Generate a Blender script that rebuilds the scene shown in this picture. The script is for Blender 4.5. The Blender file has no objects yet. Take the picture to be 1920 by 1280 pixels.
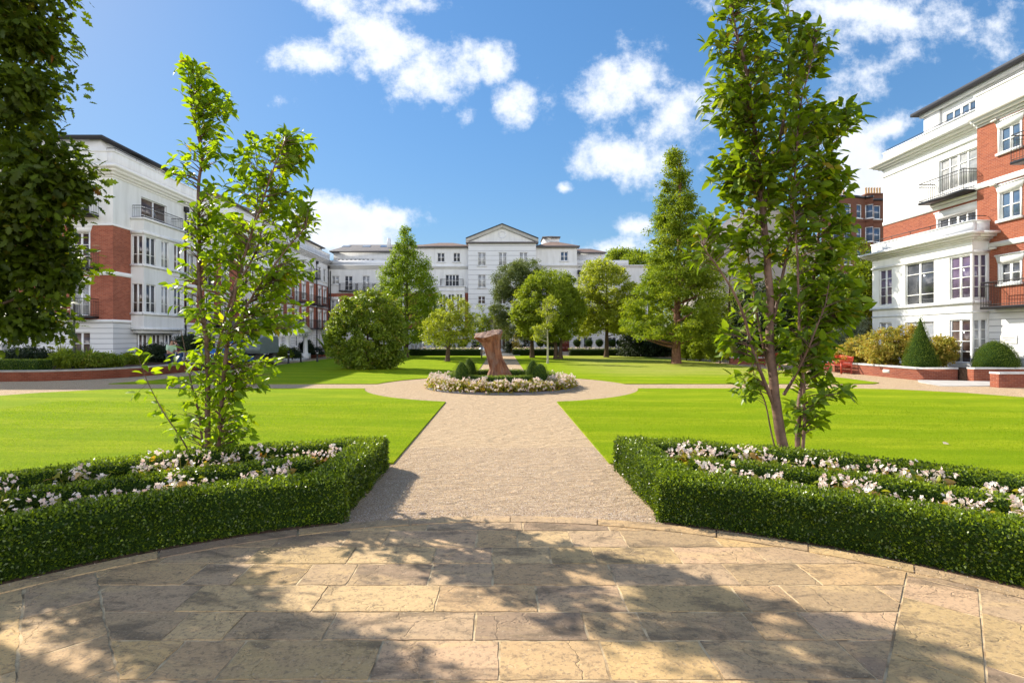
import bpy, math, random
import numpy as np
from mathutils import Vector
R = math.radians
SC = bpy.context.scene
COL = SC.collection
rng = np.random.default_rng(11)
random.seed(5)

# ------------------------------------------------------------------ camera
CAMH = 1.9
cam_d = bpy.data.cameras.new("camera"); cam = bpy.data.objects.new("camera", cam_d); COL.objects.link(cam)
cam.location = (0, 0, CAMH); cam.rotation_euler = (R(90), 0, 0)
cam_d.sensor_width = 36; cam_d.lens = 18.0
cam_d.shift_x = 20/1920; cam_d.shift_y = -8/1920
cam_d.clip_start = 0.05; cam_d.clip_end = 3000
SC.camera = cam
SC.view_settings.view_transform = 'Standard'; SC.view_settings.look = 'None'
SC.view_settings.exposure = 0.8; SC.view_settings.gamma = 1.0
SC.view_settings.use_curve_mapping = False
SC.cycles.use_denoising = True
SC.cycles.max_bounces = 8; SC.cycles.transmission_bounces = 4; SC.cycles.transparent_max_bounces = 4
SC.cycles.caustics_reflective = False; SC.cycles.caustics_refractive = False

# ------------------------------------------------------------------ sun, sky
SUNV = Vector((-1.17, 0.86, 1.0)).normalized()
EL = math.asin(SUNV.z); AZ = math.atan2(SUNV.x, SUNV.y)
sd = bpy.data.lights.new("sun", 'SUN'); sd.energy = 5.0; sd.angle = R(0.5); sd.color = (1.0, 0.93, 0.80)
so = bpy.data.objects.new("sun", sd); COL.objects.link(so); so.rotation_euler = SUNV.to_track_quat('Z', 'Y').to_euler()
so.location = (0, 0, 40)

W = bpy.data.worlds.new("World"); SC.world = W; W.use_nodes = True
def build_world():
    nt = W.node_tree; N = nt.nodes; L = nt.links
    for n in list(N): N.remove(n)
    out = N.new('ShaderNodeOutputWorld'); bg = N.new('ShaderNodeBackground')
    L.new(bg.outputs[0], out.inputs[0]); bg.inputs[1].default_value = 0.12
    sky = N.new('ShaderNodeTexSky'); sky.sky_type = 'NISHITA'; sky.sun_disc = False
    sky.sun_elevation = EL; sky.sun_rotation = AZ; sky.air_density = 1.0; sky.dust_density = 0.22; sky.ozone_density = 3.0
    def math_(op, a, b=None, c=None, clamp=False):
        m = N.new('ShaderNodeMath'); m.operation = op; m.use_clamp = clamp
        for i, v in enumerate((a, b, c)):
            if v is None: continue
            if isinstance(v, (int, float)): m.inputs[i].default_value = v
            else: L.new(v, m.inputs[i])
        return m.outputs[0]
    hs = N.new('ShaderNodeHueSaturation'); hs.inputs['Saturation'].default_value = 1.18; hs.inputs['Value'].default_value = 1.0
    hs.inputs['Hue'].default_value = 0.497
    # soft shoulder on the sky's brightness near the sun
    bw = N.new('ShaderNodeRGBToBW'); L.new(sky.outputs[0], bw.inputs[0])
    k = math_('DIVIDE', 1.42, math_('MULTIPLY_ADD', bw.outputs[0], 0.30, 1.0))
    vs = N.new('ShaderNodeVectorMath'); vs.operation = 'SCALE'; L.new(sky.outputs[0], vs.inputs[0]); L.new(k, vs.inputs['Scale'])
    L.new(vs.outputs[0], hs.inputs['Color'])
    tc = N.new('ShaderNodeTexCoord')
    sp = N.new('ShaderNodeSeparateXYZ'); L.new(tc.outputs['Generated'], sp.inputs[0])
    dy = math_('MAXIMUM', sp.outputs[1], 0.02)
    u = math_('DIVIDE', sp.outputs[0], dy); v = math_('DIVIDE', sp.outputs[2], dy)
    cv = N.new('ShaderNodeCombineXYZ'); L.new(u, cv.inputs[0]); L.new(v, cv.inputs[1])
    nz = N.new('ShaderNodeTexNoise'); nz.inputs['Scale'].default_value = 3.4; nz.inputs['Detail'].default_value = 7; nz.inputs['Roughness'].default_value = 0.56
    L.new(cv.outputs[0], nz.inputs['Vector'])
    nz2 = N.new('ShaderNodeTexNoise'); nz2.inputs['Scale'].default_value = 12; nz2.inputs['Detail'].default_value = 9; nz2.inputs['Roughness'].default_value = 0.68
    L.new(cv.outputs[0], nz2.inputs['Vector'])
    # clouds: angular ellipses (centre, size) seen from the garden, broken up by noise
    CL = [(725,80,120,72,0,1.15),(800,145,115,75,-15,1.15),(640,18,75,40,15,.9),(770,5,120,40,0,.9),(585,112,90,46,5,1),(925,122,42,54,0,.8),(680,150,40,40,0,.6),
          (955,195,48,44,0,.9),(872,215,26,24,0,.6),(545,195,95,22,0,.45),(1190,165,150,85,-5,1.25),(1170,300,95,58,10,1.2),(1270,215,100,120,0,1.2),(1250,290,80,60,0,1),
          (630,425,125,55,0,1.2),(730,410,90,28,0,1),(1620,20,280,75,10,1),(1690,110,130,50,-28,.85),(1870,45,75,50,-20,.6),
          (1680,238,105,32,-25,1),(1620,330,110,85,10,1.3),(1185,428,44,24,0,.8),(1150,465,95,30,0,.9),(1312,315,22,18,0,.7),(1060,352,16,10,0,.6),
          (1700,20,160,60,0,.6),(1000,480,120,18,0,.4),(860,470,90,14,0,.4),(-300,300,300,90,0,.9),(2300,250,250,80,0,.9)]
    acc = None
    for (px, py, rx, ry, rot, st) in CL:
        cu = (px-940)/960; cvv = (632-py)/960
        mp = N.new('ShaderNodeMapping'); mp.vector_type = 'TEXTURE'
        mp.inputs['Location'].default_value = (cu, cvv, 0); mp.inputs['Rotation'].default_value = (0, 0, R(-rot))
        mp.inputs['Scale'].default_value = (rx*1.08/960, ry*1.08/960, 1)
        L.new(cv.outputs[0], mp.inputs[0])
        ln = N.new('ShaderNodeVectorMath'); ln.operation = 'LENGTH'; L.new(mp.outputs[0], ln.inputs[0])
        f = math_('MULTIPLY_ADD', ln.outputs['Value'], -0.62*st, 0.78*st)
        acc = f if acc is None else math_('MAXIMUM', acc, f)
    acc = math_('MAXIMUM', acc, 0)
    n1 = math_('MULTIPLY_ADD', nz.outputs['Fac'], 2.2, -1.08)
    n2 = math_('MULTIPLY_ADD', nz2.outputs['Fac'], 1.5, -0.75)
    s = math_('ADD', math_('ADD', acc, n1), n2)
    mr = N.new('ShaderNodeMapRange'); mr.interpolation_type = 'SMOOTHSTEP'
    mr.inputs['From Min'].default_value = 0.20; mr.inputs['From Max'].default_value = 0.76
    L.new(s, mr.inputs[0])
    gate = N.new('ShaderNodeMapRange'); gate.inputs['From Min'].default_value = 0.03; gate.inputs['From Max'].default_value = 0.2
    L.new(sp.outputs[1], gate.inputs[0])
    any_ = math_('GREATER_THAN', acc, 0.01)
    mask = math_('MULTIPLY', math_('MULTIPLY', mr.outputs[0], gate.outputs[0]), any_)
    # denser cloud bellies a little greyer
    dens = N.new('ShaderNodeMapRange'); dens.inputs['From Min'].default_value = 0.5; dens.inputs['From Max'].default_value = 1.25
    L.new(s, dens.inputs[0])
    cm = N.new('ShaderNodeMix'); cm.data_type = 'RGBA'
    cm.inputs[6].default_value = (5.2, 5.45, 5.9, 1); cm.inputs[7].default_value = (4.3, 4.55, 5.1, 1)
    L.new(dens.outputs[0], cm.inputs[0])
    mx = N.new('ShaderNodeMix'); mx.data_type = 'RGBA'
    L.new(mask, mx.inputs[0]); L.new(hs.outputs[0], mx.inputs[6]); L.new(cm.outputs[2], mx.inputs[7])
    # bright cloud added unseen behind and beside the viewer to brighten the shaded facades
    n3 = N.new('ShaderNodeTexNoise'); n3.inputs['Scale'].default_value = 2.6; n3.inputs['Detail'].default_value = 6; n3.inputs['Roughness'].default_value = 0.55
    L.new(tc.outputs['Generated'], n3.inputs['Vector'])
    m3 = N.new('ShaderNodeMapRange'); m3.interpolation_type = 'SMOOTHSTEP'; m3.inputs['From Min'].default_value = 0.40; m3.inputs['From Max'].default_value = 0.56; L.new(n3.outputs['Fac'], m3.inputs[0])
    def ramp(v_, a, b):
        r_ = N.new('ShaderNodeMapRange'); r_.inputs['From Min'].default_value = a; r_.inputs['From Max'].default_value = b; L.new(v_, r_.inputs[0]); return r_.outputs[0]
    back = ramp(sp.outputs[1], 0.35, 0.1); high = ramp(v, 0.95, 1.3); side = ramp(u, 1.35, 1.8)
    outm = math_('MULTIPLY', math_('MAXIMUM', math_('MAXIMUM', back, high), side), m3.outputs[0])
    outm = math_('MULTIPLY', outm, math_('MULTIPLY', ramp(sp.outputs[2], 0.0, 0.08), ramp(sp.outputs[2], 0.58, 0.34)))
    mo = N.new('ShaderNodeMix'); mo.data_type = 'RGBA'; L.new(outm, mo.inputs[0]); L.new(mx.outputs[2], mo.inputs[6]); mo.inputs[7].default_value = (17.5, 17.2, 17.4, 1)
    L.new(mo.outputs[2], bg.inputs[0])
build_world()

# ------------------------------------------------------------------ helpers
def gp(px, py, z=0.0):
    """ground (or height z) point seen at photo pixel"""
    Y = (CAMH-z)*960/(py-632); return ((px-940)*Y/960, Y, z)
def at(px, py, Y): return ((px-940)*Y/960, Y, CAMH+(632-py)*Y/960)
def XX(px, Y): return (px-940)*Y/960
def ZZ(py, Y): return CAMH+(632-py)*Y/960
def nrm(a): return a/np.maximum(np.linalg.norm(a, axis=-1, keepdims=True), 1e-9)

def tag(o, label=None, cat=None, group=None, kind=None):
    if label: o['label'] = label
    if cat: o['category'] = cat
    if group: o['group'] = group
    if kind: o['kind'] = kind
    return o
def empty(name, loc, label, cat, group=None, rz=0):
    o = bpy.data.objects.new(name, None); COL.objects.link(o); o.location = loc; o.rotation_euler.z = rz
    o.empty_display_size = .2
    return tag(o, label, cat, group)

class G:
    """collects geometry chunks, built as ONE mesh object"""
    def __init__(s): s.v = []; s.n = 0; s.f = []; s.t = []
    def add(s, v, faces, mat=0, tint=None):
        v = np.asarray(v, dtype=np.float64).reshape(-1, 3)
        if isinstance(faces, np.ndarray): ch = [faces]
        elif isinstance(faces[0], np.ndarray): ch = faces
        else: ch = [np.array([f for f in faces if len(f) == k]) for k in sorted({len(f) for f in faces})]
        for fa in ch: s.f.append((fa+s.n, mat))
        s.v.append(v); s.n += len(v)
        s.t.append(np.full(len(v), .5) if tint is None else np.broadcast_to(np.asarray(tint, dtype=float), (len(v),)))
    def box(s, x0, x1, y0, y1, z0, z1, mat=0, tint=None):
        v = [(x, y, z) for z in (z0, z1) for y in (y0, y1) for x in (x0, x1)]
        s.add(v, [(0,2,3,1),(4,5,7,6),(0,1,5,4),(2,6,7,3),(0,4,6,2),(1,3,7,5)], mat, tint)
    def poly(s, pts, mat=0, tint=None):
        s.add(pts, [tuple(range(len(pts)))], mat, tint)
    def prism(s, pts2, z0, z1, mat=0, tint=None):
        n = len(pts2)
        v = [(p[0], p[1], z0) for p in pts2]+[(p[0], p[1], z1) for p in pts2]
        s.add(v, np.array([[i, (i+1) % n, n+(i+1) % n, n+i] for i in range(n)]), mat, tint)
        s.add(v[n:], [tuple(range(n))], mat, tint); s.add(v[:n], [tuple(range(n))[::-1]], mat, tint)
    def tube(s, pts, rad, sides=8, mat=0, tint=None, cap=True):
        pts = np.asarray(pts, float); n = len(pts)
        rad = np.broadcast_to(np.asarray(rad, float), (n,))
        d = np.gradient(pts, axis=0); d = nrm(d)
        ref = np.array([0, 0, 1.]) if abs(d[:, 2]).mean() < .9 else np.array([1., 0, 0])
        a = nrm(np.cross(d, ref)); b = np.cross(d, a)
        th = np.linspace(0, 2*np.pi, sides, endpoint=False)
        v = pts[:, None]+rad[:, None, None]*(a[:, None]*np.cos(th)[None, :, None]+b[:, None]*np.sin(th)[None, :, None])
        i = np.arange(n-1)[:, None]*sides; j = np.arange(sides)[None]; k = (j+1) % sides
        f = np.stack([i+j, i+k, i+sides+k, i+sides+j], -1).reshape(-1, 4)
        s.add(v.reshape(-1, 3), f, mat, tint)
        if cap and sides > 3:
            s.add(v[-1], [tuple(range(sides))], mat, tint); s.add(v[0], [tuple(range(sides))[::-1]], mat, tint)
    def lathe(s, prof, c=(0, 0, 0), sides=24, mat=0, tint=None):
        prof = np.asarray(prof, float); n = len(prof)
        th = np.linspace(0, 2*np.pi, sides, endpoint=False)
        v = np.stack([prof[:, 0:1]*np.cos(th)+c[0], prof[:, 0:1]*np.sin(th)+c[1], np.repeat(prof[:, 1:2], sides, 1)+c[2]], -1)
        i = np.arange(n-1)[:, None]*sides; j = np.arange(sides)[None]; k = (j+1) % sides
        s.add(v.reshape(-1, 3), np.stack([i+j, i+k, i+sides+k, i+sides+j], -1).reshape(-1, 4), mat, tint)
    def ball(s, c, r, mat=0, tint=None, seg=12):
        r = np.broadcast_to(np.asarray(r, float), (3,))
        th = np.linspace(0, np.pi, seg//2+1); ph = np.linspace(0, 2*np.pi, seg, endpoint=False)
        v = np.stack([np.sin(th)[:, None]*np.cos(ph)*r[0]+c[0], np.sin(th)[:, None]*np.sin(ph)*r[1]+c[1], np.repeat(np.cos(th)[:, None]*r[2]+c[2], seg, 1)], -1)
        m = seg; i = np.arange(seg//2)[:, None]*m; j = np.arange(m)[None]; k = (j+1) % m
        s.add(v.reshape(-1, 3), np.stack([i+j, i+m+j, i+m+k, i+k], -1).reshape(-1, 4), mat, tint)
    def build(s, name, mats, parent=None, smooth=False, offset=None, rz=0):
        me = bpy.data.meshes.new(name)
        V = np.concatenate(s.v).astype(np.float32)
        fl = []; tot = []; mi = []
        for fa, m in s.f:
            if fa.ndim == 1: fa = fa[None]
            fl.append(fa.reshape(-1)); tot.append(np.full(fa.shape[0], fa.shape[1])); mi.append(np.full(fa.shape[0], m))
        fl = np.concatenate(fl).astype(np.int32); tot = np.concatenate(tot).astype(np.int32); mi = np.concatenate(mi).astype(np.int32)
        me.vertices.add(len(V)); me.vertices.foreach_set('co', V.ravel())
        me.loops.add(len(fl)); me.loops.foreach_set('vertex_index', fl)
        me.polygons.add(len(tot)); st = np.concatenate([[0], np.cumsum(tot)[:-1]]).astype(np.int32)
        me.polygons.foreach_set('loop_start', st); me.polygons.foreach_set('loop_total', tot)
        me.polygons.foreach_set('material_index', mi)
        if smooth: me.polygons.foreach_set('use_smooth', np.ones(len(tot), bool))
        at_ = me.attributes.new('tint', 'FLOAT', 'POINT'); at_.data.foreach_set('value', np.concatenate(s.t).astype(np.float32))
        me.update(calc_edges=True)
        for m in (mats if isinstance(mats, (list, tuple)) else [mats]): me.materials.append(m)
        o = bpy.data.objects.new(name, me); COL.objects.link(o)
        if parent is not None:
            o.parent = parent
        return o

def part(g, name, mats, root, smooth=False):
    """geometry given in world coordinates, parented under an unrotated Empty"""
    o = g.build(name, mats, root, smooth)
    if root is not None:
        p = root; off = Vector((0, 0, 0))
        while p is not None: off += p.location; p = p.parent
        me = o.data; n = len(me.vertices); a = np.empty(n*3, np.float32); me.vertices.foreach_get('co', a)
        a = a.reshape(-1, 3)-np.array(off, np.float32); me.vertices.foreach_set('co', a.ravel()); me.update()
    return o

def single(g, name, mats, loc, label, cat, group=None, kind=None, smooth=False):
    o = g.build(name, mats, None, smooth)
    me = o.data; n = len(me.vertices); a = np.empty(n*3, np.float32); me.vertices.foreach_get('co', a)
    a = a.reshape(-1, 3)-np.array(loc, np.float32); me.vertices.foreach_set('co', a.ravel()); me.update()
    o.location = loc
    return tag(o, label, cat, group, kind)

def copy_tree(o, parent=None):
    c = o.copy(); COL.objects.link(c)
    if parent is not None: c.parent = parent
    for ch in list(o.children): copy_tree(ch, c)
    return c

def catmull(P, n=8):
    P = np.asarray(P, float); Q = np.vstack([2*P[0]-P[1], P, 2*P[-1]-P[-2]]); out = []
    for i in range(1, len(Q)-2):
        t = np.linspace(0, 1, n, endpoint=False)[:, None]
        p0, p1, p2, p3 = Q[i-1], Q[i], Q[i+1], Q[i+2]
        out.append(.5*((2*p1)+(-p0+p2)*t+(2*p0-5*p1+4*p2-p3)*t**2+(-p0+3*p1-3*p2+p3)*t**3))
    out.append(P[-1:]); return np.concatenate(out)

def wob(p, sc, seed=0):
    """cheap smooth noise -1..1 at points"""
    r = np.random.default_rng(seed); p = np.asarray(p, float); o = np.zeros(p.shape[:-1])
    for k in range(6):
        w = r.normal(size=3); w = w/np.linalg.norm(w)*sc*(1+.6*k); o += np.sin(p@w+r.uniform(0, 6.28))/(1+.6*k)
    return o/2.6

# ------------------------------------------------------------------ materials
def mat(name, col=(.5, .5, .5), rough=.7, spec=.4, metal=0, noise=None, bump=None, coat=0, streak=False):
    """noise=(scale, colour2, detail[,lo,hi]); bump=(scale, strength, distance)"""
    m = bpy.data.materials.new(name); m.use_nodes = True; nt = m.node_tree; N = nt.nodes; L = nt.links
    b = N['Principled BSDF']; b.inputs['Base Color'].default_value = (*col, 1); b.inputs['Roughness'].default_value = rough
    b.inputs['Specular IOR Level'].default_value = spec; b.inputs['Metallic'].default_value = metal; b.inputs['Coat Weight'].default_value = coat
    geo = N.new('ShaderNodeNewGeometry')
    if noise:
        t = N.new('ShaderNodeTexNoise'); t.inputs['Scale'].default_value = noise[0]; t.inputs['Detail'].default_value = noise[2]
        t.inputs['Roughness'].default_value = .6
        if streak:
            mp = N.new('ShaderNodeMapping'); mp.inputs['Scale'].default_value = (2.2, 2.2, .35); L.new(geo.outputs['Position'], mp.inputs[0]); L.new(mp.outputs[0], t.inputs['Vector'])
        else: L.new(geo.outputs['Position'], t.inputs['Vector'])
        mr = N.new('ShaderNodeMapRange'); mr.inputs['From Min'].default_value = noise[3] if len(noise) > 3 else .35
        mr.inputs['From Max'].default_value = noise[4] if len(noise) > 4 else .65; L.new(t.outputs['Fac'], mr.inputs[0])
        mx = N.new('ShaderNodeMix'); mx.data_type = 'RGBA'; L.new(mr.outputs[0], mx.inputs[0])
        mx.inputs[6].default_value = (*col, 1); mx.inputs[7].default_value = (*noise[1], 1); L.new(mx.outputs[2], b.inputs['Base Color'])
    if bump:
        t = N.new('ShaderNodeTexNoise'); t.inputs['Scale'].default_value = bump[0]; t.inputs['Detail'].default_value = 6
        L.new(geo.outputs['Position'], t.inputs['Vector'])
        bp = N.new('ShaderNodeBump'); bp.inputs['Strength'].default_value = bump[1]; bp.inputs['Distance'].default_value = bump[2]
        L.new(t.outputs['Fac'], bp.inputs['Height']); L.new(bp.outputs[0], b.inputs['Normal'])
    return m

def leafmat(name, cols, trans=.45, rough=.45, spec=.35, tcol=None, spread=1.0):
    """cols: ramp of leaf colours picked by the leaf's own tint"""
    m = bpy.data.materials.new(name); m.use_nodes = True; nt = m.node_tree; N = nt.nodes; L = nt.links
    b = N['Principled BSDF']; out = N['Material Output']
    a = N.new('ShaderNodeAttribute'); a.attribute_name = 'tint'
    cr = N.new('ShaderNodeValToRGB'); el = cr.color_ramp.elements
    while len(el) < len(cols): el.new(.5)
    for i, c in enumerate(cols): el[i].position = i/(len(cols)-1); el[i].color = (*c, 1)
    L.new(a.outputs['Fac'], cr.inputs[0]); L.new(cr.outputs[0], b.inputs['Base Color'])
    b.inputs['Roughness'].default_value = rough; b.inputs['Specular IOR Level'].default_value = spec
    tr = N.new('ShaderNodeBsdfTranslucent')
    mm = N.new('ShaderNodeMix'); mm.data_type = 'RGBA'; mm.blend_type = 'MULTIPLY'; mm.inputs[0].default_value = 1
    L.new(cr.outputs[0], mm.inputs[6]); mm.inputs[7].default_value = (*(tcol or (2.0, 1.9, .7)), 1)
    L.new(mm.outputs[2], tr.inputs[0])
    mx = N.new('ShaderNodeMixShader'); mx.inputs[0].default_value = trans
    L.new(b.outputs[0], mx.inputs[1]); L.new(tr.outputs[0], mx.inputs[2]); L.new(mx.outputs[0], out.inputs[0])
    return m

def brickmat(name, c1, c2, mort, scale=1.0, dark=(.1, .04, .03)):
    m = mat(name, c1, .85, .2); nt = m.node_tree; N = nt.nodes; L = nt.links; b = N['Principled BSDF']
    geo = N.new('ShaderNodeNewGeometry'); sp = N.new('ShaderNodeSeparateXYZ'); L.new(geo.outputs['Position'], sp.inputs[0])
    ad = N.new('ShaderNodeMath'); L.new(sp.outputs[0], ad.inputs[0]); L.new(sp.outputs[1], ad.inputs[1])
    cb = N.new('ShaderNodeCombineXYZ'); L.new(ad.outputs[0], cb.inputs[0]); L.new(sp.outputs[2], cb.inputs[1])
    bt = N.new('ShaderNodeTexBrick'); L.new(cb.outputs[0], bt.inputs['Vector'])
    bt.inputs['Scale'].default_value = 1.0*scale; bt.inputs['Brick Width'].default_value = .225; bt.inputs['Row Height'].default_value = .075
    bt.inputs['Mortar Size'].default_value = .006; bt.inputs['Mortar Smooth'].default_value = .2
    bt.inputs['Color1'].default_value = (*c1, 1); bt.inputs['Color2'].default_value = (*c2, 1); bt.inputs['Mortar'].default_value = (*mort, 1)
    nz = N.new('ShaderNodeTexNoise'); nz.inputs['Scale'].default_value = 1.3; nz.inputs['Detail'].default_value = 8; L.new(geo.outputs['Position'], nz.inputs['Vector'])
    mr = N.new('ShaderNodeMapRange'); mr.inputs['From Min'].default_value = .35; mr.inputs['From Max'].default_value = .8; mr.inputs['To Max'].default_value = .5
    L.new(nz.outputs['Fac'], mr.inputs[0])
    mx = N.new('ShaderNodeMix'); mx.data_type = 'RGBA'; L.new(mr.outputs[0], mx.inputs[0]); L.new(bt.outputs['Color'], mx.inputs[6]); mx.inputs[7].default_value = (*dark, 1)
    L.new(mx.outputs[2], b.inputs['Base Color'])
    bp = N.new('ShaderNodeBump'); bp.inputs['Strength'].default_value = .5; bp.inputs['Distance'].default_value = .006; bp.invert = True
    L.new(bt.outputs['Fac'], bp.inputs['Height']); L.new(bp.outputs[0], b.inputs['Normal'])
    return m

def rustic(name, col, pitch=.3, groove=.04):
    m = mat(name, col, .7, .3); nt = m.node_tree; N = nt.nodes; L = nt.links; b = N['Principled BSDF']
    geo = N.new('ShaderNodeNewGeometry'); sp = N.new('ShaderNodeSeparateXYZ'); L.new(geo.outputs['Position'], sp.inputs[0])
    d = N.new('ShaderNodeMath'); d.operation = 'DIVIDE'; L.new(sp.outputs[2], d.inputs[0]); d.inputs[1].default_value = pitch
    fr = N.new('ShaderNodeMath'); fr.operation = 'FRACT'; L.new(d.outputs[0], fr.inputs[0])
    lt = N.new('ShaderNodeMath'); lt.operation = 'LESS_THAN'; L.new(fr.outputs[0], lt.inputs[0]); lt.inputs[1].default_value = groove/pitch
    nz = N.new('ShaderNodeTexNoise'); nz.inputs['Scale'].default_value = 1.1; nz.inputs['Detail'].default_value = 8; L.new(geo.outputs['Position'], nz.inputs['Vector'])
    mx0 = N.new('ShaderNodeMix'); mx0.data_type = 'RGBA'; L.new(nz.outputs['Fac'], mx0.inputs[0]); mx0.inputs[6].default_value = (*col, 1)
    mx0.inputs[7].default_value = (col[0]*.86, col[1]*.86, col[2]*.85, 1)
    mx = N.new('ShaderNodeMix'); mx.data_type = 'RGBA'; L.new(lt.outputs[0], mx.inputs[0]); L.new(mx0.outputs[2], mx.inputs[6])
    mx.inputs[7].default_value = (col[0]*.5, col[1]*.5, col[2]*.52, 1); L.new(mx.outputs[2], b.inputs['Base Color'])
    bp = N.new('ShaderNodeBump'); bp.inputs['Strength'].default_value = .8; bp.inputs['Distance'].default_value = .02; bp.invert = True
    L.new(lt.outputs[0], bp.inputs['Height']); L.new(bp.outputs[0], b.inputs['Normal'])
    return m

M = {}
M['white'] = mat('white_render', (.75, .75, .745), .75, .2, noise=(1.0, (.58, .58, .565), 9, .42, .85), bump=(60, .12, .004), streak=True)
M['trim'] = mat('white_trim', (.78, .78, .77), .5, .4, noise=(2.3, (.74, .74, .74), 6))
M['rustic'] = rustic('white_rusticated_render', (.74, .74, .74))
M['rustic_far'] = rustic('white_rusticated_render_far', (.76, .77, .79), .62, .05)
M['brick'] = brickmat('red_brick', (.42, .125, .07), (.30, .08, .045), (.34, .22, .17))
M['brick_warm'] = brickmat('orange_brick', (.31, .09, .047), (.21, .055, .032), (.33, .19, .14), dark=(.3, .1, .05))
M['brick_old'] = brickmat('old_brown_brick', (.21, .085, .045), (.15, .06, .04), (.16, .11, .08))
M['frame'] = mat('painted_window_frame', (.82, .82, .81), .35, .5)
M['pane'] = mat('dark_glass', (.035, .04, .05), .04, .8, noise=(1.1, (.10, .105, .12), 3))
M['pane_curtain'] = mat('glass_over_net_curtain', (.30, .31, .32), .12, .7, coat=.6, noise=(3.0, (.42, .42, .42), 2))
M['pane_brown'] = mat('glass_over_dark_room', (.05, .03, .025), .05, .8, noise=(.8, (.16, .12, .10), 2))
M['pane_violet'] = mat('glass_over_violet_blind', (.16, .12, .20), .08, .7, coat=.5, noise=(.9, (.08, .055, .10), 2))
M['pane_sky'] = mat('sky_tinted_glass', (.07, .12, .20), .03, .9)
M['blackmetal'] = mat('black_painted_iron', (.015, .014, .016), .45, .5)
M['slate'] = mat('slate_roof', (.20, .18, .17), .7, .3, noise=(3, (.13, .115, .11), 8))
M['slate_brown'] = mat('brown_tile_roof', (.25, .17, .13), .8, .2, noise=(3, (.17, .11, .085), 8))
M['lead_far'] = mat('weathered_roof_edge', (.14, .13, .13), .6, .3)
M['lead'] = mat('dark_roof_edge', (.035, .035, .042), .5, .4)
M['stone'] = mat('pale_coping_stone', (.66, .64, .60), .75, .2, noise=(4, (.5, .48, .44), 8), bump=(50, .3, .004))
M['concrete'] = mat('pale_concrete', (.52, .50, .47), .8, .2, noise=(2, (.42, .40, .38), 8))
M['soil'] = mat('dark_soil', (.075, .045, .028), .95, .1, noise=(12, (.16, .10, .065), 9), bump=(30, 1, .03))
M['bark'] = mat('bark', (.13, .085, .06), .9, .15, noise=(9, (.07, .045, .032), 8), bump=(22, 1, .02))
M['bark_red'] = mat('reddish_bark', (.22, .12, .08), .9, .15, noise=(7, (.11, .055, .035), 8), bump=(14, 1, .04))
M['bark_pale'] = mat('pale_bark', (.42, .40, .30), .8, .15, noise=(9, (.3, .28, .2), 6))
M['door_red'] = mat('varnished_mahogany', (.16, .035, .018), .4, .5)
M['paint_red'] = mat('red_oiled_teak', (.42, .045, .018), .35, .5, noise=(14, (.30, .03, .012), 5))
M['rubber'] = mat('tyre_rubber', (.03, .028, .026), .8, .3, noise=(7, (.09, .075, .06), 4))
M['grey_paint'] = mat('grey_machine_paint', (.16, .19, .20), .4, .5, noise=(3, (.13, .155, .165), 4))
M['blue_paint'] = mat('blue_machine_paint', (.02, .11, .38), .4, .5)
M['wheelrim'] = mat('grey_wheel_rim', (.45, .44, .42), .5, .4)

def barkcherry():
    m = mat('cherry_bark', (.20, .115, .08), .55, .35, noise=(7, (.09, .05, .036), 9, .38, .62)); nt = m.node_tree; N = nt.nodes; L = nt.links; b = N['Principled BSDF']
    geo = N.new('ShaderNodeNewGeometry'); mp = N.new('ShaderNodeMapping'); mp.inputs['Scale'].default_value = (14, 14, 120); L.new(geo.outputs['Position'], mp.inputs[0])
    t = N.new('ShaderNodeTexNoise'); t.inputs['Scale'].default_value = 1; t.inputs['Detail'].default_value = 4; L.new(mp.outputs[0], t.inputs[0])
    bp = N.new('ShaderNodeBump'); bp.inputs['Strength'].default_value = .7; bp.inputs['Distance'].default_value = .008
    L.new(t.outputs['Fac'], bp.inputs['Height']); L.new(bp.outputs[0], b.inputs['Normal'])
    return m
M['bark_cherry'] = barkcherry()

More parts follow.
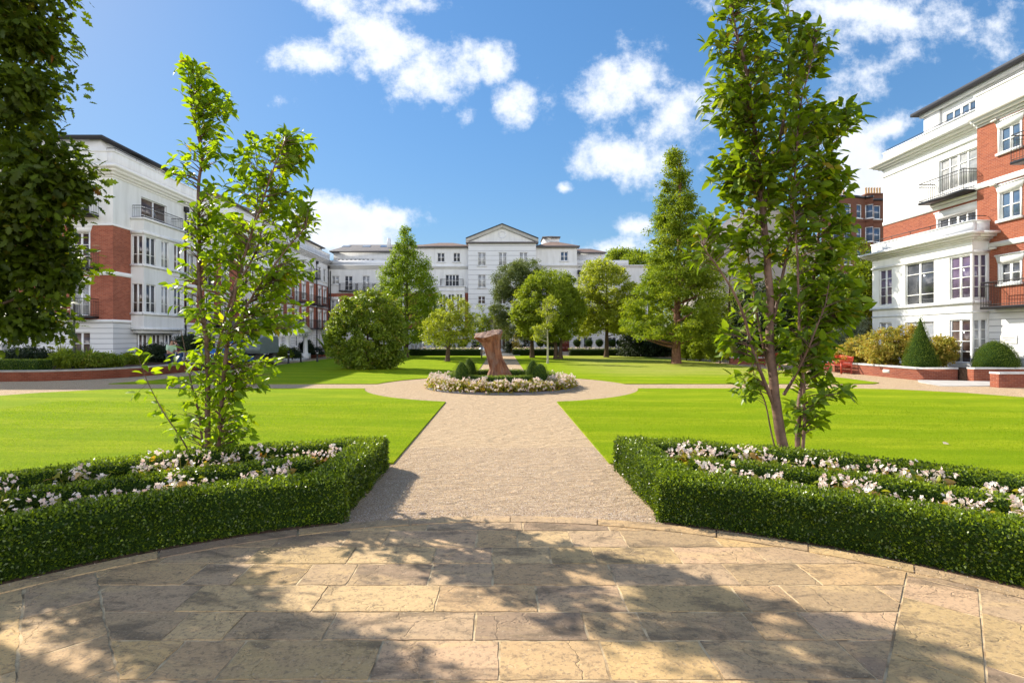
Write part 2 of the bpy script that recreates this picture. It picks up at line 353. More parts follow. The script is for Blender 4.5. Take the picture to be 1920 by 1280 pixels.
def lawnmat():
    m = mat('mown_lawn', (.12, .22, .015), .9, .03); nt = m.node_tree; N = nt.nodes; L = nt.links; b = N['Principled BSDF']
    geo = N.new('ShaderNodeNewGeometry'); pos = geo.outputs['Position']
    def noise(sc, det, vec=pos, scale=None):
        if scale:
            mp = N.new('ShaderNodeMapping'); mp.inputs['Scale'].default_value = scale; mp.inputs['Rotation'].default_value = (0, 0, .25); L.new(vec, mp.inputs[0]); vec = mp.outputs[0]
        t = N.new('ShaderNodeTexNoise'); t.inputs['Scale'].default_value = sc; t.inputs['Detail'].default_value = det; t.inputs['Roughness'].default_value = .65; L.new(vec, t.inputs['Vector']); return t.outputs['Fac']
    def mix(f, a, c2, lo=.35, hi=.65, k=1):
        mr = N.new('ShaderNodeMapRange'); mr.inputs['From Min'].default_value = lo; mr.inputs['From Max'].default_value = hi; mr.inputs['To Max'].default_value = k; L.new(f, mr.inputs[0])
        mx = N.new('ShaderNodeMix'); mx.data_type = 'RGBA'; L.new(mr.outputs[0], mx.inputs[0])
        if isinstance(a, tuple): mx.inputs[6].default_value = (*a, 1)
        else: L.new(a, mx.inputs[6])
        mx.inputs[7].default_value = (*c2, 1); return mx.outputs[2]
    c = mix(noise(1.2, 6, scale=(.45, 1.9, 1)), (.205, .30, .006), (.35, .41, .014), .38, .62)
    c = mix(noise(28, 4), c, (.13, .20, .004), .42, .66, .8)
    c = mix(noise(140, 3), c, (.40, .46, .03), .45, .75, .6)
    # mowing stripes
    mp = N.new('ShaderNodeMapping'); mp.inputs['Rotation'].default_value = (0, 0, R(7)); L.new(pos, mp.inputs[0])
    wv = N.new('ShaderNodeTexWave'); wv.bands_direction = 'Y'; wv.inputs['Scale'].default_value = .16; wv.inputs['Distortion'].default_value = .5; wv.inputs['Detail'].default_value = 1
    L.new(mp.outputs[0], wv.inputs['Vector'])
    c = mix(wv.outputs['Fac'], c, (.17, .28, .005), .42, .58, .5)
    # dry patch toward the far right
    sp = N.new('ShaderNodeSeparateXYZ'); L.new(pos, sp.inputs[0])
    a1 = N.new('ShaderNodeMapRange'); a1.inputs['From Min'].default_value = 1; a1.inputs['From Max'].default_value = 7; L.new(sp.outputs[0], a1.inputs[0])
    a2 = N.new('ShaderNodeMapRange'); a2.inputs['From Min'].default_value = 21; a2.inputs['From Max'].default_value = 27; L.new(sp.outputs[1], a2.inputs[0])
    a3 = N.new('ShaderNodeMath'); a3.operation = 'MULTIPLY'; L.new(a1.outputs[0], a3.inputs[0]); L.new(a2.outputs[0], a3.inputs[1])
    a4 = N.new('ShaderNodeMath'); a4.operation = 'MULTIPLY'; L.new(a3.outputs[0], a4.inputs[0]); L.new(noise(.55, 5, scale=(.5, 1.8, 1)), a4.inputs[1])
    c = mix(a4.outputs[0], c, (.40, .36, .11), .2, .75, .75)
    L.new(c, b.inputs['Base Color'])
    bp = N.new('ShaderNodeBump'); bp.inputs['Strength'].default_value = .9; bp.inputs['Distance'].default_value = .03
    L.new(noise(90, 5), bp.inputs['Height']); L.new(bp.outputs[0], b.inputs['Normal'])
    return m
M['lawn'] = lawnmat()

def gravelmat():
    m = mat('pink_beige_gravel', (.45, .36, .27), .95, .05); nt = m.node_tree; N = nt.nodes; L = nt.links; b = N['Principled BSDF']
    geo = N.new('ShaderNodeNewGeometry'); pos = geo.outputs['Position']
    vo = N.new('ShaderNodeTexVoronoi'); vo.inputs['Scale'].default_value = 120; L.new(pos, vo.inputs['Vector'])
    sp = N.new('ShaderNodeSeparateColor'); L.new(vo.outputs['Color'], sp.inputs[0])
    cr = N.new('ShaderNodeValToRGB'); el = cr.color_ramp.elements
    cols = [(.17, .105, .06), (.43, .29, .165), (.53, .39, .245), (.46, .31, .18), (.61, .47, .315), (.73, .61, .45)]
    while len(el) < len(cols): el.new(.5)
    for i, c in enumerate(cols): el[i].position = (0, .14, .42, .62, .82, 1)[i]; el[i].color = (*c, 1)
    L.new(sp.outputs[0], cr.inputs[0])
    nz = N.new('ShaderNodeTexNoise'); nz.inputs['Scale'].default_value = 1.6; nz.inputs['Detail'].default_value = 7; L.new(pos, nz.inputs['Vector'])
    mr = N.new('ShaderNodeMapRange'); mr.inputs['From Min'].default_value = .4; mr.inputs['From Max'].default_value = .7; mr.inputs['To Max'].default_value = .35; L.new(nz.outputs['Fac'], mr.inputs[0])
    mx = N.new('ShaderNodeMix'); mx.data_type = 'RGBA'; L.new(mr.outputs[0], mx.inputs[0]); L.new(cr.outputs[0], mx.inputs[6]); mx.inputs[7].default_value = (.48, .36, .235, 1)
    L.new(mx.outputs[2], b.inputs['Base Color'])
    # raked ridges + pebbles
    n2 = N.new('ShaderNodeTexNoise'); n2.inputs['Scale'].default_value = 7; n2.inputs['Detail'].default_value = 5; n2.inputs['Distortion'].default_value = .8
    mp = N.new('ShaderNodeMapping'); mp.inputs['Scale'].default_value = (.45, 1.1, 1); mp.inputs['Rotation'].default_value = (0, 0, .2); L.new(pos, mp.inputs[0]); L.new(mp.outputs[0], n2.inputs['Vector'])
    b1 = N.new('ShaderNodeBump'); b1.inputs['Strength'].default_value = 1; b1.inputs['Distance'].default_value = .10; L.new(n2.outputs['Fac'], b1.inputs['Height'])
    b2 = N.new('ShaderNodeBump'); b2.inputs['Strength'].default_value = 1; b2.inputs['Distance'].default_value = .006; b2.invert = True
    L.new(vo.outputs['Distance'], b2.inputs['Height']); L.new(b1.outputs[0], b2.inputs['Normal']); L.new(b2.outputs[0], b.inputs['Normal'])
    return m
M['gravel'] = gravelmat()

def slabmat():
    m = mat('riven_sandstone', (.5, .4, .28), .8, .15); nt = m.node_tree; N = nt.nodes; L = nt.links; b = N['Principled BSDF']
    geo = N.new('ShaderNodeNewGeometry'); pos = geo.outputs['Position']; at_ = N.new('ShaderNodeAttribute'); at_.attribute_name = 'tint'
    # per slab offset of the texture space
    ml = N.new('ShaderNodeMath'); ml.operation = 'MULTIPLY'; L.new(at_.outputs['Fac'], ml.inputs[0]); ml.inputs[1].default_value = 57.0
    cb = N.new('ShaderNodeCombineXYZ'); L.new(ml.outputs[0], cb.inputs[2]); L.new(ml.outputs[0], cb.inputs[0])
    ad = N.new('ShaderNodeVectorMath'); L.new(pos, ad.inputs[0]); L.new(cb.outputs[0], ad.inputs[1]); P = ad.outputs[0]
    cr = N.new('ShaderNodeValToRGB'); cr.color_ramp.interpolation = 'CONSTANT'; el = cr.color_ramp.elements
    cols = [(0.513, 0.339, 0.174), (0.389, 0.269, 0.15), (0.553, 0.382, 0.196), (0.472, 0.311, 0.165), (0.461, 0.319, 0.191), (0.308, 0.213, 0.136), (0.564, 0.373, 0.169), (0.42, 0.29, 0.165), (0.461, 0.319, 0.154), (0.533, 0.352, 0.21)]
    while len(el) < len(cols): el.new(.5)
    for i, c in enumerate(cols): el[i].position = i/len(cols); el[i].color = (*c, 1)
    L.new(at_.outputs['Fac'], cr.inputs[0])
    def noise(sc, det, scale=None, dist=0):
        vec = P
        if scale:
            mp = N.new('ShaderNodeMapping'); mp.inputs['Scale'].default_value = scale; mp.inputs['Rotation'].default_value = (0, 0, .35); L.new(P, mp.inputs[0]); vec = mp.outputs[0]
        t = N.new('ShaderNodeTexNoise'); t.inputs['Scale'].default_value = sc; t.inputs['Detail'].default_value = det; t.inputs['Roughness'].default_value = .68; t.inputs['Distortion'].default_value = dist
        L.new(vec, t.inputs['Vector']); return t.outputs['Fac']
    def mix(f, a, c2, lo, hi, k=1):
        mr = N.new('ShaderNodeMapRange'); mr.interpolation_type = 'SMOOTHSTEP'; mr.inputs['From Min'].default_value = lo; mr.inputs['From Max'].default_value = hi; mr.inputs['To Max'].default_value = k; L.new(f, mr.inputs[0])
        mx = N.new('ShaderNodeMix'); mx.data_type = 'RGBA'; L.new(mr.outputs[0], mx.inputs[0]); L.new(a, mx.inputs[6]); mx.inputs[7].default_value = (*c2, 1); return mx.outputs[2]
    c = cr.outputs[0]
    c = mix(noise(1.8, 4, (.5, 1.6, 1), .6), c, (.60, .41, .20), .47, .66, .55)      # golden streaks
    c = mix(noise(1.5, 5, (.7, 1.5, 1), 1.2), c, (.38, .25, .15), .54, .66, .35)    # pink-brown bands
    c = mix(noise(2.6, 9, (.7, 1.4, 1), .4), c, (.14, .105, .07), .50, .64, .7)     # dark lichen stains
    c = mix(noise(13, 9), c, (.13, .10, .065), .53, .70, .6)
    c = mix(noise(38, 9), c, (.16, .12, .085), .52, .62, .55)
    c = mix(noise(60, 6), c, (.66, .54, .37), .56, .72, .5)
    L.new(c, b.inputs['Base Color'])
    # riven relief and cracks
    vo = N.new('ShaderNodeTexVoronoi'); vo.feature = 'DISTANCE_TO_EDGE'; vo.inputs['Scale'].default_value = 1.1
    ds = N.new('ShaderNodeTexNoise'); ds.inputs['Scale'].default_value = 4; ds.inputs['Detail'].default_value = 5; L.new(P, ds.inputs['Vector'])
    sc_ = N.new('ShaderNodeVectorMath'); sc_.operation = 'MULTIPLY_ADD'; L.new(ds.outputs['Color'], sc_.inputs[0]); sc_.inputs[1].default_value = (.5, .5, .5); L.new(P, sc_.inputs[2])
    L.new(sc_.outputs[0], vo.inputs['Vector'])
    cm = N.new('ShaderNodeMapRange'); cm.inputs['From Max'].default_value = .011; L.new(vo.outputs['Distance'], cm.inputs[0])
    b1 = N.new('ShaderNodeBump'); b1.inputs['Strength'].default_value = .9; b1.inputs['Distance'].default_value = .022; L.new(noise(3.5, 8, (.7, 1.5, 1), .8), b1.inputs['Height'])
    b2 = N.new('ShaderNodeBump'); b2.inputs['Strength'].default_value = .8; b2.inputs['Distance'].default_value = .006; L.new(cm.outputs[0], b2.inputs['Height']); L.new(b1.outputs[0], b2.inputs['Normal'])
    b3 = N.new('ShaderNodeBump'); b3.inputs['Strength'].default_value = .6; b3.inputs['Distance'].default_value = .003; L.new(noise(70, 5), b3.inputs['Height']); L.new(b2.outputs[0], b3.inputs['Normal'])
    L.new(b3.outputs[0], b.inputs['Normal'])
    return m
M['slab'] = slabmat()
M['mortar'] = mat('sandy_mortar', (.66, .50, .30), .95, .05, noise=(6, (.30, .21, .12), 8, .42, .62), bump=(120, .8, .005))

M['leaf_cherry'] = leafmat('cherry_leaf', [(0.074, 0.133, 0.008), (0.115, 0.199, 0.01), (0.164, 0.257, 0.012), (0.213, 0.314, 0.016), (0.312, 0.237, 0.02)], .56, .42, .3, (2.4, 2.1, .5))
M['leaf_cherry_dark'] = leafmat('deep_cherry_leaf', [(.055,.10,.008), (.09,.15,.010), (.13,.20,.012), (.18,.255,.016), (.28,.20,.02)], .45, .4, .35, (2.2, 2.0, .5))
M['leaf_oak'] = leafmat('oak_leaf', [(0.03, 0.049, 0.004), (0.047, 0.072, 0.006), (0.068, 0.098, 0.008), (0.093, 0.128, 0.01), (0.145, 0.06, 0.017)], .38, .45, .2, (2.2, 2.2, .6))
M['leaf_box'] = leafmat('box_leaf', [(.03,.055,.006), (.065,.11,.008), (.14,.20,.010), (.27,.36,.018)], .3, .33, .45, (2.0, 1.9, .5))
M['leaf_yew'] = leafmat('yew_leaf', [(.05,.08,.008), (.085,.13,.012), (.13,.18,.016)], .25, .5, .2)
M['leaf_mid'] = leafmat('mid_green_leaf', [(0.09, 0.132, 0.012), (0.144, 0.198, 0.016), (0.216, 0.276, 0.024), (0.312, 0.36, 0.036)], .45, .45, .25)
M['leaf_light'] = leafmat('light_green_leaf', [(0.126, 0.147, 0.016), (0.21, 0.252, 0.023), (0.315, 0.357, 0.037), (0.441, 0.462, 0.074)], .45, .45, .25)
M['leaf_pine'] = leafmat('grey_green_needle', [(0.077, 0.11, 0.033), (0.127, 0.165, 0.05), (0.187, 0.22, 0.072)], .3, .5, .2)
M['leaf_horn'] = leafmat('hornbeam_leaf', [(0.091, 0.143, 0.01), (0.143, 0.215, 0.013), (0.202, 0.286, 0.018), (0.273, 0.351, 0.026)], .45, .45, .2)
M['leaf_redwood'] = leafmat('redwood_frond', [(0.085, 0.132, 0.013), (0.137, 0.196, 0.017), (0.201, 0.259, 0.021), (0.296, 0.317, 0.029)], .45, .5, .15)
M['leaf_camellia'] = leafmat('glossy_shrub_leaf', [(0.084, 0.126, 0.012), (0.144, 0.204, 0.017), (0.228, 0.288, 0.026), (0.48, 0.288, 0.132)], .35, .42, .3)
M['leaf_dark'] = leafmat('dark_and_shaded_leaf', [(.012,.022,.007), (.022,.038,.011), (.035,.055,.015)], .15, .5, .3)  # also carries the shade of the planting behind the right lawn as colour
M['leaf_acer'] = leafmat('yellowing_acer_leaf', [(.18,.20,.03), (.30,.29,.045), (.46,.36,.08), (.45,.23,.07)], .4, .5, .25, (1.7, 1.6, .8))
M['leaf_silver'] = leafmat('silvery_leaf', [(.13,.16,.10), (.20,.24,.16), (.28,.32,.22)], .3, .5, .3)
M['leaf_begonia'] = leafmat('begonia_leaf', [(.11,.18,.02), (.24,.28,.03), (.38,.30,.05), (.30,.13,.04)], .4, .3, .5)
M['petal'] = leafmat('pale_pink_petal', [(.83,.62,.54), (.87,.75,.66), (.88,.83,.75)], .35, .5, .3, (1.0, .96, .94))
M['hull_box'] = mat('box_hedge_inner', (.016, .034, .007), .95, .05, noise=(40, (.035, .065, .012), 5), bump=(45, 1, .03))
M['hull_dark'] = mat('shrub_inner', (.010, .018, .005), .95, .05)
# ------------------------------------------------------------------ ground, lawns, paving
YC, RB, RC = 19.75, 2.85, 5.1        # round bed centre, bed radius, gravel circle radius
PC, PR = -0.16, 5.56                 # terrace arc centre, radius
def arc(cx, cy, r, a0, a1, n):
    return [(cx+r*math.cos(a), cy+r*math.sin(a)) for a in np.linspace(R(a0), R(a1), n)]
g = G(); g.poly([(-900, -900, -.03), (900, -900, -.03), (900, 900, -.03), (-900, 900, -.03)])
single(g, 'ground', mat('rough_ground', (.09, .11, .04), .95, .1, noise=(.3, (.13, .11, .07), 6)), (0, 0, 0), None, None, kind='structure')
g = G(); g.poly([(-45, -8, 0), (45, -8, 0), (45, 69, 0), (-45, 69, 0)])
single(g, 'gravel_path', M['gravel'], (0, 0, 0), None, None, kind='structure')

def lawn(pts, name='lawn'):
    g = G(); g.prism(pts, -.02, .028)
    single(g, name, M['lawn'], (0, 0, 0), None, None, kind='structure')
    # thin dark edging board
    e = G(); P = [Vector((p[0], p[1], 0)) for p in pts]; n = len(P)
    return P
phi = math.degrees(math.acos(1.62/RC)); a2 = math.degrees(math.asin(.95/RC))
def near_lawn(s):
    p = arc(0, PC, 8.0, 78.3, 10, 26)[::-1]
    p = p+[(1.62, 7.7), (1.62, YC-RC*math.sin(R(phi)))]
    p += arc(0, YC, RC, -phi, -a2, 14)[1:]
    p += [(9, YC-.95), (12.8, YC-.97), (14.2, YC-1.3), (15.6, YC-2.4), (16.6, YC-4.2), (17.3, 12), (17.6, 1.3)]
    return [(s*x, y) for x, y in (p if s > 0 else p[::-1])]
phf = math.degrees(math.acos(1.3/RC))
def far_lawn(s):
    p = [(1.3, 51.6)]+arc(0, YC, RC, phf, a2, 14)+[(10, YC+.95), (15.0, YC+.95), (15.6, YC+1.4), (15.75, YC+3), (15.7, 35), (15.3, 43), (13.5, 49), (11, 51.6)] if s > 0 else \
        [(1.3, 51.6)]+arc(0, YC, RC, phf, a2, 14)+[(10, YC+.95), (15.9, YC+.95), (15.2, YC+2.6), (15.1, 35), (15.1, 51.6)]
    return [(s*x, y) for x, y in (p if s < 0 else p[::-1])]
LAWNS = [near_lawn(-1), near_lawn(1), far_lawn(-1), far_lawn(1)]
for p in LAWNS: lawn(p)
# edging strips along the lawns (one per lawn)
for k, p in enumerate(LAWNS):
    g = G(); n = len(p)
    for i in range(n):
        a, b = Vector(p[i]), Vector(p[(i+1) % n]); d = (b-a)
        if d.length < 1e-4: continue
        nn = Vector((d.y, -d.x)).normalized()*.022
        g.prism([tuple(a+nn*.1), tuple(a+nn), tuple(b+nn), tuple(b+nn*.1)][::-1], -.01, .019+.0007*(i % 3))
    single(g, 'lawn_edging', mat('weathered_edging', (.30, .25, .19), .8, .2), (0, 0, 0), None, None, kind='structure')

# --- terrace of sandstone slabs
def clip(poly, nx, ny, c):
    """keep nx*x+ny*y<=c"""
    out = []; n = len(poly)
    for i in range(n):
        a, b = poly[i], poly[(i+1) % n]; da = nx*a[0]+ny*a[1]-c; db = nx*b[0]+ny*b[1]-c
        if da <= 0: out.append(a)
        if (da < 0) != (db < 0) and abs(da-db) > 1e-9:
            t = da/(da-db); out.append((a[0]+(b[0]-a[0])*t, a[1]+(b[1]-a[1])*t))
    return out
def clip_circle(poly, r):
    for a in np.linspace(0, 180, 46):
        ca, sa = math.cos(R(a)), math.sin(R(a)); poly = clip(poly, ca, sa, r+PC*sa)
        if len(poly) < 3: return []
    return poly
def inset(poly, d):
    cx = sum(p[0] for p in poly)/len(poly); cy = sum(p[1] for p in poly)/len(poly); out = poly
    n = len(poly)
    for i in range(n):
        a, b = poly[i], poly[(i+1) % n]; ex, ey = b[0]-a[0], b[1]-a[1]; l = math.hypot(ex, ey)
        if l < .012: continue
        nx, ny = ey/l, -ex/l
        if nx*(cx-a[0])+ny*(cy-a[1]) > 0: nx, ny = -nx, -ny
        out = clip(out, nx, ny, nx*a[0]+ny*a[1]-d)
        if len(out) < 3: return []
    return out
def area(p): return abs(sum(p[i][0]*p[(i+1) % len(p)][1]-p[(i+1) % len(p)][0]*p[i][1] for i in range(len(p))))/2
rp = random.Random(21)
paving = G(); 
def slab(poly):
    poly = inset(poly, .008)
    if len(poly) < 3 or area(poly) < .004: return
    # irregular riven edge
    pts = []
    n = len(poly)
    for i in range(n):
        a, b = poly[i], poly[(i+1) % n]; l = math.hypot(b[0]-a[0], b[1]-a[1]); k = max(1, int(l/.06))
        for j in range(k):
            t = j/k; q = 0 if j == 0 else rp.uniform(-.0055, .0055)
            pts.append((a[0]+(b[0]-a[0])*t+q, a[1]+(b[1]-a[1])*t+q))
    z = .0135+rp.uniform(-.0018, .0018); tx, ty = rp.uniform(-.003, .003), rp.uniform(-.003, .003)
    t = rp.random()
    cx = sum(p[0] for p in pts)/len(pts); cy = sum(p[1] for p in pts)/len(pts)
    n = len(pts)
    top = [(x, y, z+tx*(x-cx)+ty*(y-cy)) for x, y in pts]; bot = [(x+(x-cx)*.004, y+(y-cy)*.004, .001) for x, y in pts]
    paving.add(top+bot, [tuple(range(n)), *[]], 0, t)
    paving.add(top+bot, np.array([[i, i+n, (i+1) % n+n, (i+1) % n] for i in range(n)]), 0, t)
COURSE = [5.37, 5.0, 4.61, 4.27, 3.90, 3.52, 3.19, 2.82, 2.44, 2.07, 1.7, 1.3, .9, .5, .1, -.35, -.8, -1.25, -1.7, -2.2, -2.7]
RI = 5.39
for i in range(len(COURSE)-1):
    y1, y0 = COURSE[i], COURSE[i+1]; x = -6.5+rp.uniform(0, .5)
    while x < 6.5:
        w = rp.choice([.38, .5, .62, .72, .85, .95]); p = [(x, y0), (x+w, y0), (x+w, y1), (x, y1)]; x += w
        # bounded by the two diagonals x = 2.11+(y-2.82)*.89
        k = math.hypot(1, .89); c = (2.11-2.82*.89)/k
        p = clip(p, 1/k, -.89/k, c); 
        if len(p) >= 3: p = clip(p, -1/k, -.89/k, c)
        if len(p) >= 3: p = clip_circle(p, RI)
        if len(p) >= 3: slab(p)
kk = math.hypot(1, .89)
for s in (-1, 1):
    # strips parallel to the diagonal
    ux, uy = .89/kk, 1/kk; vx, vy = 1/kk, -.89/kk; off = 0
    ox, oy = 2.11, 2.82
    for st in range(8):
        w = .42; a = -6+rp.uniform(0, .6)
        while a < 6:
            l = rp.choice([.45, .6, .75, .9])
            q = [(a, off), (a+l, off), (a+l, off+w), (a, off+w)]; a += l
            p = [(s*(ox+ux*t+vx*o), oy+uy*t+vy*o) for t, o in q]
            if s < 0: p = p[::-1]
            # only the part outside the diagonal and in front half
            p = clip_circle(p, RI) if len(p) >= 3 else []
            if len(p) >= 3 and max(pp[1] for pp in p) > -2.6: slab(p)
        off += w
# kerb ring
a = 3.0
while a < 177:
    da = rp.uniform(7, 12); b = min(a+da, 177)
    pts = arc(0, PC, RI, a, b, 5)+arc(0, PC, PR, a, b, 5)[::-1]
    z = .02+rp.uniform(-.001, .001); t = rp.random(); ins = [(x, y) for x, y in pts]
    cx = sum(x for x, y in ins)/10; cy = sum(y for x, y in ins)/10
    ins = [(cx+(x-cx)*.985, cy+(y-cy)*.985) for x, y in ins]
    paving.prism([(x, y) for x, y in ins][::-1], .001, z, 0, t); a = b
paving.prism(arc(0, PC, PR-.01, 2, 178, 60)+[(-5.5, -3), (5.5, -3)], -.01, .0095, 1)
single(paving, 'terrace_paving', [M['slab'], M['mortar']], (0, 0, 0), None, None, kind='structure')

# loose gravel and grit swept onto the kerb and over the path (stuff nobody could count)
def pebbles(n, fn, s0, s1, name, lab):
    g = G(); P = fn(n); s = rng.uniform(s0, s1, len(P))
    base = np.array([[1, 0, 0], [-.5, .87, 0], [-.5, -.87, 0], [.1, .05, .85]])
    r = rng.uniform(.6, 1.3, (len(P), 4, 3)); V = P[:, None]+base[None]*r*s[:, None, None]
    th = rng.uniform(0, 6.28, len(P)); c, sn = np.cos(th), np.sin(th)
    D = V-P[:, None]; V = np.stack([D[..., 0]*c[:, None]-D[..., 1]*sn[:, None], D[..., 0]*sn[:, None]+D[..., 1]*c[:, None], D[..., 2]], -1)+P[:, None]
    i = np.arange(len(P))[:, None]*4
    f = np.concatenate([i+[0, 1, 3], i+[1, 2, 3], i+[2, 0, 3]])
    g.add(V.reshape(-1, 3), f, 0, np.repeat(rng.random(len(P)), 4))
    m = leafmat('pebble_colours', [(.14, .09, .06), (.5, .36, .26), (.58, .46, .35), (.42, .27, .18), (.78, .7, .6)], 0, .9, .2)
    single(g, name, m, (0, 0, 0), lab, None, kind='stuff')
def fpath(n):
    y = 5.2+3.6*rng.random(n)**1.5; x = rng.uniform(-1.62, 1.62, n); z = np.full(n, .002)
    return np.stack([x, y, z], 1)
pebbles(42000, fpath, .0035, .0075, 'gravel_stones', 'loose pink and beige stones of the gravel path')
def fkerb(n):
    a = rng.uniform(R(20), R(160), n); r = PR+rng.normal(.1, .13, n); r = np.clip(r, 5.1, 5.8)
    return np.stack([r*np.cos(a), PC+r*np.sin(a), np.where(r < PR, .019, .002)], 1)
pebbles(3500, fkerb, .003, .007, 'scattered_grit', 'loose grit scattered along the curved terrace kerb')

# soil strips under the parterres
for s in (-1, 1):
    p = arc(0, PC, PR+.02, 8, 72.6, 26)+arc(0, PC, 8.06, 78.1, 8, 26)
    p = [(s*x, y) for x, y in p]; g = G(); g.prism(p if s > 0 else p[::-1], -.02, .012); single(g, 'soil_bed', M['soil'], (0, 0, 0), None, None, kind='structure')

# ------------------------------------------------------------------ foliage generators
def ortho(a, n):
    n = n-(n*a).sum(-1, keepdims=True)*a; return nrm(n)
def leaves(g, P, A, Nn, L, Wd, tint, kind='rhomb', mat=0, droop=.12, fold=.15):
    """P base points, A axes, Nn normals"""
    n = len(P)
    if n == 0: return
    A = nrm(A); Nn = ortho(A, Nn); B = np.cross(A, Nn)
    L = np.broadcast_to(L, (n,))[:, None]; Wd = np.broadcast_to(Wd, (n,))[:, None]
    if kind == 'rhomb':
        v = np.stack([P, P+A*L*.45+B*Wd*.5+Nn*Wd*fold, P+A*L-Nn*L*droop, P+A*L*.45-B*Wd*.5+Nn*Wd*fold], 1)
        i = np.arange(n)[:, None]*4; f = i+[0, 1, 2, 3]; g.add(v.reshape(-1, 3), f, mat, np.repeat(tint, 4)); return
    if kind == 'leaf8':
        def q(t, w, h): return P+A*L*t+B*Wd*w+Nn*(h*Wd-L*droop*t*t)
        v = np.stack([q(0, 0, 0), q(.35, 0, 0), q(.7, 0, 0), q(1, 0, 0), q(.3, .5, fold), q(.68, .36, fold), q(.3, -.5, fold), q(.68, -.36, fold)], 1)
        i = np.arange(n)[:, None]*8
        f3 = np.concatenate([i+[0, 1, 4], i+[0, 6, 1], i+[2, 3, 5], i+[2, 7, 3]]); f4 = np.concatenate([i+[1, 2, 5, 4], i+[6, 7, 2, 1]])
        g.add(v.reshape(-1, 3), [f3, f4], mat, np.repeat(tint, 8)); return
    if kind == 'oak':
        def q(t, w, h=0): return P+A*L*t+B*Wd*w+Nn*(h*Wd-L*droop*t*t)
        pr = [(0, 0), (.18, .16), (.3, .42), (.4, .2), (.52, .52), (.62, .24), (.76, .38), (.84, .16), (1, 0), (.84, -.16), (.76, -.38), (.62, -.24), (.52, -.52), (.4, -.2), (.3, -.42), (.18, -.16)]
        v = np.stack([q(t, w, fold*abs(w)) for t, w in pr]+[q(.4, 0), q(.7, 0)], 1); i = np.arange(n)[:, None]*18
        fs = [i+[0, 1, 16], i+[1, 2, 3], i+[1, 3, 16], i+[3, 4, 5], i+[3, 5, 16], i+[5, 17, 16], i+[5, 6, 7], i+[5, 7, 17], i+[7, 8, 17],
              i+[8, 9, 17], i+[9, 10, 11], i+[9, 11, 17], i+[11, 16, 17], i+[11, 12, 13], i+[11, 13, 16], i+[13, 14, 15], i+[13, 15, 16], i+[15, 0, 16]]
        g.add(v.reshape(-1, 3), np.concatenate(fs), mat, np.repeat(tint, 18)); return

def rdir(n, r=rng): return nrm(r.normal(size=(n, 3)))

def px_blobs(bl, Y, ky=.9):
    """ellipsoids read off the photo at distance Y: (px,py,rx,ry,weight)"""
    out = []
    for b in bl:
        cx, _, cz = at(b[0], b[1], Y); s = Y/960; dy = b[5] if len(b) > 5 else 0
        out.append((cx, Y+dy, cz, b[2]*s, b[2]*s*ky, b[3]*s, b[4]))
    return out
def sample_blobs(bl, n, shell=.5, r=rng):
    w = np.array([b[6] for b in bl]); k = r.choice(len(bl), n, p=w/w.sum())
    B = np.array([b[:6] for b in bl])[k]; d = rdir(n, r); rad = r.random(n)**(1/3*(1-shell)+.02)
    return B[:, :3]+d*rad[:, None]*B[:, 3:6], k

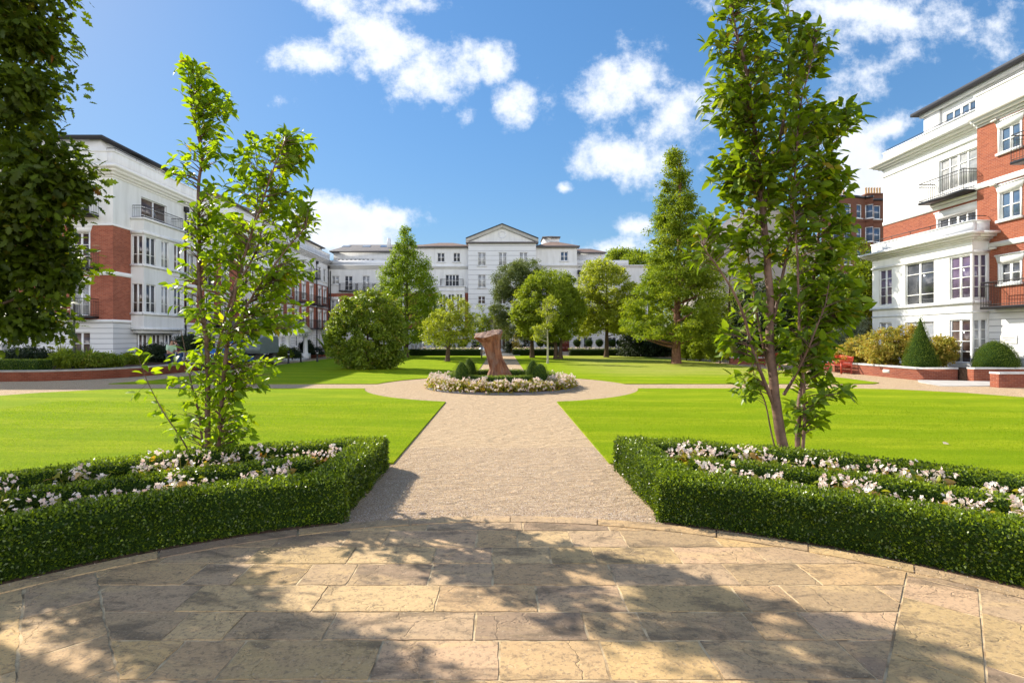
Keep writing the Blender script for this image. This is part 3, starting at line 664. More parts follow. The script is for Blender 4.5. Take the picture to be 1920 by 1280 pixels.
def young_tree(name, label, cat, base, stems, bl, nt, leafL, lmat, bmat, seed, extra=None, spacing=.05, group=None):
    """multi-stem tree: stems = list of (points, r0, r1); twigs reach sampled crown points and carry single leaves"""
    r = np.random.default_rng(seed)
    root = empty(name, base, label, cat, group); tr = G(); sk = []
    for pts, r0, r1 in stems:
        P = catmull(pts, 10); P[:, :2] += np.stack([wob(P, 3, seed), wob(P, 3, seed+1)], 1)*.025
        rad = np.linspace(r0, r1, len(P))*(1+.06*wob(P, 14, 3)); tr.tube(P, rad, 10)
        sk.append(np.concatenate([P, rad[:, None]], 1)[3:])
    S = np.concatenate(sk); T, _ = sample_blobs(bl, nt, .35, r)
    tw = G(); lp = []; la = []; ln = []
    paths = []
    for t in T:
        d = S[:, :3]-t; dist = np.linalg.norm(d, axis=1); cost = dist+1.3*np.maximum(0, S[:, 2]-t[2]+.12)-.0*S[:, 3]
        j = int(np.argmin(cost)); p = S[j, :3]; l = np.linalg.norm(t-p)
        if l < .08: t = p+nrm(r.normal(size=3)+np.array([0, 0, .5]))*.25; l = .25
        if l > 1.3: t = p+(t-p)/l*1.3; l = 1.3
        m = (p+t)/2+np.array([0, 0, .10*l])+r.normal(size=3)*.05*l; e = t
        k = max(4, int(l/.06)); u = np.linspace(0, 1, k)[:, None]
        Q = (1-u)**2*p+2*u*(1-u)*m+u**2*e
        tw.tube(Q, np.linspace(min(.009, max(.004, S[j, 3]*.5)), .0018, k), 4, cap=False); paths.append((Q, l))
    if extra:
        for pts in extra:
            Q = catmull(pts, 10); tw.tube(Q, np.linspace(.012, .002, len(Q)), 5, cap=False)
            L_ = np.linalg.norm(np.diff(Q, axis=0), axis=1).sum(); paths.append((Q, L_))
            for q in range(4, len(Q)-1, 3):
                e = Q[q]+nrm(r.normal(size=3)*[1, 1, .6]+[0, 0, .3])*r.uniform(.1, .22); paths.append((np.linspace(Q[q], e, 5), .15)); tw.tube(np.linspace(Q[q], e, 3), .002, 3, cap=False)
    for Q, l in paths:
        n = max(3, int(l*.8/spacing)); u = np.clip(r.uniform(.22, 1.0, n), 0, .999); u[0] = .999
        f = u*(len(Q)-1); i = f.astype(int); i = np.minimum(i, len(Q)-2); w = (f-i)[:, None]
        P = Q[i]*(1-w)+Q[i+1]*w; d = nrm(Q[i+1]-Q[i])
        side = nrm(np.cross(d, rdir(n, r))); 
        a = nrm(d*.75+side*.75+r.normal(size=(n, 3))*.25+np.array([0, 0, -.28]))
        lp.append(P+side*.012); la.append(a); ln.append(nrm(np.array([0, 0, 1.])+r.normal(size=(n, 3))*.55))
    P = np.concatenate(lp); A = np.concatenate(la); Nn = np.concatenate(ln); n = len(P)
    L = leafL*r.uniform(.62, 1.25, n); tint = np.clip(r.normal(.45, .2, n), 0, .86); tint[r.random(n) < .006] = 1
    cr = G(); leaves(cr, P, A, Nn, L, L*.52, tint, 'leaf8', droop=r.uniform(.05, .35))
    part(tr, 'trunk', bmat, root, True); part(tw, 'twigs', bmat, root); part(cr, 'crown', lmat, root, True)
    return root

def big_tree(name, label, cat, base, height, trunkr, bl, nclump, perclump, clr, leafL, lmat, bmat, seed, wid=.6, shell=.55, profile=None, flat=.75,
             kind='rhomb', trunks=None, updir=.5, group=None, limb=True, tm=.45, crown0=None, hull=None):
    """bl ellipsoids or profile(z)->radius; clumps of leaf-sized faces"""
    r = np.random.default_rng(seed); root = empty(name, base, label, cat, group); bx, by, bz = base
    if profile:
        z0, z1, fn = profile; z = r.uniform(0, 1, nclump*3); rr = np.array([fn(q) for q in z]); keep = r.random(len(z)) < (rr/rr.max())**1.2+.05
        z = z[keep][:nclump]; rr = rr[keep][:nclump]; th = r.uniform(0, 6.28, len(z)); rr = rr*(1+.34*wob(np.stack([np.cos(th)*1.3, np.sin(th)*1.3, z*9], 1), 1.6, seed)+.16*r.normal(size=len(z))); q = np.sqrt(r.random(len(z)))**(.45)
        C = np.stack([bx+np.cos(th)*rr*q, by+np.sin(th)*rr*q, z0+(z1-z0)*z], 1)
        cen = np.stack([np.full(len(z), bx), np.full(len(z), by), C[:, 2]-.3], 1)
    else:
        C, k = sample_blobs(bl, nclump, shell, r); cen = np.array([b[:3] for b in bl])[k]
    out = nrm(C-cen)
    n = len(C)*perclump; ci = np.repeat(np.arange(len(C)), perclump)
    cs = clr*r.uniform(.45, 1.5, len(C)); off = rdir(n, r)*(r.random(n)**.5)[:, None]; off[:, 2] *= flat
    P = C[ci]+off*cs[ci][:, None]; P[:, 2] -= .12*cs[ci]*(off[:, 0]**2+off[:, 1]**2)
    A = nrm(off*.6+out[ci]*.5+r.normal(size=(n, 3))*.6+np.array([0, 0, -.25])); Nn = nrm(out[ci]*.5+off*.4+np.array([0, 0, updir])+r.normal(size=(n, 3))*.55)
    tint = np.clip(tm+r.normal(0, .16, n)+r.normal(0, .12, len(C))[ci], 0, 1)
    L = leafL*r.uniform(.6, 1.25, n); P[:, 2] = np.maximum(P[:, 2], bz+.15)
    cr = G(); leaves(cr, P, A, Nn, L, L*wid, tint, kind)
    tr = G(); top = C[:, 2].max()
    cx, cy = C[:, 0].mean(), C[:, 1].mean()
    if trunks is None: trunks = [((bx, by, bz-.05), (bx+(cx-bx)*.15+.03, by, bz+(top-bz)*.25), (bx+(cx-bx)*.7, by+(cy-by)*.7, bz+(top-bz)*.6), (cx, cy, top-(top-bz)*.07))]
    SK = []
    for t in trunks:
        Pt = catmull(t, 8); rad = trunkr*np.linspace(1, .12, len(Pt)); rad[0] *= 1.35; rad[1] *= 1.15
        tr.tube(Pt, rad, 10); SK.append(Pt)
    SK = np.concatenate(SK)
    if limb:
        for c in C[r.permutation(len(C))[:min(len(C), 34)]]:
            d = np.linalg.norm(SK-c, axis=1)+1.2*np.maximum(0, SK[:, 2]-c[2]+.3*height*.2); j = int(np.argmin(d)); p = SK[j]
            m = (p+c)/2+np.array([0, 0, -.08*d[j]]); u = np.linspace(0, 1, 6)[:, None]
            tr.tube((1-u)**2*p+2*u*(1-u)*m+u**2*c, np.linspace(trunkr*.28, .012, 6), 5, cap=False)
    part(tr, 'trunk', bmat, root, True); part(cr, 'crown', lmat, root)
    return root

# --- clipped hedges
def sweep_hedge(g, path, w, h, dens, leafL, seed, base=0.0, mats=(0, 1), closed=False, fade=None, lump=.022):
    """path xy polyline; adds a dark inner body and a dense coat of small leaves"""
    r = np.random.default_rng(seed); P = np.asarray(path, float)
    seg = np.linalg.norm(np.diff(P, axis=0), axis=1); tot = seg.sum(); cum = np.concatenate([[0], np.cumsum(seg)])
    def pos(s): 
        i = np.clip(np.searchsorted(cum, s, side='right')-1, 0, len(seg)-1); t = ((s-cum[i])/seg[i])[:, None]; q = P[i]*(1-t)+P[i+1]*t
        d = (P[i+1]-P[i])/seg[i][:, None]; return q, d
    rc = min(.05, w*.2)
    def prof(u, W_, H_):
        """u 0..1 around side-top-side -> (offset, z, normal_o, normal_z)"""
        per = 2*H_+W_; d = u*per; o = np.where(d < H_, -W_/2, np.where(d < H_+W_, d-H_-W_/2, W_/2)); z = np.where(d < H_, d, np.where(d < H_+W_, H_, per-d))
        no = np.where(d < H_, -1., np.where(d < H_+W_, 0, 1.)); nz = np.where((d >= H_) & (d < H_+W_), 1., 0.)
        # round the shoulders
        k = np.maximum(0, np.abs(o)-(W_/2-rc))/rc; kz = np.maximum(0, z-(H_-rc))/rc; q = np.sqrt(k*k+kz*kz); f = np.where((k > 0) & (kz > 0) & (q > 1), 1/np.maximum(q, 1e-6), 1)
        o2 = np.where(f < 1, np.sign(o)*(W_/2-rc+k*rc*f), o); z2 = np.where(f < 1, H_-rc+kz*rc*f, z)
        no = np.where(f < 1, np.sign(o)*k, no); nz = np.where(f < 1, kz, nz); return o2, z2, no, nz
    # hull
    ns = max(3, int(tot/.08)); s = np.linspace(0, tot, ns); q, d = pos(np.minimum(s, tot-1e-6)); nn = np.stack([d[:, 1], -d[:, 0]], 1)
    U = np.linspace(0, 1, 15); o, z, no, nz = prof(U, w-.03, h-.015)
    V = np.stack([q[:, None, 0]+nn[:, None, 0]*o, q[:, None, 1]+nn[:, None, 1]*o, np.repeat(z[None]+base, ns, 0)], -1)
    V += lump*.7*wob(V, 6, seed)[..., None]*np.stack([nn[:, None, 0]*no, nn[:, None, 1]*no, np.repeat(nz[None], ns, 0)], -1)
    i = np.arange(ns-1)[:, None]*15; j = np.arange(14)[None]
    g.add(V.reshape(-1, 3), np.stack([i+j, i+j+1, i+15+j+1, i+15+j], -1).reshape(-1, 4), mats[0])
    for e in (0, -1): g.add(V[e], [tuple(range(15)) if e == 0 else tuple(range(15))[::-1]], mats[0])
    # leaf coat incl. the two end faces
    per = 2*h+w; n = int(dens*tot*per); s = r.uniform(0, tot, n); u = r.random(n)
    if True:
        q, _ = pos(s); kk2 = r.random(n) < np.clip(1.15+.75*wob(np.stack([q[:, 0], q[:, 1], u*3], 1), 4.5, seed+5), .25, 1); s, u = s[kk2], u[kk2]; n = len(s)
    if fade is not None:
        q, d = pos(s); k = r.random(n) < fade(q); s, u = s[k], u[k]; n = len(s)
    q, d = pos(s); nn = np.stack([d[:, 1], -d[:, 0]], 1); o, z, no, nz = prof(u, w, h)
    Pn = np.stack([nn[:, 0]*no, nn[:, 1]*no, nz], -1); PP = np.stack([q[:, 0]+nn[:, 0]*o, q[:, 1]+nn[:, 1]*o, z+base], -1)
    ne = int(dens*w*h*1.1); E = []; EN = []
    for e, sg in ((0, -1), (-1, 1)):
        qe, de = pos(np.array([0.0 if e == 0 else tot-1e-6])); ne_ = np.array([de[0, 1], -de[0, 0]]); oo = r.uniform(-w/2, w/2, ne); zz = r.uniform(0, h, ne)
        E.append(np.stack([qe[0, 0]+ne_[0]*oo, qe[0, 1]+ne_[1]*oo, zz+base], -1)); EN.append(np.repeat(np.array([[sg*de[0, 0], sg*de[0, 1], 0]]), ne, 0))
    PP = np.concatenate([PP]+E); Pn = nrm(np.concatenate([Pn]+EN)); n = len(PP)
    PP = PP+Pn*(lump*wob(PP, 6, seed)[:, None]+.010*wob(PP, 22, seed+3)[:, None]+r.normal(.0, .014, (n, 1))+.006)
    A = nrm(Pn*.75+r.normal(size=(n, 3))*.65+np.array([0, 0, .25])); Nn = nrm(Pn*.7+r.normal(size=(n, 3))*.7)
    # light on the tops and shade on the sides put into the leaf tint
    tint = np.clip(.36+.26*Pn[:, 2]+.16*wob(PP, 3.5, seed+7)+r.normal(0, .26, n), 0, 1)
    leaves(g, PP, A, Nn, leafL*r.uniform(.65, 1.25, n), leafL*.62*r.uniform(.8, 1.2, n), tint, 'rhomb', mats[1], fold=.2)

def topiary(name, label, cat, c, prof, dens, leafL, lmat, seed, group=None, hull=None, stem=None):
    """revolved clipped bush; prof = list of (r,z)"""
    r = np.random.default_rng(seed); root = empty(name, c, label, cat, group)
    pf = catmull(np.array([(a, b, 0) for a, b in prof]), 6)[:, :2]; pf[:, 0] = np.maximum(pf[:, 0], .004)
    g = G(); g.lathe([(max(a-.03, .003), b-.01) for a, b in pf], c, 26); 
    V = g.v[0]; V[:] = V+.03*wob(V, 5, seed)[:, None]
    seg = np.linalg.norm(np.diff(pf, axis=0), axis=1)*(pf[1:, 0]+pf[:-1, 0])*np.pi; n = int(dens*seg.sum()); k = r.choice(len(seg), n, p=seg/seg.sum()); t = r.random(n)
    rr = pf[k, 0]*(1-t)+pf[k+1, 0]*t; zz = pf[k, 1]*(1-t)+pf[k+1, 1]*t; th = r.uniform(0, 6.283, n)
    dr = pf[k+1, 0]-pf[k, 0]; dz = pf[k+1, 1]-pf[k, 1]; l = np.maximum(np.hypot(dr, dz), 1e-6); sg = np.where(dz >= 0, 1, -1) if False else 1
    nr, nz_ = dz/l, -dr/l
    Pn = np.stack([np.cos(th)*nr, np.sin(th)*nr, nz_], 1)
    cc = np.array([c[0], c[1], c[2]+np.mean(pf[:, 1])]); P = np.stack([c[0]+rr*np.cos(th), c[1]+rr*np.sin(th), c[2]+zz], 1)
    fl = ((P-cc)*Pn).sum(1) < 0; Pn[fl] *= -1
    P += Pn*(.03*wob(P, 5, seed)[:, None]+.015*wob(P, 14, seed+1)[:, None]+r.normal(.010, .03, (n, 1)))
    leaves(g, P, nrm(Pn*.7+r.normal(size=(n, 3))*.6+[0, 0, .3]), nrm(Pn*.6+r.normal(size=(n, 3))*.7), leafL*r.uniform(.6, 1.2, n), leafL*.5, np.clip(r.normal(.5, .22, n), 0, 1), 'rhomb', 1)
    part(g, 'foliage', [hull or M['hull_box'], lmat], root)
    if stem:
        s = G(); s.tube([(c[0], c[1], stem[0]), (c[0]+.02, c[1], (stem[0]+c[2])/2), (c[0], c[1], c[2]+.1)], stem[1], 7); part(s, 'stem', M['bark'], root, True)
    return root

def flower_plant(name, seed, label, cat, group):
    r = np.random.default_rng(seed); root = empty(name, (0, 0, 0), label, cat, group)
    st = G(); lf = G(); bl = G(); ns = 9; tips = []
    for k in range(ns):
        a = r.uniform(0, 6.28); l = r.uniform(.09, .17); e = np.array([math.cos(a)*l*.75, math.sin(a)*l*.75, l*1.15+.09]); tips.append(e)
        st.tube([(0, 0, 0), e*[.35, .35, .6], e], [.006, .005, .003], 5)
    n = 46; k = r.integers(0, ns, n); T = np.array(tips)[k]; P = T*r.uniform(.4, 1, n)[:, None]+r.normal(size=(n, 3))*.012
    A = nrm(np.stack([r.normal(size=n), r.normal(size=n), r.uniform(-.2, .5, n)], 1)); 
    leaves(lf, P, A, nrm(np.array([0, 0, 1.])+r.normal(size=(n, 3))*.5), r.uniform(.045, .085, n), r.uniform(.04, .07, n), np.clip(r.normal(.45, .27, n), 0, 1), 'leaf8', droop=.2, fold=.12)
    for t in tips[:6]:
        c = t+np.array([0, 0, .035])
        for q in range(4):
            cc = c+r.normal(size=3)*.019; nn = 5; th = r.uniform(0, 6.28)+np.arange(nn)*6.283/nn; ax = nrm(r.normal(size=3)+np.array([0, -.3, 1.0])); u = nrm(np.cross(ax, [1, .2, 0])); v = np.cross(ax, u)
            A = u[None]*np.cos(th)[:, None]+v[None]*np.sin(th)[:, None]+ax*.45
            leaves(bl, np.repeat(cc[None], nn, 0), A, np.repeat(ax[None], nn, 0), .021, .019, np.full(nn, r.random()), 'rhomb', droop=.05, fold=.1)
    st.build('stem', M['leaf_begonia'], root); lf.build('leaves', M['leaf_begonia'], root, True); bl.build('blossom', M['petal'], root)
    return root
# ------------------------------------------------------------------ buildings
class Facade:
    """local frame: u along the wall, z up, d outwards"""
    def __init__(s, ox, oy, ux, uy, nx, ny): s.o = (ox, oy); s.u = (ux, uy); s.n = (nx, ny); s.flip = (ux*ny-uy*nx) > 0
    def P(s, u, z, d=0.): return (s.o[0]+s.u[0]*u+s.n[0]*d, s.o[1]+s.u[1]*u+s.n[1]*d, z)
    def box(s, g, u0, u1, z0, z1, d0, d1, m=0, tint=None):
        v = [s.P(u, z, d) for z in (z0, z1) for d in (d0, d1) for u in (u0, u1)]
        g.add(v, [(0,2,3,1),(4,5,7,6),(0,1,5,4),(2,6,7,3),(0,4,6,2),(1,3,7,5)], m, tint)
    def wall(s, g, u0, u1, z0, z1, ops, zones=None, rev=.16, mrev=None):
        """grid of faces with real openings; zones=[(ztop, material)...]"""
        us = sorted({u0, u1, *[min(max(x, u0), u1) for o in ops for x in (o[0], o[1])]}); zs = {z0, z1}
        for o in ops: zs |= {min(max(o[2], z0), z1), min(max(o[3], z0), z1)}
        zones = zones or [(z1+1, 0)]
        for zt, _ in zones:
            if z0 < zt < z1: zs.add(zt)
        zs = sorted(zs)
        for i in range(len(us)-1):
            for j in range(len(zs)-1):
                uc, zc = (us[i]+us[i+1])/2, (zs[j]+zs[j+1])/2
                if any(o[0] < uc < o[1] and o[2] < zc < o[3] for o in ops): continue
                m = next(mm for zt, mm in zones if zc < zt)
                g.add([s.P(us[i], zs[j]), s.P(us[i+1], zs[j]), s.P(us[i+1], zs[j+1]), s.P(us[i], zs[j+1])], [(0, 1, 2, 3)], m)
        for o in ops:
            a, b, c, e = o[:4]; r = -rev; m = mrev if mrev is not None else 0
            g.add([s.P(a, c), s.P(a, c, r), s.P(a, e, r), s.P(a, e)], [(0, 1, 2, 3)], m); g.add([s.P(b, c), s.P(b, c, r), s.P(b, e, r), s.P(b, e)], [(0, 1, 2, 3)], m)
            g.add([s.P(a, e), s.P(b, e), s.P(b, e, r), s.P(a, e, r)], [(0, 1, 2, 3)], m); g.add([s.P(a, c), s.P(b, c), s.P(b, c, r), s.P(a, c, r)], [(0, 1, 2, 3)], m)
    def window(s, root, o, cols=2, rows=2, pm='pane', rev=.16, lintel=False, sill=True, rowz=None, ft=.06, small=False):
        a, b, c, e = o[:4]; f = G(); d0, d1 = -rev+.01, -rev+.07
        s.box(f, a+.002, a+ft, c+.002, e-.002, d0, d1); s.box(f, b-ft, b-.002, c+.002, e-.002, d0, d1); s.box(f, a+ft, b-ft, c+.002, c+ft*1.1, d0, d1); s.box(f, a+ft, b-ft, e-ft, e-.002, d0, d1)
        w = (b-a-2*ft)/cols
        for i in range(1, cols):
            t = .055 if (cols == 2 or i % 2 == 0 or small) else .03; s.box(f, a+ft+w*i-t, a+ft+w*i+t, c+ft*1.1, e-ft, d0, d1-.006)
        rz = rowz if rowz is not None else [c+ft+(e-c-2*ft)*k/rows for k in range(1, rows)]
        for z in rz: s.box(f, a+ft, b-ft, z-.02, z+.02, d0+.004, d1-.012)
        fo = part(f, 'window', M['frame'], root)
        p = G(); s.box(p, a+.01, b-.01, c+.01, e-.01, -rev-.012, -rev+.022)
        po = p.build('pane', M[pm], fo); 
        if sill:
            q = G(); s.box(q, a-.12, b+.12, c-.11, c-.002, -.02, .11); part(q, 'sill', M['trim'], root)
        if lintel:
            q = G(); h = .34; fl = .1
            v = [s.P(a-.08, e+.003, .035), s.P(b+.08, e+.003, .035), s.P(b+.08+fl, e+h, .035), s.P(a-.08-fl, e+h, .035), s.P(a-.08, e+.003, -.03), s.P(b+.08, e+.003, -.03), s.P(b+.08+fl, e+h, -.03), s.P(a-.08-fl, e+h, -.03)]
            q.add(v, [(0,1,2,3), (0,4,5,1), (1,5,6,2), (2,6,7,3), (3,7,4,0)], 0)
            s.box(q, a-.21, b+.21, e+h, e+h+.06, -.02, .07)
            s.box(q, a-.075, a-.002, c, e-.001, -.03, .03); s.box(q, b+.002, b+.075, c, e-.001, -.03, .03); part(q, 'lintel', M['trim'], root)
    def railing(s, g, u0, u1, z0, z1, d0, d1, step=.12, t=.011, scroll=False):
        """guard rail round three sides"""
        def bar(p, q, tt=t): g.tube([p, q], tt, 4, cap=False)
        for z, tt in ((z1, .022), (z1-.16, .011), (z0+.08, .014)):
            bar(s.P(u0, z, d0), s.P(u0, z, d1), tt); bar(s.P(u0, z, d1), s.P(u1, z, d1), tt); bar(s.P(u1, z, d1), s.P(u1, z, d0), tt)
        n = max(2, int((u1-u0)/step))
        for i in range(n+1): u = u0+(u1-u0)*i/n; bar(s.P(u, z0, d1), s.P(u, z1, d1), .018 if i in (0, n) else .008)
        m = max(1, int(abs(d1-d0)/step))
        for i in range(m): d = d0+(d1-d0)*i/m; bar(s.P(u0, z0, d), s.P(u0, z1, d), .008); bar(s.P(u1, z0, d), s.P(u1, z1, d), .008)
    def balcony(s, root, u0, u1, z, depth=.75, h=1.0, slab=.12):
        b = G(); s.box(b, u0-.02, u1+.02, z-slab, z, -.01, depth+.03)
        bo = part(b, 'balcony', M['blackmetal'], root)
        r = G(); s.railing(r, u0, u1, z, z+h, 0, depth); r.build('railing', M['blackmetal'], bo)
    def cornice(s, g, u0, u1, z0, z1, d=.45, e0=0, e1=0, m=0):
        """stepped moulding, e0/e1 extra length at ends"""
        h = z1-z0; st = [(0, .22, .10), (.22, .45, .35), (.45, .72, .68), (.72, 1, 1.0)]
        for a, b, k in st: s.box(g, u0-e0*k*d, u1+e1*k*d, z0+h*a, z0+h*b, -.05, d*k, m)

# pane objects are built in world coordinates under frame objects whose own origin sits at the root: handled by keeping roots at z=0 origin offset
def fix_children(root):
    """mesh sub-parts built in world space: bring them into their parent's frame"""
    off = np.array(root.location, np.float32)
    for ch in root.children:
        for c2 in ch.children:
            if c2.type == 'MESH' and not c2.get('_done'):
                me = c2.data; n = len(me.vertices); a = np.empty(n*3, np.float32); me.vertices.foreach_get('co', a)
                me.vertices.foreach_set('co', (a.reshape(-1, 3)-off).ravel()); me.update()

prnd = random.Random(3)
def pm(*c): return prnd.choice(c)

# ============ left wing (runs away from the camera, faces the garden) ============
LX = -22.8; LY0 = 30.06; LY1 = 67.7
LW = empty('apartment_wing', (LX, LY0, 0), 'long white and red brick wing on the left, in shade, with white bays', 'building')
FE = Facade(LX, LY0, 0, 1, 1, 0)          # east face, u = Y-LY0
FS = Facade(LX, LY0, -1, 0, 0, -1)        # south end, u to the left
B0, B1, B2, B3 = 2.89, 5.56, 8.5, 11.65   # storey lines
zonesL = [(B0, 1), (B2, 2), (99, 0)]
east_ops = []; south_ops = []; wl = []
def op(lst, u0, u1, z0, z1, **k): lst.append((u0, u1, z0, z1, k))
# bay at u 1.45..5.5 handled separately; repeat along the wing
bays = [(1.45, 5.45), (14.5, 18.5)]
frs = [7.6, 9.9, 12.2, 20.6, 22.8, 25.0, 27.0, 29.0, 31.4, 34.2, 36.0]
for u in frs:
    french = u in (9.9, 22.8, 27.0, 31.4, 34.2)
    op(east_ops, u-.5, u+.5, B0+.5 if not french else B0+.12, B1-.55, lint=True, fr=french)
    op(east_ops, u-.5, u+.5, B1+.75 if not french else B1+.35, B2-.55, lint=True, fr=french)
    op(east_ops, u-.5, u+.5, B2+.55, B2+2.2, lint=False, fr=u in (31.4, 22.8))
    op(east_ops, u-.45, u+.45, .9, 2.3, lint=False, fr=False)
for a, b in bays: op(east_ops, a+.9, b-.6, B2+.62, B2+2.3, lint=False, fr=True, bayd=True)
for u in (1.35, 6.2, 9.6, 13.0, 16.4):
    op(south_ops, u, u+1.05, .85, 2.2, lint=False, fr=False)
    op(south_ops, u+.05, u+1.05, B0+.28, B1-.5, lint=True, fr=True)
    op(south_ops, u+.05, u+1.05, B1+.42, B2-.45, lint=True, fr=True)
    op(south_ops, u+.05, u+1.05, B2+.6, B2+2.2, lint=False, fr=True)
g = G(); FE.wall(g, 0, LY1-LY0, 0, B3, [o[:4] for o in east_ops], zonesL, mrev=0); FS.wall(g, 0, 22, 0, B3, [o[:4] for o in south_ops], zonesL, mrev=0)
part(g, 'wall', [M['white'], M['rustic'], M['brick']], LW)
for F, ops in ((FE, east_ops), (FS, south_ops)):
    for o in ops:
        k = o[4]; F.window(LW, o, 2, 2 if not k['fr'] else 3, pm('pane', 'pane_curtain', 'pane_brown', 'pane'), lintel=k['lint'], sill=not k['fr'], small=True)
        if k['fr'] and not k.get('bayd'): F.balcony(LW, o[0]-.55, o[1]+.55, o[2]-.05, .75)
def box_ring(g, FE_, u0, u1, FS_, w, z0, z1, d):  # string course on both faces
    FE_.box(g, -d, u1, z0, z1, -.03, d); FS_.box(g, -.001, w, z0+.001, z1-.001, -.03, d-.002)
g = G(); box_ring(g, FE, 0, LY1-LY0, FS, 22, B1-.02, B1+.22, .06); box_ring(g, FE, 0, LY1-LY0, FS, 22, B0-.12, B0+.05, .05); box_ring(g, FE, 0, LY1-LY0, FS, 22, B2-.05, B2+.06, .04)
part(g, 'string_course', M['trim'], LW)
g = G(); FE.cornice(g, 0, LY1-LY0, B3-.35, B3+.3, .5, e0=1); FS.cornice(g, 0, 22, B3-.352, B3+.298, .498)
part(g, 'cornice', M['trim'], LW)
g = G(); FE.box(g, -.12, LY1-LY0, B3+.3, B3+1.1, -.25, .12); FS.box(g, -.118, 22, B3+.299, B3+1.098, -.25, .118)
FE.box(g, -.17, LY1-LY0, B3+1.1, B3+1.17, -.28, .17); FS.box(g, -.168, 22, B3+1.099, B3+1.168, -.28, .168); part(g, 'parapet', M['white'], LW)
g = G(); FE.railing(g, .3, 7.4, B3+1.1, B3+1.45, -.6, -.1, step=1.6); part(g, 'railing', M['blackmetal'], LW)
g = G(); g.box(LX-22, LX-.1, LY0+.1, LY1+8, B3-.1, B3+.3); part(g, 'flat_roof', M['lead'], LW)
# attic storeys with thin dark roof edge
for (y0, y1) in ((30.9, 37.4), (43.0, 69.0)):
    g = G(); g.box(LX-21, LX-1.4, y0, y1, B3+.3, 13.82); part(g, 'attic', M['white'], LW)
    g = G(); g.box(LX-21.5, LX-1.0, y0-.4, y1+.3, 13.82, 13.95)
    g.add([(LX-1.0, y0-.4, 13.951), (LX-1.0, y1+.3, 13.951), (LX-5.5, y1+.3, 14.7), (LX-5.5, y0+2.5, 14.7), (LX-21, y0-.4, 13.951), (LX-21, y0+2.5, 14.7)], [(0, 1, 2, 3), (0, 3, 5, 4)])
    part(g, 'roof', M['slate'] if y0 > 40 else M['lead'], LW)
FA = Facade(LX-1.4, 43, 0, 1, 1, 0)
for u in (3, 7, 11, 15.5, 19.3, 20.6): FA.window(LW, (u, u+1.0, B3+.9, B3+1.75), 2, 1, 'pane', rev=-.02, sill=False)
# downpipes
for u in (7.0-.2, 19.6, 33.0, 37.2):
    g = G(); g.tube([FE.P(u, .1, .09), FE.P(u, B3-.5, .09)], .055, 8); FE.box(g, u-.14, u+.14, B3-.75, B3-.4, .02, .26)
    for z in (2, 4.5, 7, 9.6): FE.box(g, u-.08, u+.08, z, z+.05, .0, .16)
    part(g, 'downpipe', M['blackmetal'], LW)
# projecting two storey bays
for bi, (a, b) in enumerate(bays):
    bd = .8; FB = Facade(LX+bd, LY0+a, 0, 1, 1, 0); FR = Facade(LX+bd, LY0+a, -1, 0, 0, -1); FR2 = Facade(LX+bd, LY0+b, -1, 0, 0, 1); w = b-a
    wins = [(.22, 1.12), (1.62, 2.38), (2.92, 3.72)]
    g = G(); ops = [(p, q, z0, z1) for p, q in wins for z0, z1 in ((3.42, 5.2), (6.4, 8.15))]
    FB.wall(g, 0, w, 2.5, 9.15, ops, rev=.12); ro = [(.1, bd-.08, 3.42, 5.2), (.1, bd-.08, 6.4, 8.15)]
    FR.wall(g, 0, bd, 2.5, 9.15, ro, rev=.12); FR2.wall(g, 0, bd, 2.5, 9.15, ro, rev=.12)
    g.add([FB.P(0, 2.5), FB.P(w, 2.5), FB.P(w, 2.5, -bd), FB.P(0, 2.5, -bd)], [(0, 1, 2, 3)]); g.add([FB.P(0, 9.15), FB.P(w, 9.15), FB.P(w, 9.15, -bd), FB.P(0, 9.15, -bd)], [(0, 1, 2, 3)])
    for z0, z1, d in ((3.28, 3.4, .1), (6.26, 6.38, .1), (8.25, 8.45, .08), (9.15, 9.27, .1), (2.35, 2.5, .05)):
        FB.box(g, -d, w+d, z0, z1, -.02, d); FR.box(g, -d+.001, bd, z0+.001, z1-.001, -.02, d-.001); FR2.box(g, -d+.001, bd, z0+.001, z1-.001, -.02, d-.001)
    g.box(LX-.02, LX+bd-.15, LY0+a+.15, LY0+b-.15, 2.15, 2.36)
    part(g, 'bay', M['white'], LW)
    for o in ops: FB.window(LW, o, 2, 2, pm('pane', 'pane_brown', 'pane_curtain'), rev=.12, sill=False, rowz=[o[2]+.62], small=True)
    for F in (FR, FR2):
        for o in ro: F.window(LW, o, 2, 2, 'pane_brown', rev=.12, sill=False, rowz=[o[2]+.62], ft=.04)
    g = G(); FB.railing(g, .15, w-.15, 9.27, 10.05, -bd, .0); part(g, 'railing', M['blackmetal'], LW)
    for u in (.5, 1.75, 3.0):
        FE.window(LW, (a+u, a+u+.8, .55, 2.1), 2, 1, pm('pane', 'pane_brown'), rev=-.05, sill=False)
fix_children(LW)
# wall lamps under the cornice of the left wing skipped in shade

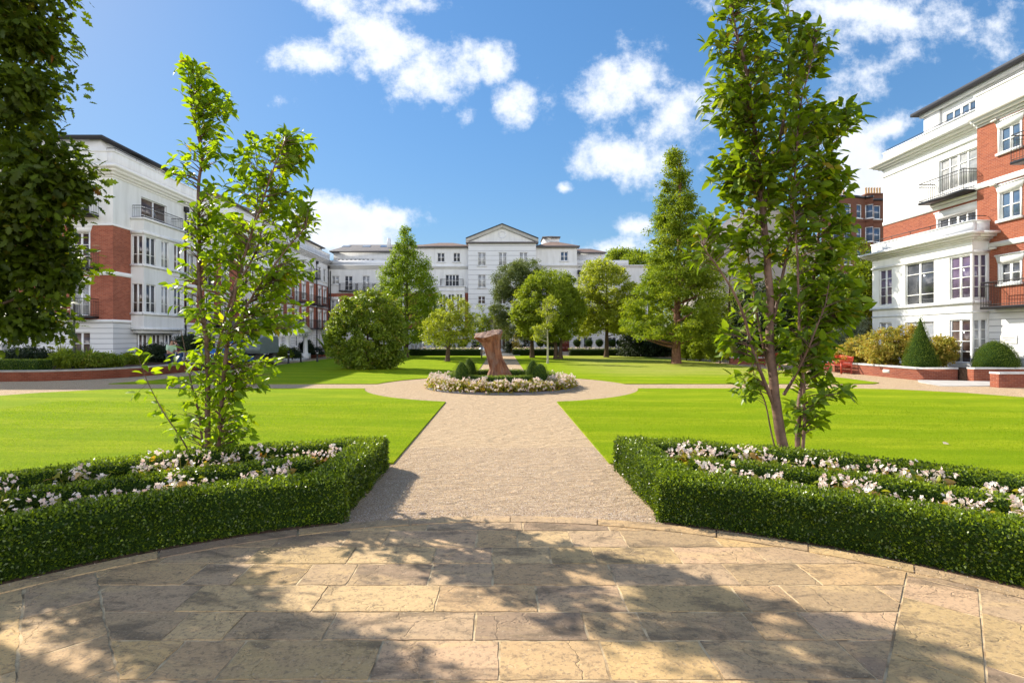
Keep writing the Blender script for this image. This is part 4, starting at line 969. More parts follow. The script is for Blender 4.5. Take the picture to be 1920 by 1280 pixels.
# ============ far range (closes the garden, in shade) ============
FY = 67.7; s_ = FY/960
def fx(px, Y=FY): return (px-940)*Y/960
def fz(py, Y=FY): return CAMH+(632-py)*Y/960
FAR = empty('apartment_range', (0, FY, 0), 'long white range with triangular pediment closing the far end of the garden', 'building')
def block(x0, x1, yf, depth, ztop, ops, zones, name='wall', mats=None, sides=True):
    F = Facade(x0, yf, 1, 0, 0, -1); g = G(); F.wall(g, 0, x1-x0, 0, ztop, [(o[0]-x0, o[1]-x0, o[2], o[3]) for o in ops], zones, rev=.14)
    if sides:
        g.add([(x0, yf, 0), (x0, yf+depth, 0), (x0, yf+depth, ztop), (x0, yf, ztop)], [(0, 1, 2, 3)], zones[-1][1] if False else 0)
        g.add([(x1, yf, 0), (x1, yf+depth, 0), (x1, yf+depth, ztop), (x1, yf, ztop)], [(0, 1, 2, 3)], 0)
    g.add([(x0, yf, ztop), (x1, yf, ztop), (x1, yf+depth, ztop), (x0, yf+depth, ztop)], [(0, 1, 2, 3)], 0)
    part(g, name, mats, FAR)
    for o in ops:
        k = o[4] if len(o) > 4 else {}
        F.window(FAR, (o[0]-x0, o[1]-x0, o[2], o[3]), k.get('c', 2), k.get('r', 2), k.get('p', pm('pane', 'pane_curtain', 'pane')), rev=.14, sill=k.get('s', True), lintel=k.get('l', False), ft=.07, small=True)
        if k.get('b'): F.balcony(FAR, o[0]-x0-.55, o[1]-x0+.55, o[2]-.03, .6, .95)
    return F
def wpx(x0, x1, y0, y1, Y=FY, **k): return (fx(x0, Y), fx(x1, Y), fz(y1, Y), fz(y0, Y), k)
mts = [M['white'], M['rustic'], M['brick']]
zA = [(2.9, 1), (fz(550), 2), (99, 0)]
# A: left section behind the hornbeam
opsA = [wpx(622, 636, 517, 533), wpx(646, 661, 517, 545, b=1, s=False, r=3), wpx(679, 693, 517, 545, b=1, s=False, r=3), wpx(712, 726, 517, 545, b=1, s=False, r=3), wpx(760, 774, 517, 533), wpx(790, 803, 517, 533)]
for x in (620, 652, 684, 716, 748, 780): opsA += [wpx(x, x+15, 562, 585, l=True), wpx(x, x+15, 598, 620, l=True), wpx(x, x+14, 634, 656)]
FAa = block(fx(616), fx(812), FY, 12, fz(499), opsA, zA, mats=mts)
g = G(); FAa.cornice(g, 0, fx(812)-fx(616), fz(505), fz(497), .5); FAa.box(g, 0, fx(812)-fx(616), fz(497), fz(488), -.3, .1); FAa.box(g, 0, fx(812)-fx(616), fz(606.), fz(601), -.02, .07); part(g, 'cornice', M['trim'], FAR)
g = G(); g.box(fx(618), fx(812), FY+1.6, FY+12, fz(490), fz(473, 69.3)); part(g, 'attic', M['white'], FAR)
FAt = Facade(fx(618), FY+1.6, 1, 0, 0, -1)
for x in (625, 633, 641, 649, 657, 665, 673, 681, 690): FAt.window(FAR, (fx(x)-fx(618), fx(x+6.4)-fx(618), fz(487), fz(481.5)), 1, 1, 'pane', rev=-.02, sill=False)
g = G(); x0, x1 = fx(612), fx(880); ze = fz(472.5, 69)
g.box(x0, x1, FY+1.1, FY+13, ze, ze+.14, 1)
g.add([(x0, FY+1.1, ze+.15), (x1, FY+1.1, ze+.15), (x1, FY+5.5, ze+1.75), (x0+1.5, FY+5.5, ze+1.75), (x1, FY+12, ze+1.6), (x0, FY+12, ze+1.6)], [(0, 1, 2, 3), (3, 2, 4, 5)], 0)
part(g, 'roof', [M['slate'], M['lead_far']], FAR)
for x in (624, 664, 700): g = G(); xx = fx(x); g.add([(xx, FY+3.6, ze+1.1), (xx+1.1, FY+3.6, ze+1.1), (xx+1.1, FY+4.6, ze+1.5), (xx, FY+4.6, ze+1.5)], [(0, 1, 2, 3)]); part(g, 'skylight', M['pane_sky'], FAR)
g = G(); g.box(fx(716), fx(722), FY+3, FY+3.6, ze+.6, ze+2.2); part(g, 'chimney', M['white'], FAR)
g = G(); g.tube([(fx(620), FY-.12, .1), (fx(620), FY-.12, fz(508))], .08, 8); part(g, 'downpipe', M['blackmetal'], FAR)
# B: section right of the hornbeam, slightly forward
YB = FY-.7
opsB = [wpx(820, 834, 474, 491, YB), wpx(850, 863, 474, 491, YB), wpx(835, 861, 515, 537, YB, c=4, s=False, b=1), wpx(790, 803, 515, 533, YB)]
opsB += [wpx(x, x+13, 634, 656, YB) for x in (770, 785, 812, 842, 858)]
for x in (790, 812): opsB += [wpx(x, x+13, 562, 583, YB, l=True), wpx(x, x+13, 598, 620, YB, l=True)]
FBb = block(fx(778, YB), fx(883, YB), YB, 10, fz(464, YB), opsB, [(2.9, 1), (fz(549, YB), 2), (99, 0)], mats=mts)
wB = fx(883, YB)-fx(778, YB); g = G(); FBb.cornice(g, 0, wB, fz(505, YB), fz(499, YB), .3, 1, 1); FBb.box(g, -.3, wB+.3, fz(464.5, YB), fz(462, YB), -.5, .45, 1); part(g, 'cornice', [M['trim'], M['lead_far']], FAR)
g = G(); x0, x1 = fx(778, YB)-.3, fx(886, YB); z = fz(462, YB); g.add([(x0, YB-.4, z+.004), (x1, YB-.4, z+.004), (x1-3, YB+4, z+1.2), (x0+3, YB+4, z+1.2)], [(0, 1, 2, 3)]); g.add([(x1, YB-.4, z+.004), (x1-3, YB+4, z+1.2), (x1, YB+9, z)], [(0, 1, 2)]); g.add([(x0, YB-.4, z+.004), (x0+3, YB+4, z+1.2), (x0, YB+9, z)], [(0, 1, 2)]); part(g, 'roof', M['slate_brown'], FAR)
# bay on B
FBy = Facade(fx(822, YB), YB-.7, 1, 0, 0, -1); wb = fx(872, YB)-fx(822, YB); g = G(); bops = [(.25, 1.05, fz(584, YB), fz(552, YB)), (1.35, 2.15, fz(584, YB), fz(552, YB)), (2.45, 3.2, fz(584, YB), fz(552, YB)), (.25, 1.05, 3.5, fz(594, YB)), (1.35, 2.15, 3.5, fz(594, YB)), (2.45, 3.2, 3.5, fz(594, YB))]
FBy.wall(g, 0, wb, 2.7, fz(539, YB), bops, rev=.1)
for xx in (0, wb): g.add([FBy.P(xx, 2.7), FBy.P(xx, 2.7, -.7), FBy.P(xx, fz(539, YB), -.7), FBy.P(xx, fz(539, YB))], [(0, 1, 2, 3)])
FBy.box(g, -.1, wb+.1, fz(539, YB), fz(537, YB), -.7, .1); FBy.box(g, -.1, wb+.1, 2.55, 2.7, -.7, .05); FBy.box(g, -.05, wb+.05, fz(547, YB), fz(545, YB), -.02, .06); part(g, 'bay', M['white'], FAR)
for o in bops: FBy.window(FAR, o, 2, 2, 'pane', rev=.1, sill=False, ft=.06)
# C: pediment block
YPd = FY-1.6
opsC = []
for x in (896, 935, 974): opsC += [wpx(x, x+15, 473, 498, YPd, r=3, p='pane_curtain'), wpx(x, x+15, 515, 539, YPd, r=3, p='pane_curtain'), wpx(x, x+14, 555, 570, YPd, p='pane_brown')]
opsC += [wpx(896, 908, 612, 640, YPd), wpx(982, 994, 612, 640, YPd)]
opsC += [wpx(926, 956, 605, 655, YPd, p='pane_brown', s=False, c=4, r=2)]
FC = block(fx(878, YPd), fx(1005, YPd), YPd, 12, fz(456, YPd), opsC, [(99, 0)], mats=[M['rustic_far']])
g = G(); wC = fx(1005, YPd)-fx(878, YPd); FC.box(g, -.3, wC+.3, fz(456.5, YPd), fz(454, YPd), -1, .35); part(g, 'cornice', M['lead_far'], FAR)
g = G(); za, zb = fz(454, YPd)+.002, fz(421.5, YPd); xm = wC/2
g.add([FC.P(0, za, -.1), FC.P(wC, za, -.1), FC.P(xm, zb-.35, -.1)], [(0, 1, 2)])
for sx in (0, 1):
    a = (-.3, za) if sx == 0 else (wC+.3, za)
    for dz0, dz1, dd, mm in ((0, .34, .28, 0), (.345, .44, .38, 1)):
        v = [FC.P(a[0], a[1]+dz0, -.2), FC.P(xm, zb-.35+dz0, -.2), FC.P(xm, zb-.35+dz1, -.2), FC.P(a[0], a[1]+dz1, -.2)]+[FC.P(a[0], a[1]+dz0, dd), FC.P(xm, zb-.35+dz0, dd), FC.P(xm, zb-.35+dz1, dd), FC.P(a[0], a[1]+dz1, dd)]
        g.add(v, [(4, 5, 6, 7), (0, 1, 5, 4), (3, 2, 6, 7), (0, 3, 7, 4)], mm)
g.lathe([(.5, -.03), (.5, .03), (.38, .03), (.38, -.0)], (0, 0, 0), 20, 0)
V = g.v[-1]; V[:] = np.stack([V[:, 0]+FC.P(xm, 0)[0], np.full(len(V), YPd+.1)-np.abs(V[:, 2])-.03, V[:, 1]+za+1.0], 1)
part(g, 'pediment', [M['white'], M['lead_far']], FAR)
g = G(); z = zb+.12; g.add([FC.P(-.3, za+.5, .42), FC.P(xm, z, .42), FC.P(xm, z, -12), FC.P(-.3, za+.5, -12), FC.P(wC+.3, za+.5, .42), FC.P(wC+.3, za+.5, -12)], [(0, 1, 2, 3), (1, 4, 5, 2)]); part(g, 'roof', M['slate'], FAR)
# entrance canopy: dark barrel roof
g = G(); th = np.linspace(0, np.pi, 15); x0, x1 = fx(913, YPd), fx(962, YPd); cx, rx = (x0+x1)/2, (x1-x0)/2; zc = fz(608, YPd); rz = fz(592, YPd)-zc
for (ya, yb, k) in ((YPd-3.2, YPd, 1),):
    A = np.stack([cx-np.cos(th)*rx, np.full(15, ya), zc+np.sin(th)*rz], 1); Bq = A.copy(); Bq[:, 1] = yb
    g.add(np.concatenate([A, Bq]), np.array([[i, i+1, i+16, i+15] for i in range(14)]))
    A2 = A.copy(); A2[:, 2] -= .3; g.add(np.concatenate([A, A2]), np.array([[i, i+1, i+16, i+15] for i in range(14)]))
part(g, 'canopy', mat('brown_canopy', (.10, .055, .04), .6, .3), FAR)
for x in (x0+.2, x1-.2): g = G(); g.lathe([(.22, 0), (.22, .25), (.15, .3), (.14, 2.9), (.2, 3.0), (.2, zc)], (x, YPd-3, 0), 12); part(g, 'column', M['trim'], FAR)
# D and E: right-hand sections
YD = FY-.6
opsD = [wpx(1051, 1065, 472, 489, YD, p='pane_sky'), wpx(1020, 1033, 515, 537, YD), wpx(1055, 1068, 515, 537, YD), wpx(1020, 1033, 560, 582, YD), wpx(1055, 1068, 560, 582, YD), wpx(1028, 1040, 634, 656, YD)]
FD = block(fx(1005, YD), fx(1082, YD), YD, 11, fz(464, YD), opsD, [(2.9, 1), (99, 0)], mats=mts)
wD = fx(1082, YD)-fx(1005, YD); g = G(); FD.cornice(g, 0, wD, fz(502, YD), fz(497, YD), .3, 0, 1); FD.box(g, -.5, wD+.3, fz(464.5, YD), fz(461.5, YD), -.5, .45, 1); part(g, 'cornice', [M['trim'], M['lead_far']], FAR)
g = G(); z = fz(461.5, YD)+.004; x0, x1 = fx(1004, YD), fx(1085, YD); g.add([(x0, YD-.4, z), (x1, YD-.4, z), ((x0+x1)/2+.5, YD+4, z+1.3), ((x0+x1)/2-.5, YD+4, z+1.3), (x1, YD+9, z), (x0, YD+9, z)], [(0, 1, 2, 3), (1, 4, 2), (0, 3, 5), (3, 2, 4, 5)]); part(g, 'roof', M['slate_brown'], FAR)
g = G(); g.box(fx(1023), fx(1055), FY+4, FY+7, 12, fz(446, FY+4)); g.box(fx(1021), fx(1057), FY+3.6, FY+7.4, fz(446, FY+4), fz(444.5, FY+4), 1)
zz = fz(444.5, FY+4)+.003; g.add([(fx(1021), FY+3.6, zz), (fx(1057), FY+3.6, zz), (fx(1057), FY+7.4, zz), (fx(1021), FY+7.4, zz), (fx(1039), FY+5.5, zz+.45)], [(0, 1, 4), (1, 2, 4), (2, 3, 4), (3, 0, 4)], 1); part(g, 'lantern', [M['white'], M['lead_far']], FAR)
opsE = [wpx(1095, 1108, 515, 537), wpx(1120, 1133, 515, 537), wpx(1150, 1163, 515, 537), wpx(1095, 1108, 560, 582), wpx(1150, 1163, 560, 582), wpx(1094, 1111, 632, 655), wpx(1140, 1156, 632, 655), wpx(1172, 1186, 632, 655)]
opsE += [(fx(1052, FY), fx(1066, FY), .06, 2.15, {'p': 'pane_brown', 's': False})] if False else []
FEe = block(fx(1080), fx(1215), FY, 11, fz(497), opsE, [(2.9, 1), (99, 0)], mats=mts)
wE = fx(1215)-fx(1080); g = G(); FEe.cornice(g, 0, wE, fz(502), fz(497), .3, 0, 1); FEe.box(g, 0, fx(1178)-fx(1080), fz(497), fz(488), -.3, .1); part(g, 'cornice', M['trim'], FAR)
g = G(); g.box(fx(1080), fx(1138), FY+1.6, FY+10, fz(492), fz(475, 69.3)); g.box(fx(1078), fx(1141), FY+1.1, FY+10.4, fz(475, 69.3), fz(473.6, 69.3), 1)
z = fz(473.6, 69.3)+.003; g.add([(fx(1078), FY+1.1, z), (fx(1141), FY+1.1, z), (fx(1120), FY+5, z+1.1), (fx(1078), FY+5, z+1.1), (fx(1141), FY+10.4, z)], [(0, 1, 2, 3), (1, 4, 2)], 2); part(g, 'attic', [M['white'], M['lead_far'], M['slate_brown']], FAR)
FEt = Facade(fx(1080), FY+1.6, 1, 0, 0, -1)
for x in (1083, 1092, 1101, 1110, 1119, 1128): FEt.window(FAR, (fx(x)-fx(1080), fx(x+5.5)-fx(1080), fz(487.5), fz(484)), 1, 1, 'pane', rev=-.02, sill=False)
g = G(); FD.box(g, fx(1051)-fx(1005, YD), fx(1066)-fx(1005, YD), .05, 2.2, -.02, .05); FD.box(g, fx(1050)-fx(1005, YD), fx(1067)-fx(1005, YD), 2.2, 2.32, -.02, .12, 1)
for i in range(2):
    for j in range(3): FD.box(g, fx(1051)-fx(1005, YD)+.1+i*.5, fx(1051)-fx(1005, YD)+.48+i*.5, .2+j*.66, .7+j*.66, .051, .065)
part(g, 'door', [M['door_red'], M['trim']], FAR)
g = G(); g.tube([(fx(1084), YD-.15, .1), (fx(1084), YD-.15, fz(515))], .09, 8); g.box(fx(1084)-.2, fx(1084)+.2, YD-.4, YD-.02, fz(515), fz(508)); part(g, 'downpipe', M['blackmetal'], FAR)
fix_children(FAR)

# ============ right building (sunlit) ============
RX = 22.9; RY1 = 31.1
RB_ = empty('apartment_house', (RX, RY1, 0), 'sunlit white and orange brick house on the right with a glazed white bay', 'building')
FM = Facade(RX, 24.65, 0, -1, -1, 0)       # main brick face, u towards the camera
FRc = Facade(RX+.3, RY1, 0, -1, -1, 0)     # recessed face further back
L0, L1, L2, L3 = 3.2, 6.2, 9.14, 12.24
main_ops = []
for yc in (23.05, 20.3, 17.4):
    a = 24.65-yc-.47; b = a+.94
    main_ops += [(a, b, 4.33, 5.28), (a, b, 7.25, 8.5), (a, b, 10.33, 11.45)]
g = G(); FM.wall(g, 0, 11, 0, L3, main_ops, [(L0, 1), (99, 2)], rev=.12, mrev=0)
g.add([(RX, 24.65, 0), (RX+.3, 24.65, 0), (RX+.3, 24.65, L3+1.2), (RX, 24.65, L3+1.2)], [(0, 1, 2, 3)], 0)
rec_ops = [(RY1-27.15, RY1-24.95, 9.5, 11.2), (RY1-27.2, RY1-25.0, 7.1, 8.12)]
FRc.wall(g, 0, RY1-24.65, 0, 12.2, rec_ops, [(8.68, 2), (99, 0)], rev=.14, mrev=0)
g.add([(RX+.3, RY1, 0), (RX+14, RY1, 0), (RX+14, RY1, 12.2), (RX+.3, RY1, 12.2)], [(0, 1, 2, 3)], 2)
g.add([(RX, 13.65, 0), (RX+14, 13.65, 0), (RX+14, 13.65, L3), (RX, 13.65, L3)], [(0, 1, 2, 3)], 2)
part(g, 'wall', [M['white'], M['rustic'], M['brick_warm']], RB_)
for o in main_ops: FM.window(RB_, o, 2, 2, 'pane_sky' if o[2] > 6 else 'pane', rev=.12, lintel=True)
o = rec_ops[0]; FRc.window(RB_, o, 4, 2, 'pane_curtain', rev=.14, sill=False, rowz=[o[2]+1.2]); o = rec_ops[1]; FRc.window(RB_, o, 4, 1, 'pane', rev=.14, lintel=True, sill=False)
g = G(); FM.box(g, -.04, 11, L1-.14, L1+.1, -.02, .06); FM.box(g, -.04, 11, L2-.16, L2+.1, -.02, .06); FM.box(g, -.03, 11, L0-.1, L0+.03, -.02, .04); FRc.box(g, 0, RY1-24.66, 8.64, 8.84, -.02, .05); FRc.box(g, RY1-27.6, RY1-24.66, 8.85, 9.0, -.02, .25)
FRc.box(g, 0, RY1-24.66, 11.55, 11.68, -.02, .06); FRc.box(g, 3.4, 3.43, 8.9, 11.5, -.02, .012)
part(g, 'string_course', M['trim'], RB_)
g = G(); FM.cornice(g, 0, 11, L3-.32, L3+.16, .5, 0, 0); FRc.cornice(g, 0, RY1-24.66, 11.95, 12.4, .55, 1, 0)
g.box(RX+.3, RX+14, RY1-.02, RY1+.5, 12.28, 12.4); part(g, 'cornice', M['trim'], RB_)
g = G(); FM.box(g, -.01, 11, L3+.16, L3+1.2, -.4, .06); FM.box(g, -.06, 11, L3+1.2, L3+1.28, -.42, .12)
FRc.box(g, .05, RY1-24.67, 12.4, 12.98, -.4, .02); FRc.box(g, 0, RY1-24.67, 12.98, 13.05, -.42, .07); g.box(RX+.31, RX+14, RY1-.35, RY1-.05, 12.4, 12.98); part(g, 'parapet', M['white'], RB_)
g = G(); g.tube([FRc.P(.1, 13.2, -.1), FRc.P(RY1-24.8, 13.2, -.1)], .02, 6); g.tube([FM.P(.2, L3+1.42, -.1), FM.P(10, L3+1.42, -.1)], .02, 6)
for u in np.arange(.3, 6.3, 1.2): g.tube([FRc.P(u, 13.04, -.1), FRc.P(u, 13.2, -.1)], .012, 5)
for u in np.arange(.3, 10, 1.4): g.tube([FM.P(u, L3+1.28, -.1), FM.P(u, L3+1.42, -.1)], .012, 5)
part(g, 'railing', M['blackmetal'], RB_)
FAr = Facade(24.5, 29.5, 0, -1, -1, 0); aop = [(29.5-28.3, 29.5-26.3, 13.15, 14.2)]
g = G(); FAr.wall(g, 0, 16, 12.3, 14.75, aop, rev=.1); g.add([(24.5, 29.5, 12.3), (34, 29.5, 12.3), (34, 29.5, 14.75), (24.5, 29.5, 14.75)], [(0, 1, 2, 3)]); FAr.box(g, -.05, 1.0, 12.3, 14.7, -.02, .12)
FAr.box(g, -.2, 16, 14.55, 14.75, -.02, .25); g.box(RX+.1, 36, 13.8, RY1-.1, 12.2, 12.3); part(g, 'attic', M['white'], RB_)
FAr.window(RB_, aop[0], 4, 1, 'pane_sky', rev=.1, sill=False)
g = G(); FAr.box(g, -.5, 16.5, 14.75, 14.92, -10, .55); g.add([FAr.P(-.5, 14.921, .55), FAr.P(16.5, 14.921, .55), FAr.P(16.5, 16, -4), FAr.P(2, 16, -4), FAr.P(-.5, 14.921, -9)], [(0, 1, 2, 3), (0, 3, 4)]); part(g, 'roof', M['lead'], RB_)
# big white bay
BX, BY0, BY1 = 22.1, 30.5, 24.03
FBw = Facade(BX, BY0, 0, -1, -1, 0); FBr = Facade(BX, BY1, 1, 0, 0, -1); wb = BY0-BY1
def ypx(px): return BX*960/(px-940)
fw = lambda a, b: (BY0-ypx(a), BY0-ypx(b))
A_, B_, C_ = fw(1648, 1672), fw(1697, 1751), fw(1780, 1819)
up = [(*A_, 3.73, 5.8), (*B_, 3.6, 5.85), (*C_, 3.73, 5.8)]; dn = [(*A_, .9, 2.75), (*B_, .75, 2.72), (*C_, .66, 2.75)]
ret = [(.08, .72, 3.73, 5.8), (.08, .72, .9, 2.75)]
g = G(); FBw.wall(g, 0, wb, 0, 6.4, up+dn, rev=.13); FBr.wall(g, 0, .8, 0, 6.4, ret, rev=.1); g.add([(BX, BY0, 0), (RX+.3, BY0, 0), (RX+.3, BY0, 6.4), (BX, BY0, 6.4)], [(0, 1, 2, 3)])
for (z0, z1, d) in ((3.48, 3.6, .1), (5.86, 5.98, .05), (3.05, 3.12, .03)):
    FBw.box(g, -d, wb+d, z0, z1, -.02, d); FBr.box(g, -d+.002, .8, z0+.002, z1-.002, -.02, d-.002)
part(g, 'bay', M['white'], RB_)
FBw.window(RB_, up[0], 2, 4, 'pane_violet', rev=.13, sill=False, small=True); FBw.window(RB_, up[2], 2, 4, 'pane_violet', rev=.13, sill=False, small=True)
FBw.window(RB_, up[1], 2, 2, 'pane', rev=.13, rowz=[3.6+.55, 5.25], small=True, sill=False)
FBw.window(RB_, dn[0], 2, 4, 'pane_curtain', rev=.13, sill=False, small=True); FBw.window(RB_, dn[1], 2, 1, 'pane_curtain', rev=.13, sill=False, small=True); FBw.window(RB_, dn[2], 2, 4, 'pane_brown', rev=.13, sill=False, small=True)
FBr.window(RB_, ret[0], 2, 4, 'pane_violet', rev=.1, sill=False, ft=.05); FBr.window(RB_, ret[1], 2, 4, 'pane_curtain', rev=.1, sill=False, ft=.05)
g = G(); FBw.cornice(g, 0, wb, 6.4, 6.8, .55, 1, 1); FBr.cornice(g, 0, .8, 6.401, 6.799, .549, 0, 0); FBw.cornice(g, wb-.01, wb, 6.4, 6.8, .549, 0, 0)
part(g, 'cornice', M['trim'], RB_)
g = G(); FBw.box(g, -.02, wb+.03, 6.8, 7.33, -.18, .03); FBr.box(g, -.001, 1.1, 6.8, 7.328, -.18, .028); FBw.box(g, -.06, wb+.06, 7.33, 7.39, -.2, .07); FBr.box(g, -.03, 1.1, 7.329, 7.388, -.2, .068)
g.box(BX+.1, RX+.28, BY1+.1, BY0-.02, 6.75, 6.82); part(g, 'parapet', M['white'], RB_)
g = G(); g.tube([FBw.P(0, 7.62, -.1), FBw.P(wb-.1, 7.62, -.1), FBr.P(.75, 7.62, -.1)], .02, 6)
for u in (.1, 1.4, 2.7, 4.0, 5.3, wb-.1): g.tube([FBw.P(u, 7.38, -.1), FBw.P(u, 7.62, -.1)], .014, 5)
part(g, 'railing', M['blackmetal'], RB_)
# balconies
FRc.balcony(RB_, RY1-27.4, RY1-24.75, 9.05, .85, 1.0); FM.balcony(RB_, 1.0, 8.0, 3.3, .75, 1.1); FM.balcony(RB_, 2.4, 6.2, 9.5, .75, 1.15)
# security cameras / wall lamps
for u, z in ((.95, 6.02), (.95, 8.95), (1.0, 11.9)):
    g = G(); g.tube([FM.P(u, z, 0), FM.P(u, z, .12)], .045, 8); g.tube([FM.P(u-.12, z-.02, .16), FM.P(u+.12, z, .14)], .055, 8); part(g, 'wall_lamp', M['stone'], RB_, True)
# plaque with two lines of small lettering strokes
g = G(); pa = FM.P; u0, u1, z0, z1 = 24.65-ypx(1876)*RX/BX, 24.65-ypx(1908)*RX/BX, 1.62, 1.98
pts = [(u0, z0), (u1, z0), (u1, z1), (u1-.12, z1), (u1-.2, z1+.06), (u0+.2, z1+.06), (u0+.12, z1), (u0, z1)]
g.add([pa(a, b, .035) for a, b in pts], [tuple(range(8))]); g.add([pa(a, b, .035) for a, b in pts]+[pa(a, b, 0) for a, b in pts], np.array([[i, (i+1) % 8, (i+1) % 8+8, i+8] for i in range(8)]))
po = part(g, 'plaque', M['stone'], RB_)
g = G()
for zz, w in ((1.86, .26), (1.76, .16)):
    u = (u0+u1)/2-w
    while u < (u0+u1)/2+w: FM.box(g, u, u+.022, zz, zz+.04, .036, .038); u += .036
g.build('inscription', mat('faded_grey_lettering', (.35, .35, .36), .6), po)
fix_children(RB_)
# ============ old brown mansion, grey house beyond the right-hand trees ============
MY = 62.0
MAN = empty('brick_mansion', (fx(1610, MY), MY, 0), 'tall old brown brick mansion block with white sash windows and yellow chimney pots', 'building')
def mwin(F, u, z0, z1, w=.85):
    F.window(MAN, (u-w/2, u+w/2, z0, z1), 1, 2, 'pane_sky', rev=.12, sill=True, ft=.09)
cols_ = [(1545, 1579), (1579, 1600), (1600, 1622), (1622, 1638), (1638, 1675)]
segs = [((1540, MY+.0), (1578, MY+.0)), ((1578, MY+.0), (1600, MY+.0)), ((1600, MY), (1622, MY+.6)), ((1622, MY+.6), (1637, MY-.0)), ((1637, MY+.8), (1700, MY+.8))]
for k, ((pa_, ya), (pb_, yb)) in enumerate(segs):
    xa, xb = fx(pa_, ya), fx(pb_, yb); l = math.hypot(xb-xa, yb-ya); ux, uy = (xb-xa)/l, (yb-ya)/l
    F = Facade(xa, ya, ux, uy, uy, -ux); zt = fz(370, MY)-(.0 if k < 4 else .2)
    rows = [(fz(408, MY), fz(382, MY)), (fz(452, MY), fz(424, MY)), (fz(496, MY), fz(468, MY)), (fz(540, MY), fz(512, MY)), (fz(584, MY), fz(556, MY))]
    us = [l/2] if l < 2.2 else [l*.35, l*.75]
    if k == 4: us = [.5, 2.2]
    ops = [(u-.42, u+.42, a, b) for u in us for a, b in rows]
    g = G(); F.wall(g, 0, l, 0, zt, ops, rev=.14); F.box(g, -.05, l+.05, zt, zt+.25, -.1, .15, 1); 
    for z in (fz(415, MY), fz(459, MY)): F.box(g, 0, l, z, z+.12, -.02, .05)
    part(g, 'wall', [M['brick_old'], M['lead']], MAN)
    for o in ops: F.window(MAN, o, 1, 2, 'pane_sky', rev=.14, ft=.09, sill=True)
g = G(); g.box(fx(1540, MY), fx(1700, MY), MY+.9, MY+12, fz(372, MY), fz(371, MY)); part(g, 'roof', M['lead'], MAN)
for a, b, zt in ((1626, 1658, 348), (1572, 1590, 352), (1545, 1556, 356)):
    g = G(); xa, xb = fx(a, MY+2), fx(b, MY+2); z = fz(zt+14, MY+2); g.box(xa, xb, MY+2, MY+3, fz(372, MY), z); g.box(xa-.08, xb+.08, MY+1.92, MY+3.08, z-.25, z-.05)
    ch = part(g, 'chimney', M['brick_old'], MAN); n = max(2, int((xb-xa)/.34))
    p = G()
    for i in range(n): p.lathe([(.12, 0), (.13, .1), (.11, .3), (.10, .75), (.125, .78), (.12, .85), (.06, .84)], (xa+.2+(xb-xa-.4)*i/(n-1), MY+2.5, z-.05), 10)
    p.build('chimney_pot', mat('buff_clay', (.55, .36, .17), .8), ch, True)
fix_children(MAN)
HY = 52.0
HOU = empty('rendered_house', (fx(1440, HY), HY, 0), 'pale grey rendered house seen through the gaps of the right-hand young tree', 'building')
g = G(); x0, x1, xm = fx(1340, HY), fx(1530, HY), fx(1440, HY); ze, za = fz(470, HY), fz(372, HY)
g.add([(x0, HY, 0), (x1, HY, 0), (x1, HY, ze), (xm, HY, za), (x0, HY, ze), (x0, HY+9, 0), (x1, HY+9, 0), (x1, HY+9, ze), (xm, HY+9, za), (x0, HY+9, ze)], [(0, 1, 2, 3, 4), (0, 5, 9, 4), (1, 6, 7, 2)])
part(g, 'wall', mat('grey_beige_render', (.42, .38, .34), .8, .2, noise=(.8, (.33, .30, .27), 8)), HOU)
g = G(); g.add([(x0-.4, HY-.15, ze-.2), (xm, HY-.15, za+.05), (xm, HY+9, za+.05), (x0-.4, HY+9, ze-.2), (x1+.4, HY-.15, ze-.2), (x1+.4, HY+9, ze-.2)], [(0, 1, 2, 3), (1, 4, 5, 2)]); part(g, 'roof', M['slate'], HOU)
g = G(); g.box(fx(1462, HY), fx(1484, HY), HY+.3, HY+1.3, ze, fz(418, HY)); ch = part(g, 'chimney', mat('grey_chimney_render', (.36, .33, .3), .8), HOU)
p = G()
for i in range(4): p.lathe([(.14, 0), (.12, .6), (.15, .62), (.14, .7), (.07, .7)], (fx(1465+5.3*i, HY), HY+.8, fz(418, HY)), 10)
p.build('chimney_pot', mat('red_clay', (.45, .12, .06), .8), ch, True); fix_children(HOU)

# ============ planter walls ============
def planter(name, pts, h, w, label, brick, cap=.07, vent=None, group=None):
    """low brick wall along a polyline with a pale coping"""
    P = [Vector(p) for p in pts]; root = empty(name, (P[0].x, P[0].y, 0), label, 'low wall', group)
    def strip(g, z0, z1, wo):
        n = len(P); L_ = []; R_ = []
        for i in range(n):
            d = ((P[min(i+1, n-1)]-P[max(i-1, 0)])).normalized(); nn = Vector((d.y, -d.x)); k = 1
            if 0 < i < n-1:
                c = (P[i]-P[i-1]).normalized().dot(d); k = 1/max(.5, c)
            L_.append(P[i]+nn*wo*k); R_.append(P[i]-nn*(w-wo if False else w+wo)*k)
        V = [(p.x, p.y, z) for z in (z0, z1) for p in L_]+[(p.x, p.y, z) for z in (z0, z1) for p in R_]
        a = np.arange(n-1)[:, None]; f = np.concatenate([a+[0, 1, n+1, n], a+[2*n, 2*n+1, 3*n+1, 3*n], a+[n, n+1, 3*n+1, 3*n], a+[0, 1, 2*n+1, 2*n]])
        g.add(V, f, 0); g.add(V, [(0, n, 3*n, 2*n), (n-1, 2*n-1, 4*n-1, 3*n-1)], 0)
    g = G(); strip(g, -.02, h-cap, 0); part(g, 'brickwork', brick, root)
    g = G(); strip(g, h-cap, h, .035); part(g, 'coping', M['stone'], root)
    if vent:
        g = G(); x, y, dx, dy = vent; g.box(x, x+dx, y, y+dy, h-cap-.16, h-cap-.03)
        part(g, 'vent_block', M['stone'], root)
    return root
